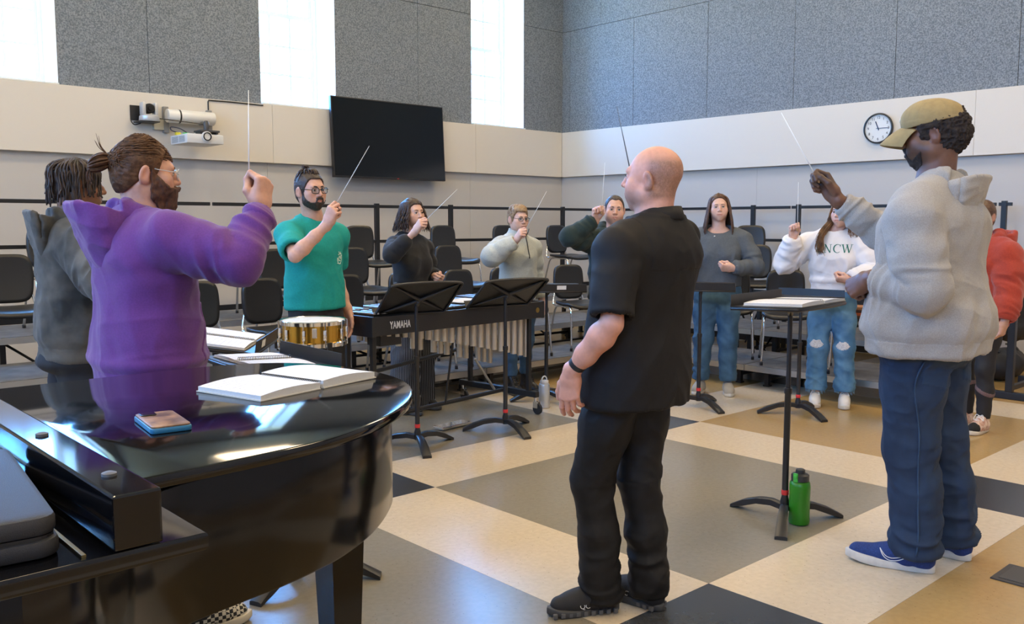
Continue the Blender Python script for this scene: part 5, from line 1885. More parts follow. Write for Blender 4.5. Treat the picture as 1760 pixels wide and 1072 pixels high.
def hood(P, m, back=1.0, up=0.0, size=1.0, name='hood', parent=None, droop=0.0, ring_up=None):
    """a hood lying on the shoulders: a folded collar round the neck and an open pouch hanging behind it"""
    n = P.neck
    s_ = size
    F = Field(n - V(0.24, 0.40, 0.34), n + V(0.24, 0.18, 0.20), 0.0050 if P.near else 0.0075)
    ring, rr = [], []
    for a in np.linspace(-140, 140, 21):
        t = R(a)
        ring.append(n + V(0.086 * s_ * math.sin(t), -0.082 * s_ * math.cos(t) - 0.002, (up * 0.5 if ring_up is None else ring_up) + 0.030 * math.cos(t) - 0.045 * max(0, -math.cos(t)) - 0.02 * (abs(a) > 115)))
        rr.append((0.027 - 0.012 * max(0, -math.cos(t))) * s_)
    F.chain(ring, rr, 0.02)
    B = back
    rows = [(-0.235 - droop, -0.100, 0.040, .03, .030), (-0.17 - droop, -0.108, 0.092, .045, .050 * B), (-0.08, -0.118, 0.124, .06, .082 * B), (-0.01 + up * 0.5, -0.122, 0.130, .07, .108 * B), (0.050 + up, -0.125, 0.118, .075, .128 * B)]
    F.loft([(n[2] + z, n[0], n[1] + y, a * s_, bf * s_, bb * s_, 2.2) for z, y, a, bf, bb in rows], 0.03)
    cut = [(z, y, a - 0.020, bf - 0.012, bb - 0.020) for z, y, a, bf, bb in rows[2:]] + [(0.16 + up, -0.125, 0.110, .065, .125 * B)]
    F.loft([(n[2] + z + 0.01, n[0], n[1] + y, a * s_, max(bf, .01) * s_, bb * s_, 2.2) for z, y, a, bf, bb in cut], 0.012, op='cut')
    F.plane(n + V(0, -0.13, 0.036 + up), V(0, 0.30, 1), n + V(-.3, -.5, -.4), n + V(.3, -0.075, .3))
    F.ell(n + V(0, 0.004, 0.10), V(0.066, 0.070, 0.135), None, 0.01, 'cut')
    v, t, q = F.mesh()
    v = v + vnormals(v, t, q) * fold_body(0.006, 9, 13, P.h * 9, 0.5)(v)[:, None]
    return mk_mesh(name, v, t, q, m, parent or P.root)


def cuff_and_hem(P, garment, m, hem, sides=(1, -1), cuff=0.055, rib=True):
    for q in sides:
        S, E, W = P.arm[q]
        sl = sleeve_end[(P.root.name, garment, q)]
        P.piece(garment, 'cuff', limb_band(sl[0], sl[1], -0.004, cuff, 0.08), 0.0022, m)
    if rib:
        P.piece(garment, 'waistband', lambda v: (v[:, 2] < hem + 0.058) & (np.abs(v[:, 0]) < 0.24 * P.w + 0.1) & (np.linalg.norm(v[:, :2], axis=1) < 0.34), 0.002, m)


sleeve_end = {}


def top(P, name, m, g=0.016, hem=0.85, straight=0.6, rib=0.0, belly=0.0, zbelly=1.02, sl=(None, None), k=0.03, folds=True, amp=0.006, neck_cut=None, col_fn=None, vox=None, flare=0.0, extra=None, tr=0.05, seat=0.0):
    """sl: for the right and the left arm a dict for sleeve()"""
    rows = top_rows(P, g, hem, straight, rib, belly, zbelly, flare, seat)
    sv = []
    fl = []
    for q, d in zip((1, -1), sl):
        s_ = sleeve(P, q, **d)
        sv.append(s_)
        sleeve_end[(P.root.name, name, q)] = (s_[0][-2], s_[0][-1])
        if folds:
            if d.get('short') is None:
                fl.append(fold_limb(s_[0], amp * 1.5, 20, 0.50, 0.16, 2.2 * q + P.h * 11))
                fl.append(fold_limb(s_[0], amp * 1.2, 24, 0.92, 0.16, 6.2 * q + P.h * 5))
                fl.append(fold_limb(s_[0], amp * 0.9, 10, 0.22, 0.16, 4.2 * q + P.h * 3))
            else:
                fl.append(fold_limb(s_[0], amp * 0.8, 12, 0.5, 0.4, 2.2 * q + P.h * 11))
    if folds:
        fl.append(fold_body(amp * 1.1, 7, 5, P.h * 13, 0.9, hem + 0.12, 0.22))
        fl.append(fold_body(amp * 0.6, 5, 9, P.h * 3, -0.6, 1.25, 0.2))
        fl.append(fold_body(amp * 0.55, 3.2, 4.2, P.h * 7, 1.6))
    T = trap(P, tr + g * 0.6)

    def ex(F):
        T(F)
        if extra:
            extra(F)
    o = P.garment(name, m, rows, hem, 1.475 * P.k, sv, (), ex, vox, k, fl, neck_cut, col_fn)
    return o


# ------------------------------------------------------------------ hair
def cap_hair(P, m, t=0.010, front=0.062, low=-0.03, back_low=-0.075, name='hair', rough=0.003, side=0.0, grain=(60, 14, 60), temple=0.03, puff=None, vox=None, hairline_z=0.066, extra=None, recede=0.0):
    """a close cap of hair over the skull in the head's frame, cut along the hairline"""
    d, M = P.hd, P.HM
    F = Field(P.hc - 0.17 * d - 0.02, P.hc + 0.17 * d + 0.03, vox or (0.0032 if P.near else 0.0045))
    F.ell(P.hp(0, -0.014, 0.036), (V(0.0765, 0.097, 0.087) + t) * d, M, 0.01)
    F.ell(P.hp(0, -0.040, -0.020), (V(0.060, 0.062, 0.066) + t) * d, M, 0.03)
    if puff:
        for c, r in puff:
            F.ell(P.hp(*c), V(*r) * d, M, 0.03)

    def hl(X, Y, Z):
        A = M
        x, y, z = X - P.hc[0], Y - P.hc[1], Z - P.hc[2]
        u = (x * A[0, 0] + y * A[1, 0] + z * A[2, 0]) / d
        v = (x * A[0, 1] + y * A[1, 1] + z * A[2, 1]) / d
        w = (x * A[0, 2] + y * A[1, 2] + z * A[2, 2]) / d
        # hairline: height as a function of the place along the head
        yy = np.clip((v + 0.045) / 0.115, 0, 1)
        line = back_low + (low - back_low) * np.clip((v + 0.075) / 0.06, 0, 1)
        line = np.where(v > -0.012, low + (hairline_z - low) * np.clip((v - temple + 0.02 * 0) / (front - temple), 0, 1) ** 0.8, line)
        line = line + recede * np.exp(-((np.abs(u) - 0.04) / 0.02) ** 2) * (v > 0.02)
        return (line - w) * d * 0.8
    F.put(hl, P.hc - 0.2, P.hc + 0.2, op='max', m=0)
    F.put(lambda X, Y, Z: np.minimum((0.018 - np.abs(np.sqrt(((X - P.hp(0.08, -0.008, 0)[0]) ** 2 + (Y - P.hp(0.08, -0.008, 0)[1]) ** 2 + (Z - P.hp(0.08, -0.008, 0)[2]) ** 2)))) * 0 + 1, 1), P.hc - 0.01, P.hc + 0.01, op='add', m=0)
    for q in (1, -1):
        F.ell(P.hp(q * 0.088, -0.008, -0.012), V(0.022, 0.022, 0.036) * d, M, 0.006, 'cut')
    if extra:
        extra(F)
    v, tr, q = F.mesh()
    L = (v - P.hc) @ M / d
    v = v + vnormals(v, tr, q) * (rough * (ridge(L * V(*grain)) * 0.7 + vnoise(L * V(*grain) * 2.3) * 0.4))[:, None]
    return mk_mesh(name, v, tr, q, m, P.root)


def on_skull(P, az, el, t=0.004):
    """a point on the skull: az from the face to the left, el upward"""
    a, e = R(az), R(el)
    return P.hp(-(0.0765 + t) * math.sin(a) * math.cos(e), -0.014 + (0.097 + t) * math.cos(a) * math.cos(e), 0.036 + (0.087 + t) * math.sin(e))


def flow(P, pts, n=14, w=0.008, r0=0.004, seed=1, wave=0.0, name='hair_locks', m=None, spread=None, taper=0.35, sides=5):
    """locks that follow the guide points, scattered round them"""
    rnd = random.Random(seed)
    out = []
    for i in range(n):
        G = np.array([np.array(p) for p in pts])
        off = V(rnd.uniform(-1, 1), rnd.uniform(-1, 1), rnd.uniform(-1, 1)) * w
        ph = rnd.uniform(0, 6.28)
        Q = spline(G + off * np.linspace(0.7, 1.25, len(G))[:, None], 6)
        if wave:
            s_ = np.linspace(0, 1, len(Q))
            Q = Q + np.c_[np.sin(s_ * 15 + ph), np.cos(s_ * 13 + ph * 1.3), 0.3 * np.sin(s_ * 11 + ph)] * (wave * s_)[:, None]
        Q = Q[:max(4, int(len(Q) * rnd.uniform(0.82, 1.0)))]
        out.append((Q, np.linspace(1, taper, len(Q)) * r0 * rnd.uniform(0.7, 1.2)))
    return out


def beard(P, m, t=0.006, vox=0.003, chin=0.0, rough=0.0035, cheek=0.0, name='beard', moustache=True, grain=90, side=0.012):
    """a beard: the face itself grown outwards, kept below the cheek line"""
    d, M = P.hd, P.HM
    F = Field(P.hc - 0.16 * d, P.hc + 0.16 * d, vox)
    P.head_prims(F, **{k_: v_ for k_, v_ in P.face.items()})
    if chin:
        F.ell(P.hp(0, 0.066, -0.100 - chin), V(0.034, 0.028, 0.024 + chin) * d, M, 0.03)
    if moustache:
        F.chain([P.hp(-0.028, 0.086, -0.060), P.hp(-0.014, 0.098, -0.045), P.hp(0, 0.102, -0.0415), P.hp(0.014, 0.098, -0.045), P.hp(0.028, 0.086, -0.060)], V(.005, .005, .004, .005, .005) * d, 0.006)
    F.F -= t

    def keep(X, Y, Z):
        A = M
        x, y, z = X - P.hc[0], Y - P.hc[1], Z - P.hc[2]
        u = (x * A[0, 0] + y * A[1, 0] + z * A[2, 0]) / d
        v = (x * A[0, 1] + y * A[1, 1] + z * A[2, 1]) / d
        w = (x * A[0, 2] + y * A[1, 2] + z * A[2, 2]) / d
        line = np.interp(v.ravel(), [0.0, 0.022, 0.036, 0.060, 0.078], [0.022, 0.012, -0.014 + cheek, -0.036 + cheek, -0.050 + cheek]).reshape(v.shape).astype(np.float32)
        mst = np.clip((0.031 - np.abs(u)) / 0.006, 0, 1) * np.clip((v - 0.066) / 0.008, 0, 1)
        line = line * (1 - mst) + mst * (-0.0375 if moustache else -0.072)
        low = np.interp(v.ravel(), [0.0, 0.03, 0.06, 0.09], [-0.072, -0.100, -0.128 - chin * 2, -0.132 - chin * 2.4]).reshape(v.shape).astype(np.float32)
        return np.maximum(np.maximum((w - line) * d, (low - w) * d), (side - v) * d)
    F.put(keep, P.hc - 0.2, P.hc + 0.2, op='max', m=0)
    F.ell(P.hp(0, 0.104, -0.0590), V(0.0205, 0.026, 0.0085) * d, M, 0.004, 'cut')
    v, tr, q = F.mesh()
    L = (v - P.hc) @ M / d
    v = v + vnormals(v, tr, q) * (rough * (vnoise(L * V(grain, grain, grain * 0.5)) * 0.8 + 0.2))[:, None]
    return mk_mesh(name, v, tr, q, m, P.root)


def glasses(P, m, r=(0.0235, 0.0185), wire=0.0016, lens=None, round_=2.6, temple_m=None, z=0.006):
    """spectacles: two rims, bridge, temples, lenses"""
    root = bpy.data.objects.new('glasses', None)
    COL.objects.link(root)
    root.parent = P.root
    b = MB()
    for q in (1, -1):
        pts = []
        for a in np.linspace(0, 2 * math.pi, 28, endpoint=False):
            c, s_ = math.cos(a), math.sin(a)
            k = (abs(c) ** round_ + abs(s_) ** round_) ** (-1 / round_)
            pts.append(P.hp(q * (0.0330 + r[0] * c * k * 1.0), 0.1105 - 0.006 * (c * k * 1 + 0.2) ** 2 * 0.6 - 0.004 * (c > 0) * c, z + r[1] * s_ * k))
        b.tube(pts, wire, 6, close=True)
    b.tube(spline([P.hp(-0.0100, 0.112, z + 0.004), P.hp(0, 0.1155, z + 0.007), P.hp(0.0100, 0.112, z + 0.004)], 4), wire, 6)
    b.build('rim', m, root, smooth=True)
    for q in (1, -1):
        tb = MB()
        tb.tube(spline([P.hp(q * 0.0555, 0.103, z + 0.006), P.hp(q * 0.0715, 0.090, z + 0.007), P.hp(q * 0.0790, 0.030, z + 0.012), P.hp(q * 0.0815, -0.008, z + 0.016), P.hp(q * 0.0800, -0.030, z - 0.004)], 5), wire, 6)
        tb.build('temple', temple_m or m, root, smooth=True)
        lb = MB()
        pts = []
        for a in np.linspace(0, 2 * math.pi, 24, endpoint=False):
            c, s_ = math.cos(a), math.sin(a)
            k = (abs(c) ** round_ + abs(s_) ** round_) ** (-1 / round_)
            pts.append(P.hp(q * (0.0330 + r[0] * c * k), 0.1100 - 0.004 * (c > 0) * c, z + r[1] * s_ * k))
        n = len(pts)
        lb.add(pts + [p + P.HM @ V(0, -0.0012, 0) for p in pts], [tuple(range(n)), tuple(range(2 * n - 1, n - 1, -1))] + [(i, (i + 1) % n, n + (i + 1) % n, n + i) for i in range(n)])
        lb.build('lens', M_lens, root)
    return root


M_lens = bpy.data.materials.new('spectacle lens')
M_lens.use_nodes = True
nt = M_lens.node_tree
nt.nodes.remove(nt.nodes['Principled BSDF'])
tr_ = nt.nodes.new('ShaderNodeBsdfTransparent')
tr_.inputs[0].default_value = (0.95, 0.97, 0.97, 1)
gl_ = nt.nodes.new('ShaderNodeBsdfGlossy')
gl_.inputs['Roughness'].default_value = 0.03
mx_ = nt.nodes.new('ShaderNodeMixShader')
mx_.inputs[0].default_value = 0.07
nt.links.new(tr_.outputs[0], mx_.inputs[1])
nt.links.new(gl_.outputs[0], mx_.inputs[2])
nt.links.new(mx_.outputs[0], nt.nodes['Material Output'].inputs[0])

M_baton = mat('white lacquered baton', (0.80, 0.80, 0.76), 0.3)
M_cork = mat('cork baton handle', (0.45, 0.27, 0.12), 0.7)


def baton(P, side, d, label, length=0.36, m=None):
    """a conducting baton held between thumb and forefinger; d = direction of its tip in the figure's frame"""
    p = P.grip_point(side)
    Mx = Matrix.Rotation(P.root.rotation_euler.z, 4, 'Z')
    p0 = Mx @ Vector(p.tolist()) + P.root.location
    D = (Mx @ Vector(nrm(d).tolist()))
    t = thing('baton', label, 'baton', p0, 0, 'conducting batons')
    D = np.array(D)
    MB().tube([D * 0.0, D * length * 0.5, D * length], [0.0026, 0.0021, 0.0012], 8).build('shaft', m or M_baton, t, smooth=True)
    hb = MB()
    s_ = np.linspace(0, 1, 9)
    hb.tube([D * (-0.045 + 0.055 * a) for a in s_], [0.0015, 0.0055, 0.0068, 0.0065, 0.0055, 0.0045, 0.0038, 0.0033, 0.0028], 10).build('handle', M_cork, t, smooth=True)
    return t
# =================================================================== person in black, seen from behind
M_blackcloth = mat('black cotton twill', (0.0075, 0.0068, 0.0066), 0.7, var=0.1, vscale=40, bump=0.15, bscale=900, spec=0.3)
M_blackpant = mat('black trouser cloth', (0.0075, 0.0068, 0.0064), 0.65, var=0.1, vscale=40, bump=0.15, bscale=800, spec=0.3)
P = Person('bald person in a black short-sleeved shirt and black trousers, seen from behind', (2.553, 2.132), -5, 1.745, 1.22, 0.97, (0.62, 0.30, 0.205), near=True, lean=(0.05, -0.12))
P.head(15, 3, -2, (0.0, 0.0, -0.024), 1.03)
P.set_arm(-1, V(-0.285, 0.06, 0.93), V(-0.3, -1.0, 0), f=V(0.02, 0.10, -1), n=V(1, 0.25, 0.0), curl='loose', shrug=(-0.02, 0, 0.005))
P.set_arm(1, V(0.375, 0.19, 1.535), V(0.6, 0.2, -1), f=V(-0.1, 0.35, 0.9), n=V(-0.8, 0.5, 0.1), curl='grip', shrug=(0.0, 0.02, 0.02))
P.set_leg(-1, (-0.100, 0.060), -56, 0.055)
P.set_leg(1, (0.060, -0.045), 4, 0.015)


def stubble(v, L, col):
    buzz = np.exp(-(np.maximum(0, (L[:, 2] - 0.060)) / 0.02) ** 2) * np.clip((0.012 - L[:, 1]) / 0.03, 0, 1) * (L[:, 2] > -0.075) * np.clip((L[:, 2] + 0.075) / 0.02, 0, 1)
    buzz *= 0.75 + 0.25 * vnoise(L * 300)
    bd = np.clip((-0.030 - L[:, 2]) / 0.02, 0, 1) * np.clip((L[:, 1] + 0.0) / 0.03, 0, 1) * (L[:, 2] > -0.15) * np.clip((L[:, 2] + 0.135) / 0.02, 0, 1)
    col = col * (1 - 0.72 * buzz[:, None]) + V(0.13, 0.075, 0.04) * 0.72 * buzz[:, None]
    return col * (1 - 0.35 * bd[:, None]) + V(0.22, 0.17, 0.15) * 0.35 * bd[:, None]


P.body(coarse=0.0065, skin_fn=stubble, jaw=1.08, full=0.8).eyes((0.12, 0.16, 0.2)).brows((0.25, 0.16, 0.09), 0.7)
top(P, 'shirt', M_blackcloth, 0.022, 0.80, 0.62, sl=(dict(short=0.90, r=(0.068, 0.070, 0.070)), dict(short=0.90, r=(0.068, 0.070, 0.070))), amp=0.007, belly=0.012, flare=-0.004, seat=0.026,
    extra=None, tr=0.052)
# collar, yoke
ck = MB()
n_ = P.neck
ring = [n_ + V(0.072 * math.sin(t), -0.014 + 0.074 * -math.cos(t) * (1.0 if math.cos(t) > 0 else 0.9), 0.0 + 0.012 * math.cos(t)) for t in np.linspace(R(-150), R(150), 25)]
vv, ff = [], []
for i, p in enumerate(ring):
    c = n_ + V(0, -0.014, 0)
    o_ = nrm((p - c) * V(1, 1, 0))
    vv += [p + V(0, 0, -0.025) + o_ * 0.008, p + V(0, 0, 0.026) - o_ * 0.004, p + V(0, 0, 0.030) + o_ * 0.002, p + V(0, 0, -0.012) + o_ * 0.016]
for i in range(len(ring) - 1):
    for j in range(4):
        k_ = (j + 1) % 4
        ff.append((4 * i + j, 4 * i + k_, 4 * i + 4 + k_, 4 * i + 4 + j))
ff += [(0, 1, 2, 3), tuple(4 * (len(ring) - 1) + j for j in (3, 2, 1, 0))]
ck.add(vv, ff).build('collar', M_blackcloth, P.parts['shirt'][3], smooth=True)
P.piece('shirt', 'yoke', lambda v: (v[:, 2] > 1.285 + 0.0) & (v[:, 1] < P.lean[1] * 0.5 - 0.02) & (np.abs(v[:, 0] - 0.02) < 0.165), 0.0022, M_blackcloth)
trousers(P, 'trousers', M_blackpant, (0.104, 0.090, 0.071, 0.067, 0.071), 0.865, 0.045, 0.012, 0.004, amp=0.008, stack=1.2)
# wrist band
S_, E_, W_ = P.arm[-1]
u_ = nrm(W_ - E_)
wr = [W_ - u_ * 0.045]
F = Field(wr[0] - 0.06, wr[0] + 0.06, 0.0025)
F.cap(wr[0] - u_ * 0.012, wr[0] + u_ * 0.012, 0.0325, 0.0315)
F.plane(wr[0] + u_ * 0.012, u_).plane(wr[0] - u_ * 0.012, -u_)
v_, t_, q_ = F.mesh()
mk_mesh('wristband', v_, t_, q_, mat('black rubber strap', (0.012, 0.012, 0.014), 0.5), P.root)
M_shoeblack = mat('black knit shoe', (0.012, 0.012, 0.013), 0.7, bump=0.3, bscale=500)
M_soleblack = mat('dark grey cloud sole', (0.05, 0.05, 0.05), 0.6)
M_reflect = mat('light grey shoe mark', (0.5, 0.5, 0.5), 0.4)


def cloud(root, v, t, q, z, hb, ft, sc):
    b = MB()          # the hollow segments of the sole
    for i in range(9):
        y = hb + 0.028 + i * (ft - hb - 0.05) / 8
        for s_ in (-1, 1):
            b.box((s_ * 0.040 - 0.006, y - 0.009, 0.004), (s_ * 0.040 + 0.006, y + 0.008, 0.022), bev=0.003)
    b.build('sole_segment', mat('grey sole pods', (0.10, 0.10, 0.10), 0.6), root)
    for s_, y0 in ((-1, 0.03), (1, 0.03)):
        tm = text_mesh('QC', 0.026, 0.0006)
        o = link('logo', tm, M_reflect, root)
        o.rotation_euler = (R(62), 0, R(90 * s_))
        sv = v[np.sign(v[:, 0]) == s_]
        k = np.argsort((sv[:, 1] - 0.075) ** 2 + (sv[:, 2] - z - 0.026) ** 2)[:5]
        o.location = (sv[k, 0].mean() + s_ * 0.0025, 0.075, z + 0.026)
    for s_ in (-1, 1):
        MB().box((s_ * 0.040 - 0.0015, -0.055, z + 0.032), (s_ * 0.040 + 0.0015, -0.015, z + 0.036)).build('heel_mark', M_reflect, root)


for q in (1, -1):
    shoe(P, q, M_shoeblack, M_soleblack, mat('black lace', (0.02, 0.02, 0.02), 0.8), L=0.285, Wd=0.105, extra=cloud)
baton(P, 1, V(-0.22, 0.12, 1), 'grey conducting baton raised behind the bald head of the person in black', 0.29, mat('grey baton lacquer', (0.10, 0.10, 0.10), 0.3))
def denim(name, c, c2=None):
    return mat(name, c, 0.78, col2=c2 or tuple(q * 1.6 for q in c), vscale=9, bump=0.22, bscale=700)


def on_front(P, garment, pts2, off=0.002, back=False):
    """drops (x, z) points onto the front (or back) of a garment"""
    v, t, q, o = P.parts[garment]
    n = vnormals(v, t, q)
    ok = (n[:, 1] < -0.15) if back else (n[:, 1] > 0.15)
    vv = v[ok]
    out = []
    for x, z in pts2:
        d = (vv[:, 0] - x) ** 2 + (vv[:, 2] - z) ** 2
        k = np.argsort(d)[:6]
        w = 1 / (d[k] + 1e-5)
        w = w * (vv[k, 1] > vv[k, 1].max() - 0.04 if not back else vv[k, 1] < vv[k, 1].min() + 0.04)
        y = (vv[k, 1] * w).sum() / w.sum()
        out.append((x, y + (-off if back else off), z))
    return np.array(out)


def print_on(P, garment, name, polys, m, off=0.002, thick=0.0012):
    """flat print: polygons in (x, z) laid on the front of a garment"""
    b = MB()
    for poly in polys:
        p = on_front(P, garment, poly, off)
        n = len(p)
        q = p - V(0, thick + 0.004, 0)
        b.add(np.concatenate([p, q]), [tuple(range(n))[::-1]] + [(i, (i + 1) % n, n + (i + 1) % n, n + i) for i in range(n)])
    return b.build(name, m, P.parts[garment][3])


def ribbon(pts, w):
    """a pen stroke as quads"""
    P = np.array(pts, float)
    if len(P) == 2:
        P = P[0] + (P[1] - P[0]) * np.linspace(0, 1, 8)[:, None]
    w = np.full(len(P), w) if np.isscalar(w) else np.array(w)
    T = np.gradient(P, axis=0)
    T /= np.linalg.norm(T, axis=1, keepdims=True) + 1e-9
    N = np.c_[-T[:, 1], T[:, 0]]
    A, B = P + N * w[:, None] / 2, P - N * w[:, None] / 2
    return [[A[i], A[i + 1], B[i + 1], B[i]] for i in range(len(P) - 1)]


# ------------------------------------------------------------------- person in the cap and grey hoodie
M_greyknit = mat('heather grey fleece', (0.335, 0.315, 0.285), 0.9, var=0.10, vscale=220, bump=0.18, bscale=900, sheen=0.15)
M_jean_dark = denim('dark blue denim', (0.006, 0.020, 0.050), (0.012, 0.034, 0.078))
P = Person('person in a khaki cap, grey hoodie and dark jeans holding up a baton', (3.82, 1.60), -5, 1.90, 1.43, 1.18, (0.155, 0.068, 0.038), near=True, lean=(0.0, -0.02))
P.head(16, -6, 0, (0, 0.0, 0.035), 1.06)
P.set_arm(1, V(0.15, 0.465, 1.562), V(0.8, -0.1, -1), f=V(-0.05, 0.55, 0.85), n=V(-0.75, 0.25, -0.45), curl='grip', shrug=(0.0, 0.03, 0.015))
P.set_arm(-1, V(-0.20, 0.160, 1.225), V(-0.5, -1.0, -0.5), f=V(0.25, 0.85, -0.45), n=V(0.75, -0.25, -0.3), curl='fist', shrug=(-0.030, 0, -0.005))
P.set_leg(-1, (-0.100, -0.03), -12)
P.set_leg(1, (0.175, -0.10), 10)


def dark_beard(v, L, col):
    bd = np.clip((-0.022 - L[:, 2]) / 0.02, 0, 1) * np.clip((L[:, 1] - 0.005) / 0.03, 0, 1) * np.clip((L[:, 2] + 0.14) / 0.02, 0, 1)
    lip = np.exp(-np.sum(((L - V(0, 0.1, -0.0585)) / V(0.024, 0.02, 0.010)) ** 2, 1) ** 2)
    bd = bd * (1 - lip)
    return col * (1 - 0.6 * bd[:, None]) + V(0.03, 0.02, 0.017) * 0.6 * bd[:, None]


P.body(coarse=0.007, skin_fn=dark_beard, nose=1.15, jaw=1.12, full=1.0).eyes((0.03, 0.018, 0.01)).brows((0.012, 0.009, 0.008), 1.1)
M_afro = mat('dark curly hair', (0.018, 0.011, 0.008), 0.85, var=0.4, vscale=120)
def under_cap(F, P=P):
    F.plane(P.hp(0, 0, 0.052), P.HM @ V(0, 0.10, 1.0))
    F.ell(P.hp(0, -0.092, 0.072), V(0.038, 0.028, 0.030), P.HM, 0.01)


cap_hair(P, M_afro, 0.015, 0.055, -0.035, -0.075, rough=0.011, grain=(70, 70, 70), puff=[((0, -0.085, 0.010), (0.070, 0.055, 0.062))], extra=under_cap)
beard(P, M_afro, 0.0020, 0.0030, rough=0.0025, grain=150, cheek=-0.040, side=0.042)


def build_cap(P):
    m = mat('khaki cotton twill', (0.31, 0.225, 0.095), 0.8, var=0.08, vscale=40, bump=0.2, bscale=800)
    root = bpy.data.objects.new('cap', None)
    COL.objects.link(root)
    root.parent = P.root
    d, M = P.hd, P.HM
    F = Field(P.hc - 0.2, P.hc + 0.2, 0.0035)
    F.ell(P.hp(0, -0.012, 0.050), V(0.096, 0.118, 0.094) * d, M, 0.01)
    F.ell(P.hp(0, 0.035, 0.072), V(0.080, 0.070, 0.060) * d, M, 0.03)
    up = M @ V(0, 0.10, 1.0)
    F.plane(P.hp(0, 0, 0.043), -up)
    F.ell(P.hp(0, -0.012, 0.040), V(0.088, 0.110, 0.080) * d, M, 0.004, 'cut')
    F.ell(P.hp(0, -0.135, 0.074), V(0.036, 0.05, 0.027) * d, M, 0.006, 'cut')      # opening over the strap
    v, t, q = F.mesh()
    L = (v - P.hc) @ M / d
    a = np.arctan2(L[:, 0], L[:, 1] + 0.012)
    seam = np.exp(-((((a / (math.pi / 3)) + 0.5) % 1 - 0.5) / 0.02) ** 2) * (L[:, 2] > 0.055)
    v = v - vnormals(v, t, q) * (0.0014 * seam + 0.0022 * ridge(L * V(9, 9, 12)) * (L[:, 2] > 0.06))[:, None]
    crown = mk_mesh('crown', v, t, q, m, root)
    b = MB()
    vv, ff = [], []
    ny, nx = 9, 17
    for top_ in (0, 1):
        for i in range(ny):
            s_ = i / (ny - 1)
            for j in range(nx):
                u = (j / (nx - 1)) * 2 - 1
                x = u * 0.080 * (1 - 0.10 * s_ * s_)
                yb = 0.098 - 0.045 * u * u
                ye = 0.192 - 0.085 * abs(u) ** 2.6
                y = yb + (ye - yb) * s_
                z = 0.048 - 0.030 * s_ - 0.026 * u * u - 0.020 * s_ * s_ * 1.4 + (0.003 if top_ else 0)
                vv.append(P.hp(x, y, z))
    N = ny * nx
    for i in range(ny - 1):
        for j in range(nx - 1):
            p0 = i * nx + j
            ff.append((N + p0, N + p0 + 1, N + p0 + nx + 1, N + p0 + nx))
            ff.append((p0, p0 + nx, p0 + nx + 1, p0 + 1))
    per = [j for j in range(nx)] + [i * nx + nx - 1 for i in range(1, ny)] + [(ny - 1) * nx + j for j in range(nx - 2, -1, -1)] + [i * nx for i in range(ny - 2, 0, -1)]
    for a_, b_ in zip(per, per[1:] + per[:1]):
        ff.append((a_, b_, N + b_, N + a_))
    b.add(vv, ff).build('brim', m, root, smooth=True)
    sb = MB()
    pts = [P.hp(0.060 * math.sin(x), -0.012 - 0.112 * math.cos(x * 0.62), 0.050) for x in np.linspace(-0.85, 0.85, 11)]
    up_ = nrm(M @ V(0, 0, 1)) * 0.009
    vv = [p + s_ * up_ + o_ * (M @ V(0, 1, 0)) for p in pts for s_, o_ in ((-1, 0), (1, 0), (1, .003), (-1, .003))]
    ff = []
    for i in range(len(pts) - 1):
        for j in range(4):
            ff.append((4 * i + j, 4 * i + 4 + j, 4 * i + 4 + (j + 1) % 4, 4 * i + (j + 1) % 4))
    sb.add(vv, ff).build('strap', m, root, smooth=True)
    e = MB()     # small embroidered figure on the front panel
    c = P.hp(0.004, 0.1065, 0.083)
    U, Rr, Fw = M @ V(0, -0.45, 0.9), M @ V(1, 0, 0), M @ V(0, 0.9, 0.45)
    for (x0, z0, x1, z1, r_) in ((0, -0.012, 0, 0.004, .0034), (0, 0.004, 0.001, 0.015, .0028), (-0.006, -0.014, 0.006, -0.014, .0018), (0, 0.0, 0.005, 0.004, .0018)):
        e.tube([c + Rr * x0 + U * z0 + Fw * 0.001, c + Rr * x1 + U * z1 + Fw * 0.001], r_, 8)
    e.build('emblem', mat('cream embroidery', (0.75, 0.72, 0.62), 0.6), root, smooth=True)
    return root


build_cap(P)
SL = dict(r=(0.096, 0.092, 0.080, 0.058, 0.046), end=0.035)
top(P, 'hoodie', M_greyknit, 0.026, 0.925, 0.95, 0.012, belly=0.035, zbelly=0.98, sl=(SL, SL), amp=0.009, tr=0.088, seat=0.050)
cuff_and_hem(P, 'hoodie', M_greyknit, 0.925)
hood(P, M_greyknit, 0.38, -0.012, 1.22, ring_up=0.016, parent=P.parts['hoodie'][3])
P.piece('hoodie', 'pocket', lambda v: (v[:, 1] > 0.10) & (np.abs(v[:, 0]) < 0.20 - np.clip((v[:, 2] - 1.06) / 0.16, 0, 1) * 0.08) & (v[:, 2] > 1.0) & (v[:, 2] < 1.22), 0.005, M_greyknit)
F = Field(P.neck - 0.15, P.neck + 0.15, 0.005)
F.cap(P.neck + V(0, -0.02, -0.04), P.neck + V(0, 0.0, 0.032), 0.078, 0.074, endcut=True)
v_, t_, q_ = F.mesh()
mk_mesh('shirt_collar', v_, t_, q_, mat('navy shirt', (0.012, 0.015, 0.05), 0.8), P.root)
trousers(P, 'jeans', M_jean_dark, (0.126, 0.114, 0.094, 0.086, 0.084), 0.885, 0.070, 0.010, -0.012, amp=0.010, stack=1.5, front=0.02)
for q in (-1, 1):
    P.piece('jeans', 'pocket', lambda v, q=q: (v[:, 1] < -0.02) & (q * v[:, 0] > 0.055) & (q * v[:, 0] < 0.215) & (v[:, 2] > 0.775 + 0.03 * np.abs(q * v[:, 0] - 0.13) / 0.08) & (v[:, 2] < 0.925), 0.004, denim('dark denim pocket', (0.009, 0.027, 0.062), (0.017, 0.044, 0.092)))
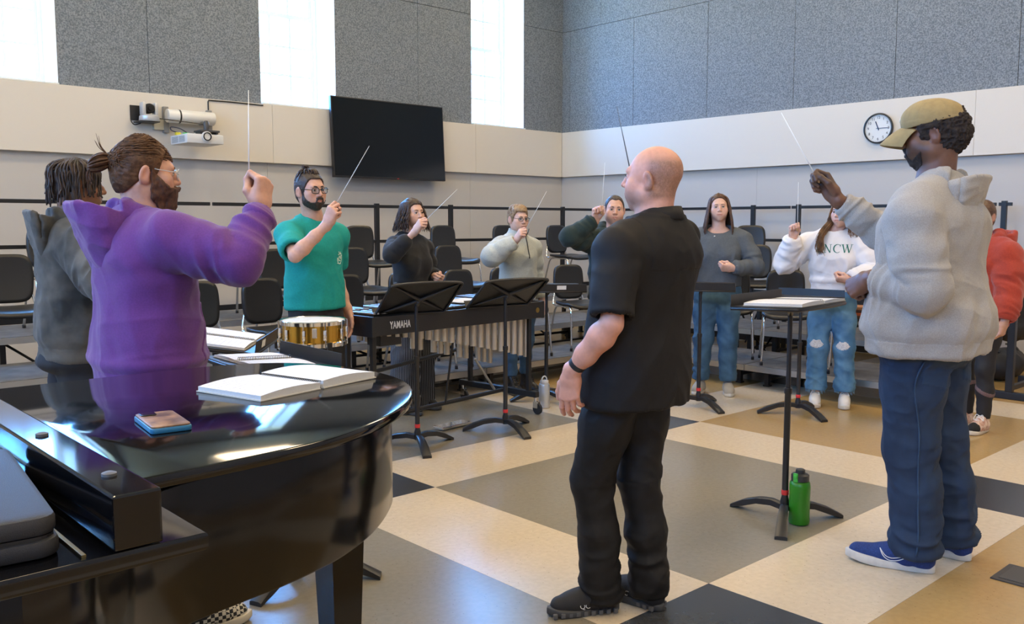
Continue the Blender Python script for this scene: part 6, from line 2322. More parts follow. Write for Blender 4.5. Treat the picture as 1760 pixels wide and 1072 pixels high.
for q in (-1, 1):           # outer seam of each leg
    v_, t_, q_, o_ = P.parts['jeans']
    K = P.leg[q][1]
    pts = []
    for z in np.linspace(0.10, 0.90, 34):
        sv = v_[(np.abs(v_[:, 2] - z) < 0.008) & (q * v_[:, 0] > 0.03)]
        if len(sv):
            i = np.argmax(sv @ V(q * 0.92, -0.40, 0))
            pts.append(sv[i] + V(q * 0.0012, -0.0006, 0))
    P_ = np.array(pts)
    for _ in range(14):
        P_[1:-1] = (P_[:-2] + P_[1:-1] * 2 + P_[2:]) / 4
    MB().tube(P_ + V(q * 0.002, 0, 0), 0.0034, 6).build('outer_seam', denim('seam denim', (0.016, 0.040, 0.080)), o_, smooth=True)
M_shoeblue = mat('royal blue running shoe mesh', (0.008, 0.035, 0.17), 0.7, var=0.25, vscale=200, bump=0.3, bscale=500)
M_solewhite = mat('off white foam sole', (0.60, 0.58, 0.53), 0.6, var=0.08, vscale=30)


def swoosh(root, v, t, q, z, hb, ft, sc):
    for s_ in (-1, 1):
        b = MB()
        pts = []
        up = [(0.105, 0.046), (0.075, 0.018), (0.05, 0.010), (0.03, 0.012), (0.0, 0.022), (-0.035, 0.036), (-0.07, 0.050)]
        lo_ = [(-0.07, 0.050), (-0.03, 0.027), (0.01, 0.004), (0.035, -0.003), (0.06, -0.002), (0.085, 0.015), (0.105, 0.046)]
        lp = spline(up, 4).tolist() + spline(lo_, 4).tolist()[1:]
        sv = v[np.sign(v[:, 0]) == s_]
        out = []
        for y, zz in lp:
            zz = z + 0.020 + zz * 0.85
            y = (y + 0.06) * 0.8
            k = np.argsort((sv[:, 1] - y) ** 2 + (sv[:, 2] - zz) ** 2)[:4]
            out.append((sv[k, 0].mean() + s_ * 0.0015, y, zz))
        b.tube(out, 0.0019, 5, close=True)
        b.build('swoosh', mat('white shoe print', (0.75, 0.75, 0.74), 0.5), root)


for q in (1, -1):
    shoe(P, q, M_shoeblue, M_solewhite, mat('dark olive lace', (0.05, 0.045, 0.03), 0.8), L=0.330, Wd=0.110, sole_h=0.034, extra=swoosh)
baton(P, 1, V(-0.10, 0.42, 0.78), 'white conducting baton held up by the person in the khaki cap', 0.33)

# ------------------------------------------------------------------- person in the purple hoodie
M_purple = mat('purple fleece', (0.120, 0.028, 0.195), 0.85, var=0.08, vscale=160, bump=0.18, bscale=900, sheen=0.2)
M_black_jean = denim('black denim', (0.010, 0.010, 0.012), (0.018, 0.018, 0.021))
P = Person('bearded person with a bun in a purple hoodie, holding up a baton behind the piano', (1.17, 3.16), 98, 1.75, 1.18, 1.06, (0.56, 0.30, 0.205), near=True, lean=(0.0, 0.0))
P.L1, P.L2 = 0.258, 0.224
P.head(-6, -3, 0, (0, -0.01, -0.018), 1.0)
P.set_arm(1, V(0.235, 0.33, 1.494), V(1, 0.1, -1.1), f=V(-0.02, 0.18, 1), n=V(-0.82, -0.42, 0.1), curl='fist', shrug=(0.0, 0.02, 0.02))
P.set_arm(-1, V(-0.19, 0.10, 0.95), V(-0.6, -1, -0.3), f=V(0.2, 0.3, -1), n=V(1, 0, 0), curl='curled')
P.set_leg(-1, (-0.11, -0.04), -6)
P.set_leg(1, (0.10, 0.09), 4)
P.body(coarse=0.007, jaw=1.0, nose=1.05).eyes((0.10, 0.13, 0.12)).brows((0.10, 0.05, 0.022), 1.1)
M_brown = mat('brown hair', (0.060, 0.026, 0.010), 0.5, col2=(0.125, 0.058, 0.024), vscale=60, bump=0.3, bscale=300, spec=0.25)
M_redbeard = mat('reddish brown beard', (0.105, 0.040, 0.016), 0.7, col2=(0.05, 0.02, 0.01), vscale=90, bump=0.3, bscale=400)
cap_hair(P, M_brown, 0.011, 0.060, -0.010, -0.070, rough=0.0024, grain=(70, 10, 60), hairline_z=0.072, recede=0.012)
lk = []
rnd = random.Random(4)
knot = (0, -0.118, 0.046)
for i in range(300):                                       # combed back into the knot
    a = rnd.uniform(-75, 75)
    e = rnd.uniform(10, 78)
    A = on_skull(P, a, e, 0.012)
    a2, e2 = a + (180 if a >= 0 else -180) * 0.45, e * 0.75 + 12
    B = on_skull(P, a2, e2, 0.015)
    K = P.hp(knot[0] + rnd.uniform(-.014, .014), knot[1] + 0.012, knot[2] + rnd.uniform(-.014, .014))
    lk.append((spline([A, (A + B) / 2 + nrm((A + B) / 2 - P.hp(0, -0.014, 0.036)) * 0.010 * (1 + 0.0 * a), B, K], 7), np.linspace(0.0020, 0.0018, 22)))
for i in range(260):
    sd = rnd.choice((-1, 1))
    A = on_skull(P, sd * rnd.uniform(60, 168), rnd.uniform(-42, 22) if rnd.random() < .7 else rnd.uniform(5, 40), 0.0125)
    B = on_skull(P, sd * rnd.uniform(140, 172), rnd.uniform(0, 15), 0.015)
    lk.append((spline([A, (A + B) / 2 + nrm(A - P.hp(0, -0.014, 0.036)) * 0.006, B, P.hp(*knot)], 7), np.linspace(0.0017, 0.0017, 22)))
c0 = V(*knot)
for i in range(60):                                         # the bun
    th = rnd.uniform(0, 6.28)
    rr = rnd.uniform(0.006, 0.022)
    ring = [P.hp(c0[0] + rr * math.cos(th), c0[1], c0[2] + rr * math.sin(th) - 0.004),
            P.hp(c0[0] + rr * 1.5 * math.cos(th), c0[1] - 0.030, c0[2] + rr * 1.5 * math.sin(th) - 0.012),
            P.hp(c0[0] + rr * 1.2 * math.cos(th), c0[1] - 0.056, c0[2] + rr * 1.3 * math.sin(th) - 0.022),
            P.hp(c0[0] + rr * 0.5 * math.cos(th), c0[1] - 0.070, c0[2] + rr * 0.6 * math.sin(th) - 0.030)]
    lk.append((spline(ring, 5), np.linspace(0.0036, 0.0026, 16)))
for i in range(22):                                         # loose ends
    s_ = rnd.choice((0, 1))
    if s_:
        p0 = (rnd.uniform(-.01, .01), -0.124, 0.060)
        p2 = (rnd.uniform(-.02, .02), -0.150 - rnd.uniform(0, .02), 0.105 + rnd.uniform(0, .03))
    else:
        p0 = (rnd.uniform(-.015, .015), -0.178, 0.016)
        p2 = (rnd.uniform(-.03, .03), -0.170 - rnd.uniform(0, .025), -0.025 - rnd.uniform(0, .03))
    lk.append((spline([P.hp(*p0), P.hp(*(0.5 * (V(*p0) + V(*p2)) + V(0, -0.008, 0))), P.hp(*p2)], 5), np.linspace(0.0018, 0.0005, 11)))
tubes_mesh('hair_bun', lk, M_brown, P.root, 5)
hb_ = MB()
hb_.tube([P.hp(0.017 * math.cos(a), -0.122, 0.044 + 0.020 * math.sin(a)) for a in np.linspace(0, 6.28, 20, endpoint=False)], 0.006, 8, close=True)
hb_.build('hair_tie', mat('black hair tie', (0.01, 0.01, 0.012), 0.6), P.root, smooth=True)
beard(P, M_redbeard, 0.009, 0.0030, chin=0.010, rough=0.005, cheek=0.006, grain=110)
glasses(P, mat('clear acetate frame', (0.55, 0.52, 0.46), 0.15), (0.0235, 0.0205), 0.0016, round_=2.1)
SL = dict(r=(0.084, 0.078, 0.068, 0.055, 0.046), end=0.012)
top(P, 'hoodie', M_purple, 0.027, 0.905, 0.95, 0.010, belly=0.025, sl=(SL, SL), amp=0.010, tr=0.055, seat=0.02)
cuff_and_hem(P, 'hoodie', M_purple, 0.905)
hood(P, M_purple, 0.74, -0.005, 1.12, parent=P.parts['hoodie'][3])
P.piece('hoodie', 'pocket', lambda v: (v[:, 1] > 0.09) & (np.abs(v[:, 0]) < 0.17 - np.clip((v[:, 2] - 1.02) / 0.16, 0, 1) * 0.06) & (v[:, 2] > 0.975) & (v[:, 2] < 1.18), 0.004, M_purple)
trousers(P, 'jeans', M_black_jean, (0.105, 0.095, 0.078, 0.070, 0.072), 0.94, 0.06, 0.01, 0.010)
M_check = mat('checkered canvas', (0.01, 0.01, 0.01), 0.7)
nt = M_check.node_tree
ck_ = nt.nodes.new('ShaderNodeTexChecker')
ck_.inputs['Scale'].default_value = 75
ck_.inputs['Color1'].default_value = (0.012, 0.012, 0.012, 1)
ck_.inputs['Color2'].default_value = (0.62, 0.57, 0.46, 1)
nt.links.new(nt.nodes['Texture Coordinate'].outputs['Object'], ck_.inputs['Vector'])
nt.links.new(ck_.outputs[0], nt.nodes['Principled BSDF'].inputs['Base Color'])
for q in (1, -1):
    shoe(P, q, M_check, mat('cream rubber sole', (0.62, 0.56, 0.44), 0.6), L=0.285, Wd=0.10, sole_h=0.030, toe_cap=None)
baton(P, 1, V(0.0, 0.02, 1), 'long white conducting baton held upright by the person in the purple hoodie', 0.30)

# ------------------------------------------------------------------- person in the faded black hoodie
M_acid = mat('acid washed black fleece', (0.022, 0.024, 0.022), 0.85, col2=(0.115, 0.105, 0.085), vscale=6.5, bump=0.18, bscale=900, sheen=0.1)
P = Person('person with short dark locs in a faded black hoodie, left of the purple hoodie', (1.27, 4.28), 98, 1.73, 1.06, 1.0, (0.235, 0.105, 0.055), near=False)
P.head(-2, -4, 0, (0, 0.01, 0), 1.0)
P.set_arm(1, V(0.20, 0.06, 1.345), V(0.9, -1, -0.5), f=V(-0.1, 0.75, 0.65), n=V(-0.8, 0, -0.5), curl='grip')
P.set_arm(-1, V(-0.2, 0.25, 1.05), V(-0.6, -1, -0.3), f=V(0.3, 0.9, 0.1), n=V(0.3, 0, -1), curl='curled')
P.set_leg(-1, (-0.11, -0.04), -8)
P.set_leg(1, (0.11, 0.03), 8)
P.body(coarse=0.010, nose=1.15, full=0.1).eyes((0.03, 0.018, 0.01)).brows((0.012, 0.009, 0.008))
M_locs = mat('black locs', (0.014, 0.010, 0.009), 0.6, col2=(0.05, 0.028, 0.018), vscale=30, bump=0.6, bscale=260)
cap_hair(P, M_locs, 0.008, 0.050, -0.015, -0.06, rough=0.004, grain=(60, 60, 60), hairline_z=0.075)
lk = []
rnd = random.Random(11)
for i in range(95):
    a = rnd.uniform(-180, 180)
    e = rnd.uniform(18, 80)
    if abs(a) < 30:
        a = math.copysign(rnd.uniform(30, 70), a)
    A = on_skull(P, a, e, 0.006)
    B = on_skull(P, a * 1.02, e * 0.35, 0.020 + rnd.uniform(0, .008))
    C = on_skull(P, a + rnd.uniform(-6, 6), -22, 0.024 + rnd.uniform(0, .010))
    front = abs(a) < 72
    D = C + V(rnd.uniform(-.008, .008), rnd.uniform(-.008, .008), -rnd.uniform(0.03, 0.085) * (0.55 if front else 1.15))
    Q = spline([A, B, C, D], 7)
    s_ = np.linspace(0, 1, len(Q))
    Q = Q + np.c_[np.sin(s_ * 17 + i), np.cos(s_ * 15 + i * 2), 0 * s_] * 0.0022
    lk.append((Q, (0.0050 + 0.0007 * np.sin(s_ * 60 + i)) * (1 - 0.35 * s_)))
tubes_mesh('locs', lk, M_locs, P.root, 6)
er = MB()
for q in (1, -1):
    er.tube([P.hp(q * 0.086, -0.008 + 0.005 * math.cos(a), -0.046 + 0.008 * math.sin(a)) for a in np.linspace(0, 6.28, 12, endpoint=False)], 0.0012, 5, close=True)
er.build('earring', M_chrome, P.root, smooth=True)
SL = dict(r=(0.084, 0.080, 0.070, 0.056, 0.046), end=0.012)
top(P, 'hoodie', M_acid, 0.026, 0.86, 0.95, 0.012, belly=0.01, sl=(SL, SL), amp=0.012, seat=0.02)
cuff_and_hem(P, 'hoodie', M_acid, 0.86)
hood(P, M_acid, 0.35, 0.0, 1.04, parent=P.parts['hoodie'][3])
P.piece('hoodie', 'pocket', lambda v: (v[:, 1] > 0.09) & (np.abs(v[:, 0]) < 0.17 - np.clip((v[:, 2] - 1.0) / 0.16, 0, 1) * 0.06) & (v[:, 2] > 0.94) & (v[:, 2] < 1.14), 0.004, M_acid)
trousers(P, 'trousers', mat('black joggers', (0.008, 0.008, 0.010), 0.8), (0.115, 0.108, 0.092, 0.082, 0.075), 0.92, 0.06, 0.01, 0.018)
for q in (1, -1):
    shoe(P, q, M_shoeblack, M_soleblack, None)
baton(P, 1, V(0.0, 0.6, 0.7), 'white conducting baton of the person in the faded black hoodie', 0.34)

# ------------------------------------------------------------------- person in the teal shirt
M_teal = mat('teal jersey', (0.003, 0.30, 0.27), 0.85, var=0.06, vscale=90, bump=0.12, bscale=900)
P = Person('person in a teal T-shirt with glasses and a top knot, behind the snare drum', (2.865, 4.935), 168, 1.76, 1.02, 1.0, (0.60, 0.33, 0.235), near=False, lean=(0.05, 0.03))
P.head(-8, -2, 3, (0.03, 0.0, 0), 1.0)
P.set_arm(1, V(0.215, 0.345, 1.445), V(0.9, 0.1, -1), f=V(0.0, 0.45, 0.8), n=V(-0.85, -0.25, -0.25), curl='grip', shrug=(0.0, 0.0, 0.0))
P.set_arm(-1, V(-0.238, 0.03, 0.90), V(-0.4, -1, 0), f=V(0.05, 0.08, -1), n=V(1, 0.1, 0), curl='loose')
P.set_leg(-1, (-0.11, 0.0), -8)
P.set_leg(1, (0.11, 0.0), 8)
P.body(coarse=0.008, nose=1.05, jaw=0.97).eyes((0.05, 0.03, 0.015)).brows((0.02, 0.013, 0.010), 1.25)
M_dark = mat('dark brown hair', (0.020, 0.012, 0.010), 0.45, col2=(0.05, 0.030, 0.024), vscale=70, bump=0.3, bscale=300)
cap_hair(P, M_dark, 0.010, 0.062, -0.03, -0.075, rough=0.002, grain=(60, 10, 60), hairline_z=0.078)
lk = []
rnd = random.Random(9)
kn = (0, -0.045, 0.150)
for i in range(110):
    a = rnd.uniform(-180, 180)
    e = rnd.uniform(46, 62) if abs(a) < 70 else rnd.uniform(15, 60)
    A = on_skull(P, a, e, 0.011)
    B = on_skull(P, a, 75, 0.018)
    lk.append((spline([A, (A + B) / 2 + nrm(A - P.hp(0, -0.014, 0.036)) * 0.012, B, P.hp(kn[0] + rnd.uniform(-.008, .008), kn[1], kn[2] - 0.015)], 5), 0.0028))
for i in range(50):
    th, rr = rnd.uniform(0, 6.28), rnd.uniform(0.008, 0.024)
    lk.append((spline([P.hp(0, kn[1], kn[2] - 0.02), P.hp(rr * math.cos(th), kn[1] + rr * math.sin(th), kn[2] + rnd.uniform(-.005, .012)), P.hp(rr * 1.3 * math.cos(th + .8), kn[1] + rr * 1.1 * math.sin(th + .8), kn[2] + rnd.uniform(-.012, .012))], 5), np.linspace(.0040, .0012, 11)))
tubes_mesh('top_knot', lk, M_dark, P.root, 5)
beard(P, M_dark, 0.003, 0.0034, rough=0.0025, cheek=-0.018, grain=140)
glasses(P, mat('black acetate frame', (0.008, 0.010, 0.014), 0.25), (0.0245, 0.0180), 0.0024, round_=3.2)
SL = dict(short=0.80, r=(0.072, 0.076, 0.074))
top(P, 'shirt', M_teal, 0.016, 0.932, 1.0, belly=0.006, sl=(SL, SL), amp=0.008, neck_cut=[(P.neck + V(0, 0.03, 0.012), V(0.074, 0.076, 0.040))], flare=0.004)
P.piece('shirt', 'neckband', lambda v: (np.abs(np.linalg.norm((v - P.neck - V(0, 0.03, 0.012)) / V(0.074, 0.076, 0.040), axis=1) - 1.13) < 0.17) & (v[:, 2] > P.neck[2] - 0.06), 0.0018, M_teal)
rnd = random.Random(3)
pol = []
for i in range(16):       # the pale emblem on the chest
    cx, cz = -0.088 + rnd.uniform(-0.022, 0.022), 1.235 + rnd.uniform(-0.034, 0.030)
    pol.append([(cx - 0.010, cz), (cx + 0.002, cz + 0.004), (cx + 0.011, cz + rnd.uniform(-.004, .006)), (cx, cz - 0.003)])
pol += ribbon([(-0.088 + 0.024 * math.cos(a), 1.232 + 0.030 * math.sin(a)) for a in np.linspace(2.6, 6.6, 12)], 0.005)
pol += ribbon([(-0.102, 1.275), (-0.088, 1.262), (-0.076, 1.278)], 0.005)
print_on(P, 'shirt', 'emblem', pol, mat('pale mint print', (0.60, 0.78, 0.72), 0.7))
trousers(P, 'trousers', mat('black chino', (0.011, 0.011, 0.013), 0.75), (0.100, 0.092, 0.074, 0.066, 0.068), 1.0, 0.06, 0.0, 0.010)
for q in (1, -1):
    shoe(P, q, M_shoeblack, M_soleblack, None)
Pf, fg, th, sd = P.hand_geo(1)
rg = MB()
a_, b_ = fg[2][0][0], fg[2][0][1]
c_ = a_ * 0.35 + b_ * 0.65
u_ = nrm(b_ - a_)
w_ = nrm(np.cross(u_, [0.3, 0.5, 0.8]))
x_ = np.cross(u_, w_)
rg.tube([c_ + 0.0105 * (w_ * math.cos(t) + x_ * math.sin(t)) for t in np.linspace(0, 6.28, 16, endpoint=False)], 0.0026, 6, close=True)
rg.build('ring', mat('black ring', (0.01, 0.01, 0.01), 0.3), P.root, smooth=True)
baton(P, 1, V(-0.08, 0.60, 0.80), 'white conducting baton slanting up in front of the television', 0.40)

# ------------------------------------------------------------------- person in the black top and striped trousers
M_blackknit = mat('black knit', (0.007, 0.008, 0.011), 0.85, bump=0.15, bscale=700, sheen=0.1)
P = Person('person with wavy dark hair in a black top and pinstriped trousers, behind the vibraphone', (4.10, 5.64), 170, 1.63, 1.04, 0.92, (0.66, 0.40, 0.30), near=False, female=True)
P.head(-10, 0, 2, (0.0, 0.01, 0), 1.0)
P.set_arm(1, V(0.275, 0.315, 1.392), V(1, 0.1, -0.8), f=V(0.05, 0.6, 0.65), n=V(-0.75, -0.1, -0.55), curl='grip', shrug=(0, 0, 0.0))
P.set_arm(-1, V(-0.15, 0.15, 1.035), V(-0.7, -1, -0.3), f=V(0.45, 0.8, -0.1), n=V(0.6, -0.5, 0.4), curl='curled')
P.set_leg(-1, (-0.10, 0.0), -8)
P.set_leg(1, (0.10, 0.03), 8)
P.body(coarse=0.010, nose=0.9, jaw=0.86, full=0.05, brow=0.8).eyes((0.04, 0.025, 0.015)).brows((0.03, 0.018, 0.012), 0.9)
M_wavy = mat('wavy dark hair', (0.016, 0.009, 0.007), 0.42, col2=(0.055, 0.026, 0.017), vscale=50, bump=0.3, bscale=260)
cap_hair(P, M_wavy, 0.012, 0.066, -0.035, -0.09, rough=0.003, grain=(50, 14, 50), hairline_z=0.080)


def long_hair(P, m, length, n=80, wave=0.004, part=0.0, seed=1, r0=0.0050, flare=0.01, fwd=0.0, name='long_hair', inner=0.0, amin=34):
    lk = []
    rnd = random.Random(seed)
    for i in range(n):
        sd = rnd.choice((1, -1))
        a = sd * rnd.uniform(amin, 178)
        u_ = min(1.0, max(0.0, (abs(a) - amin) / 60 + rnd.uniform(-.15, .15)))
        A = on_skull(P, sd * rnd.uniform(2, 9) + part, 40 + 46 * u_, 0.0115)
        e1 = on_skull(P, a, 34, 0.014)
        e2 = on_skull(P, a, -8, 0.017 + rnd.uniform(0, .010))
        B = P.hp(*( (P.HM.T @ (e2 - P.hc)) / P.hd))
        out = nrm((e2 - P.hc) * V(1, 1, 0))
        L_ = length * rnd.uniform(0.78, 1.05)
        pts = [A, e1, e2]
        for s_ in (0.33, 0.66, 1.0):
            q = e2 + V(0, 0, -L_ * s_) + out * flare * s_ - out * inner * math.sin(s_ * 2.2)
            q = q + (P.HM @ V(0, 1, 0)) * fwd * s_ * (abs(a) < 100)
            pts.append(q)
        Q = spline(pts, 6)
        s_ = np.linspace(0, 1, len(Q))
        ph = rnd.uniform(0, 6.28)
        ww = wave * np.clip((s_ - 0.25) / 0.4, 0, 1)
        Q = Q + np.c_[np.sin(s_ * 17 + ph), np.cos(s_ * 15 + ph), 0.3 * np.sin(s_ * 19 + ph)] * ww[:, None]
        lk.append((Q, r0 * rnd.uniform(0.7, 1.2) * (1 - 0.6 * s_ ** 3)))
    return tubes_mesh(name, lk, m, P.root, 5)


long_hair(P, M_wavy, 0.150, 360, 0.019, 6, 3, 0.0034, 0.045, amin=48)
er = MB()
for q in (1, -1):
    er.tube([P.hp(q * 0.088, -0.002 + 0.008 * math.cos(a), -0.050 + 0.014 * math.sin(a)) for a in np.linspace(0, 6.28, 14, endpoint=False)], 0.0014, 5, close=True)
er.build('earring', mat('gold', (0.75, 0.50, 0.18), 0.25, metal=1.0), P.root, smooth=True)
bust = lambda F, P=P: [F.ell(P.neck + V(q * 0.070, 0.082, -0.245), V(0.072, 0.066, 0.072), None, 0.05) for q in (1, -1)]
top(P, 'blouse', M_blackknit, 0.012, 1.00, 0.25, sl=(dict(r=(0.062, 0.060, 0.054, 0.048, 0.050), end=0.185), dict(r=(0.062, 0.060, 0.054, 0.048, 0.046), end=0.10)), amp=0.006, extra=bust, tr=0.042, neck_cut=[(P.neck + V(0, 0.02, 0.026), V(0.062, 0.064, 0.034))])
M_pin = mat('pinstripe', (0.010, 0.011, 0.016), 0.75)
nt = M_pin.node_tree
mp = nt.nodes['Mapping']
wv = nt.nodes.new('ShaderNodeTexWave')
mp.inputs['Rotation'].default_value = (0, 0, R(-125.6))
wv.inputs['Scale'].default_value = 26
wv.bands_direction = 'X'
rp = nt.nodes.new('ShaderNodeValToRGB')
rp.color_ramp.elements[0].position = 0.86
rp.color_ramp.elements[0].color = (0.010, 0.011, 0.016, 1)
rp.color_ramp.elements[1].position = 0.97
rp.color_ramp.elements[1].color = (0.30, 0.31, 0.34, 1)
nt.links.new(mp.outputs[0], wv.inputs['Vector'])
nt.links.new(wv.outputs[0], rp.inputs[0])
nt.links.new(rp.outputs[0], nt.nodes['Principled BSDF'].inputs['Base Color'])
trousers(P, 'trousers', M_pin, (0.120, 0.120, 0.112, 0.112, 0.125), 1.09, 0.02, 0.0, 0.010, amp=0.008)
for q in (1, -1):
    shoe(P, q, M_shoeblack, M_soleblack, None)
baton(P, 1, V(-0.02, 0.80, 0.58), 'white conducting baton of the person in the black top', 0.36)

# ------------------------------------------------------------------- person in the half-zip
M_sherpa = mat('pale grey green fleece', (0.47, 0.50, 0.46), 0.95, var=0.08, vscale=120, bump=0.45, bscale=260, sheen=0.3)
M_jean_mid = denim('mid blue denim', (0.025, 0.075, 0.155), (0.055, 0.13, 0.24))
P = Person('person with short blond hair and glasses in a pale grey half-zip fleece', (5.205, 5.615), 184, 1.60, 1.02, 0.92, (0.68, 0.42, 0.32), near=False, female=True, lean=(0.05, 0.06))
P.head(-8, -4, 0, (0.02, 0.01, -0.01), 1.0)
P.set_arm(1, V(0.265, 0.305, 1.315), V(1, 0, -0.6), f=V(0.0, 0.6, 0.7), n=V(-0.75, -0.1, -0.5), curl='grip')
P.set_arm(-1, V(-0.235, 0.04, 0.80), V(-0.5, -1, 0), f=V(0.05, 0.15, -1), n=V(1, 0.1, 0), curl='loose')
P.set_leg(-1, (-0.09, 0.0), -8)
P.set_leg(1, (0.09, 0.03), 8)
P.body(coarse=0.010, nose=0.95, jaw=0.88, full=0.05, brow=0.85).eyes((0.12, 0.14, 0.12)).brows((0.16, 0.10, 0.05), 0.9)
M_blond = mat('dark blond hair', (0.22, 0.13, 0.065), 0.45, col2=(0.38, 0.26, 0.14), vscale=70, bump=0.3, bscale=260)
cap_hair(P, M_blond, 0.013, 0.060, -0.02, -0.07, rough=0.003, grain=(50, 12, 60), hairline_z=0.076, puff=[((0.01, 0.03, 0.092), (0.060, 0.050, 0.032))])
lk = []
rnd = random.Random(2)
for i in range(80):
    A = on_skull(P, rnd.uniform(-40, 20) - 20, rnd.uniform(70, 86), 0.014)
    a = rnd.choice((rnd.uniform(20, 110), rnd.uniform(-110, -40)))
    B = on_skull(P, a, 42, 0.024)
    C = on_skull(P, a * 1.1, 8, 0.013)
    lk.append((spline([A, (A + B) / 2 + V(0, 0, .010), B, C], 5), np.linspace(.0042, .0015, 16)))
tubes_mesh('fringe', lk, M_blond, P.root, 5)
glasses(P, mat('dark tortoise frame', (0.03, 0.016, 0.012), 0.25), (0.0225, 0.0165), 0.0017, round_=2.8)
SL = dict(r=(0.078, 0.076, 0.070, 0.060, 0.048), end=0.010)


def half_collar(F, P=P):
    F.cap(P.neck + V(0, -0.012, -0.05), P.neck + V(0, 0.010, 0.050), 0.076, 0.068, 0.03, endcut=True)


top(P, 'fleece', M_sherpa, 0.024, 0.80, 1.0, sl=(SL, SL), amp=0.008, extra=half_collar, tr=0.044, neck_cut=[(P.neck + V(0, 0.012, 0.055), V(0.058, 0.060, 0.045))])
zp = on_front(P, 'fleece', [(0.0, z) for z in np.linspace(1.16, 1.34, 9)], 0.003)
MB().tube(zp, 0.0045, 6).build('zip', mat('black zip', (0.01, 0.01, 0.01), 0.4), P.parts['fleece'][3], smooth=True)
MB().tube(spline([zp[-1], zp[-1] + V(-0.028, -0.004, 0.040), zp[-1] + V(-0.05, -0.020, 0.066)], 5), 0.004, 6).build('collar_edge', mat('black zip', ), P.parts['fleece'][3], smooth=True)
MB().tube(on_front(P, 'fleece', [(x, 0.955 + 0.02 * (1 - (x / 0.08) ** 2)) for x in np.linspace(-0.08, 0.06, 9)], 0.003), 0.0035, 6).build('pocket_zip', mat('black zip', ), P.parts['fleece'][3], smooth=True)
trousers(P, 'jeans', M_jean_mid, (0.088, 0.080, 0.058, 0.052, 0.052), 0.98, 0.16, 0.0, 0.008, amp=0.005)
for q in (1, -1):
    shoe(P, q, mat('black boot leather', (0.010, 0.010, 0.012), 0.4), M_soleblack, mat('black lace', ), L=0.26, high=0.08)
baton(P, 1, V(-0.12, 0.50, 0.75), 'white conducting baton of the person in the pale half-zip fleece', 0.36)

# ------------------------------------------------------------------- person in the dark green hoodie, behind the one in black
M_pine = mat('dark green fleece', (0.010, 0.026, 0.024), 0.9, var=0.1, vscale=120, bump=0.15, bscale=800, sheen=0.1)
P = Person('person in a dark green hoodie looking out from behind the person in black', (5.57, 4.86), 222, 1.665, 1.12, 1.0, (0.62, 0.36, 0.26), near=False)
P.head(-2, -2, -3, (0, 0, 0), 1.03)
P.set_arm(1, V(0.165, 0.165, 1.475), V(1, -0.1, -0.8), f=V(-0.05, 0.15, 1), n=V(-0.35, 0.85, 0.1), curl='fist')
P.set_arm(-1, V(-0.15, 0.25, 1.0), V(-0.7, -1, -0.3), f=V(0.5, 0.8, 0), n=V(0.5, -0.3, 0.5), curl='curled')
P.set_leg(-1, (-0.11, 0.0), -8)
P.set_leg(1, (0.11, 0.0), 8)


def light_stubble(v, L, col):
    bd = np.clip((-0.035 - L[:, 2]) / 0.02, 0, 1) * np.clip((L[:, 1] - 0.0) / 0.03, 0, 1) * np.clip((L[:, 2] + 0.135) / 0.02, 0, 1)
    lip = np.exp(-np.sum(((L - V(0, 0.1, -0.0585)) / V(0.024, 0.02, 0.010)) ** 2, 1) ** 2)
    bd = bd * (1 - lip)
    return col * (1 - 0.28 * bd[:, None]) + V(0.14, 0.09, 0.07) * 0.28 * bd[:, None]


P.body(coarse=0.010, skin_fn=light_stubble, full=0.55, jaw=1.02).eyes((0.05, 0.035, 0.02)).brows((0.035, 0.022, 0.015), 1.1)
cap_hair(P, M_dark, 0.006, 0.052, -0.03, -0.075, rough=0.002, grain=(60, 20, 60), hairline_z=0.088, recede=0.012)
SL = dict(r=(0.084, 0.078, 0.068, 0.056, 0.046), end=0.012)
top(P, 'hoodie', M_pine, 0.024, 0.84, 0.9, 0.01, sl=(SL, SL), amp=0.010)
cuff_and_hem(P, 'hoodie', M_pine, 0.84)
hood(P, M_pine, 0.8, 0.0, 1.08, parent=P.parts['hoodie'][3])
trousers(P, 'trousers', mat('black chino', ), (0.100, 0.092, 0.076, 0.068, 0.07), 0.98, 0.06, 0.0, 0.012)
for q in (1, -1):
    shoe(P, q, M_shoeblack, M_soleblack, None)
baton(P, 1, V(-0.05, 0.10, 1), 'thin white baton of the person in the dark green hoodie', 0.36)

# ------------------------------------------------------------------- person in the grey long-sleeved top
M_slate = mat('slate grey jersey', (0.085, 0.100, 0.115), 0.85, var=0.06, vscale=90, bump=0.1, bscale=900)
M_jean_blue = denim('straight blue denim', (0.030, 0.085, 0.150), (0.065, 0.15, 0.24))
P = Person('person with long brown hair in a slate grey long-sleeved top and blue jeans', (6.45, 4.46), 236, 1.69, 1.22, 0.95, (0.66, 0.40, 0.30), near=False, female=True)
P.head(4, 0, 3, (0.0, 0.01, 0), 1.0)
P.set_arm(-1, V(-0.125, 0.215, 1.085), V(-1, -0.6, -0.3), f=V(0.92, 0.32, 0.05), n=V(0.0, -0.75, 0.45), curl='fist', shrug=(-0.015, 0, 0))
P.set_arm(1, V(0.27, 0.13, 1.08), V(1, -0.6, -0.3), f=V(-0.75, 0.6, 0.05), n=V(-0.4, -0.7, 0.45), curl='fist', shrug=(0.015, 0, 0))
P.set_leg(-1, (-0.105, 0.02), -10)
P.set_leg(1, (0.125, 0.0), 16)
P.body(coarse=0.010, nose=0.9, jaw=0.86, full=0.1, brow=0.8).eyes((0.10, 0.11, 0.10)).brows((0.10, 0.055, 0.03), 0.85)
M_chest = mat('long chestnut hair', (0.060, 0.026, 0.012), 0.4, col2=(0.12, 0.058, 0.028), vscale=40, bump=0.3, bscale=220)
cap_hair(P, M_chest, 0.009, 0.066, -0.035, -0.09, rough=0.002, grain=(50, 10, 50), hairline_z=0.096)
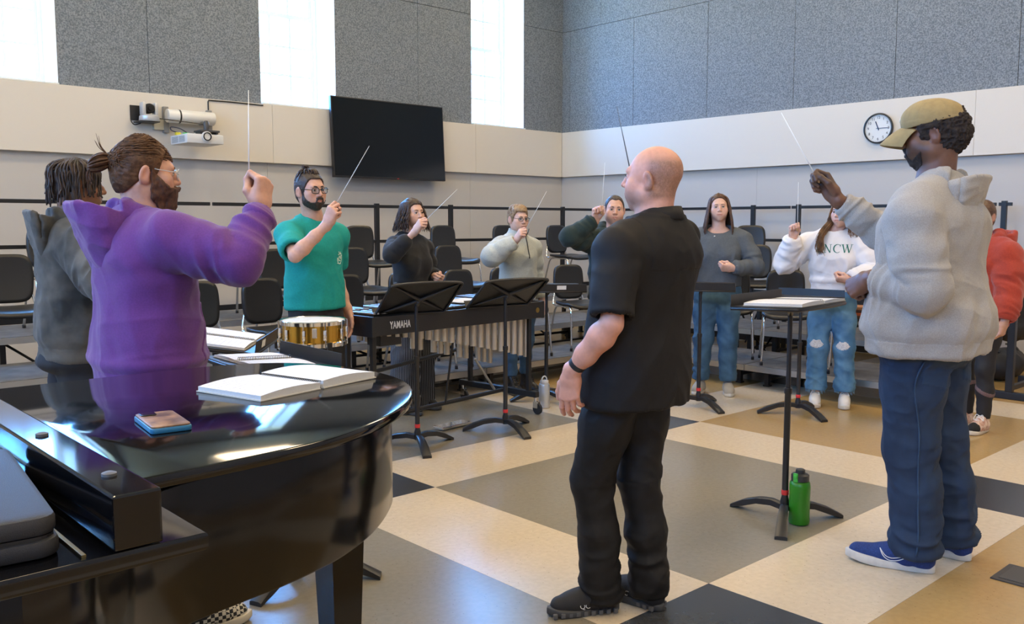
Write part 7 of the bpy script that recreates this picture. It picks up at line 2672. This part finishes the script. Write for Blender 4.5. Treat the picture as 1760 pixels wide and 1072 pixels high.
long_hair(P, M_chest, 0.235, 420, 0.0015, 0, 5, 0.0034, 0.036, amin=58)
bust = lambda F, P=P: [F.ell(P.neck + V(q * 0.078, 0.090, -0.250), V(0.082, 0.066, 0.078), None, 0.06) for q in (1, -1)]
SL = dict(r=(0.072, 0.068, 0.060, 0.050, 0.040), end=0.012)
top(P, 'top', M_slate, 0.016, 0.925, 0.55, sl=(SL, SL), amp=0.008, extra=bust, belly=0.02, tr=0.044, neck_cut=[(P.neck + V(0, 0.055, -0.002), V(0.104, 0.105, 0.066))])
pd_ = MB().lathe([(0.0005, -0.006), (0.006, -0.004), (0.007, 0), (0.006, 0.004), (0.0005, 0.006)], 10)
pd_.build('pendant', mat('pearl', (0.8, 0.8, 0.78), 0.2), P.root, smooth=True, loc=(0.03, on_front(P, 'top', [(0.03, 1.345)], 0.004)[0][1], 1.345))
trousers(P, 'jeans', M_jean_blue, (0.104, 0.098, 0.080, 0.070, 0.068), 0.98, 0.115, 0.012, 0.008, amp=0.007)
for q in (1, -1):
    shoe(P, q, mat('beige canvas', (0.40, 0.37, 0.31), 0.8, bump=0.3, bscale=400), mat('pale sole', (0.60, 0.58, 0.52), 0.6), None, L=0.25, Wd=0.092)

# ------------------------------------------------------------------- person in the white sweatshirt
M_whiteknit = mat('white fleece', (0.74, 0.73, 0.74), 0.9, bump=0.15, bscale=800, sheen=0.2)
M_jean_light = denim('light ripped denim', (0.050, 0.155, 0.290), (0.12, 0.27, 0.42))
P = Person('person in a white sweatshirt with green lettering and ripped light jeans', (6.705, 3.545), 250, 1.65, 1.06, 0.93, (0.66, 0.39, 0.29), near=False, female=True)
P.head(-22, -3, -3, (-0.06, 0.015, -0.008), 1.0)
P.set_arm(1, V(0.285, 0.175, 1.345), V(0.7, -0.2, -1), f=V(0.02, 0.15, 1), n=V(-0.45, 0.85, 0.1), curl='fist')
P.set_arm(-1, V(-0.145, 0.20, 1.02), V(-1, -0.4, -0.4), f=V(0.92, 0.35, 0.05), n=V(0.0, -0.55, 0.7), curl='fist', shrug=(-0.02, 0, 0))
P.set_leg(-1, (-0.115, 0.01), -10)
P.set_leg(1, (0.10, 0.06), -6)
P.body(coarse=0.010, nose=0.9, jaw=0.86, full=0.1, brow=0.8).eyes((0.06, 0.04, 0.025)).brows((0.05, 0.03, 0.018), 0.9)
M_honey = mat('long brown hair with honey ends', (0.075, 0.034, 0.015), 0.4, col2=(0.24, 0.12, 0.045), vscale=18, bump=0.3, bscale=220)
cap_hair(P, M_honey, 0.010, 0.068, -0.035, -0.09, rough=0.002, grain=(50, 10, 50), hairline_z=0.084)
long_hair(P, M_honey, 0.20, 320, 0.008, 0, 8, 0.0034, 0.032, amin=52)
lk = []
g0 = [P.hp(0.060, 0.020, 0.060), P.hp(0.080, 0.035, -0.02), P.hp(0.085, 0.060, -0.09), V(0.085, 0.125, 1.36), V(0.090, 0.155, 1.27), V(0.075, 0.165, 1.21)]
lk += flow(P, g0, 120, 0.020, 0.0036, 5, 0.011)
tubes_mesh('side_lock', lk, M_honey, P.root, 5)
SL = dict(r=(0.086, 0.082, 0.078, 0.070, 0.050), end=0.006)
bust = lambda F, P=P: [F.ell(P.neck + V(q * 0.070, 0.085, -0.235), V(0.080, 0.062, 0.075), None, 0.06) for q in (1, -1)]
top(P, 'sweatshirt', M_whiteknit, 0.030, 0.925, 0.95, 0.016, sl=(SL, SL), amp=0.011, extra=bust, tr=0.048, neck_cut=[(P.neck + V(0, 0.035, 0.022), V(0.078, 0.074, 0.042))])
cuff_and_hem(P, 'sweatshirt', M_whiteknit, 0.925)
P.piece('sweatshirt', 'neckband', lambda v: (np.abs(np.linalg.norm((v - P.neck - V(0, 0.035, 0.022)) / V(0.078, 0.074, 0.042), axis=1) - 1.15) < 0.2) & (v[:, 2] > P.neck[2] - 0.06), 0.002, M_whiteknit)


def serif_letters(c0, z0, h):
    """the four letters on the chest, drawn with serifs; the figure's right is the viewer's left"""
    T, t, pol = 0.13, 0.055, []
    def st(x, pts, w):
        pol.extend(ribbon([(c0 - (x + a) * h, z0 + b * h) for a, b in pts], np.array(w) * h if not np.isscalar(w) else w * h))
    def serif(x, a, b, L=0.16):
        st(x, [(a - L, b), (a + L, b)], 0.035)
    x = -2.0     # U
    st(x, [(0.10, 1.0), (0.10, 0.35), (0.16, 0.10), (0.30, 0.02)], [T, T, T * 0.9, t * 1.4])
    st(x, [(0.30, 0.02), (0.50, 0.06), (0.62, 0.28), (0.64, 1.0)], [t * 1.4, t * 1.2, t, t])
    serif(x, 0.10, 0.985)
    serif(x, 0.64, 0.985)
    x = -0.95    # N
    st(x, [(0.10, 0.0), (0.10, 1.0)], t)
    st(x, [(0.06, 1.0), (0.72, 0.0)], T)
    st(x, [(0.72, 0.0), (0.72, 1.0)], t)
    serif(x, 0.10, 0.015)
    serif(x, 0.06, 0.985, 0.12)
    serif(x, 0.72, 0.985)
    x = 0.12     # C
    a = np.linspace(R(48), R(312), 16)
    st(x, [(0.44 + 0.42 * math.cos(q), 0.5 + 0.50 * math.sin(q)) for q in a], [0.05 + 0.09 * max(0, -math.cos(q)) for q in a])
    st(x, [(0.74, 0.98), (0.73, 0.70)], t)
    x = 1.10     # W
    st(x, [(0.02, 1.0), (0.30, 0.0)], T)
    st(x, [(0.30, 0.0), (0.55, 0.95)], t)
    st(x, [(0.50, 1.0), (0.78, 0.0)], T)
    st(x, [(0.78, 0.0), (1.05, 1.0)], t)
    serif(x, 0.02, 0.985)
    serif(x, 0.52, 0.985)
    serif(x, 1.05, 0.985)
    return pol


print_on(P, 'sweatshirt', 'lettering', serif_letters(-0.005, 1.225, 0.064), mat('green print', (0.0, 0.14, 0.11), 0.7), 0.0025)
trousers(P, 'jeans', M_jean_light, (0.098, 0.092, 0.078, 0.074, 0.082), 1.04, 0.125, 0.01, 0.010, amp=0.007, vox=0.005)
M_thread = mat('white frayed cotton', (0.62, 0.62, 0.62), 0.9, var=0.2, vscale=150, bump=0.5, bscale=400)
for q, zc in ((1, 0.50), (-1, 0.49)):
    H, K, A, toe = P.leg[q]
    P.piece('jeans', 'ripped_knee', lambda v, K=K, zc=zc: (v[:, 1] > 0.03) & (np.abs(v[:, 0] - K[0]) < 0.058 - 0.8 * np.abs(v[:, 2] - zc)) & (np.abs(v[:, 2] - zc - 0.3 * np.abs(v[:, 0] - K[0])) < 0.034), 0.0025, M_thread)
    fr = MB()
    lo = V(A[0], A[1] - 0.006, 0.125)
    rnd = random.Random(q)
    for i in range(40):
        a = rnd.uniform(0, 6.28)
        p = lo + V(0.073 * math.cos(a), 0.073 * math.sin(a), 0.008)
        fr.tube([p, p + V(rnd.uniform(-.006, .006), rnd.uniform(-.006, .006), -rnd.uniform(.018, .034))], [0.0022, 0.0012], 4)
    fr.build('frayed_hem', denim('frayed denim', (0.16, 0.30, 0.42)), P.parts['jeans'][3])
for q in (1, -1):
    shoe(P, q, mat('white leather', (0.74, 0.73, 0.71), 0.45), mat('cream sole', (0.62, 0.58, 0.50), 0.6), mat('white lace', (0.78, 0.78, 0.77), 0.8), L=0.265, Wd=0.098, sole_h=0.032)
baton(P, 1, V(-0.02, 0.16, 1), 'thin white baton of the person in the white sweatshirt', 0.34)

# ------------------------------------------------------------------- person in the red sweater, behind the one in the cap
M_rust = mat('rust red knit', (0.36, 0.035, 0.012), 0.9, var=0.1, vscale=120, bump=0.4, bscale=300, sheen=0.2)
P = Person('person in a rust red hooded sweater and black leggings, half hidden at the right', (6.66, 2.42), 285, 1.60, 1.06, 0.92, (0.50, 0.27, 0.18), near=False, female=True)
P.head(10, 0, 0, (0.0, 0.01, 0), 1.0)
P.set_arm(-1, V(-0.275, 0.13, 0.79), V(-0.6, -1, 0), f=V(0.05, 0.2, -1), n=V(1, 0.1, 0), curl='curled', shrug=(-0.02, 0, 0))
P.set_arm(1, V(0.2, 0.25, 1.05), V(1, -0.6, -0.3), f=V(-0.3, 0.9, 0.2), n=V(-0.5, 0, -0.8), curl='curled')
P.set_leg(-1, (-0.10, 0.05), -10)
P.set_leg(1, (0.08, -0.02), 12)
P.body(coarse=0.010, nose=0.9, jaw=0.92, full=0.2).eyes((0.05, 0.03, 0.02)).brows((0.04, 0.025, 0.018))
cap_hair(P, M_chest, 0.012, 0.066, -0.035, -0.09, rough=0.003, grain=(50, 10, 50), hairline_z=0.082, puff=[((0, -0.10, 0.02), (0.035, 0.04, 0.04))])
SL = dict(r=(0.086, 0.084, 0.082, 0.078, 0.056), end=0.012)
top(P, 'sweater', M_rust, 0.034, 0.75, 1.0, 0.014, sl=(SL, SL), amp=0.010, tr=0.048)
cuff_and_hem(P, 'sweater', M_rust, 0.75)
hood(P, M_rust, 0.8, 0.0, 1.05, parent=P.parts['sweater'][3])
cdm = MB()
for q in (1, -1):
    cdm.tube(on_front(P, 'sweater', [(q * 0.035 + 0.004 * q * math.sin(z * 30), z) for z in np.linspace(1.08, 1.34, 9)], 0.005), 0.0035, 6)
cdm.build('drawstring', M_rust, P.parts['sweater'][3], smooth=True)
trousers(P, 'leggings', mat('black stretch knit', (0.010, 0.010, 0.012), 0.7), (0.092, 0.086, 0.060, 0.058, 0.044), 0.98, 0.10, 0.0, 0.006, amp=0.003, vox=0.0045)
M_mesh = mat('sheer mauve mesh', (0.14, 0.085, 0.085), 0.7)
for q in (1, -1):
    H, K, A, toe = P.leg[q]
    for zc, sl_ in ((0.66, 0.45), (0.30, -0.55)):
        P.piece('leggings', 'mesh_panel', lambda v, K=K, zc=zc, sl_=sl_, q=q: (np.abs(v[:, 2] - zc - sl_ * (v[:, 0] - K[0]) * q) < 0.017) & (np.abs(v[:, 0] - K[0]) < 0.11), 0.0015, M_mesh)
M_skate = mat('floral skate canvas', (0.45, 0.24, 0.18), 0.8, col2=(0.75, 0.60, 0.50), vscale=40)
for q in (1, -1):
    shoe(P, q, M_skate, mat('cream sole', ), mat('white lace', ), L=0.265, Wd=0.096, sole_h=0.032, high=0.03, toe_cap=mat('black suede', (0.012, 0.012, 0.012), 0.85))
# soft bags: built with the blended fields
M_nylon = mat('black nylon bag', (0.010, 0.010, 0.011), 0.55, bump=0.25, bscale=300)
t = [o for o in bpy.data.objects if o.name.startswith('duffel_bag')][0]
F = Field(V(-0.36, -0.22, -0.02), V(0.36, 0.22, 0.36), 0.011)
F.ell(V(0, 0, 0.14), V(0.31, 0.16, 0.145), None, 0.03)
F.cap(V(-0.19, 0, 0.13), V(0.19, 0, 0.13), 0.13, 0.13, 0.03)
F.plane((0, 0, 0.0), (0, 0, -1))
v, tr, q = F.mesh()
v = v + vnormals(v, tr, q) * (0.007 * ridge(v * V(9, 9, 12)))[:, None] * (v[:, 2:3] > 0.03)
mk_mesh('body', v, tr, q, M_nylon, t)
for s_ in (-1, 1):
    MB().tube(spline([(s_ * 0.12, -0.12, 0.20), (s_ * 0.10, -0.06, 0.29), (0.0, -0.02, 0.32), (-s_ * 0.0, 0.0, 0.325)], 6), 0.010, 8).build('handle', mat('grey strap', (0.06, 0.06, 0.055), 0.7), t, smooth=True)
MB().box((-0.22, -0.006, 0.262), (0.22, 0.006, 0.272), bev=0.002).build('zip', mat('black zip tape', ), t)
t = thing('backpack', 'black backpack hanging on the steel frame at the right edge', 'bag', (8.60, 2.83, 0.42), R(180))
F = Field(V(-0.24, -0.2, -0.02), V(0.24, 0.2, 0.62), 0.011)
F.cap(V(-0.08, 0, 0.12), V(-0.08, 0, 0.42), 0.12, 0.10, 0.04)
F.cap(V(0.08, 0, 0.12), V(0.08, 0, 0.42), 0.12, 0.10, 0.04)
F.cap(V(0, 0.10, 0.12), V(0, 0.10, 0.24), 0.09, 0.08, 0.03)
v, tr, q = F.mesh()
v = v + vnormals(v, tr, q) * (0.008 * ridge(v * V(8, 8, 10)))[:, None]
mk_mesh('body', v, tr, q, M_nylon, t)
for s_ in (-1, 1):
    MB().tube(spline([(s_ * 0.07, -0.10, 0.48), (s_ * 0.08, -0.15, 0.40), (s_ * 0.10, -0.16, 0.22), (s_ * 0.11, -0.10, 0.06)], 6), 0.012, 8).build('shoulder_strap', M_nylon, t, smooth=True)
MB().tube(spline([(-0.03, -0.03, 0.52), (-0.02, -0.04, 0.58), (0.02, -0.04, 0.58), (0.03, -0.03, 0.52)], 5), 0.008, 6).build('loop', M_nylon, t, smooth=True)
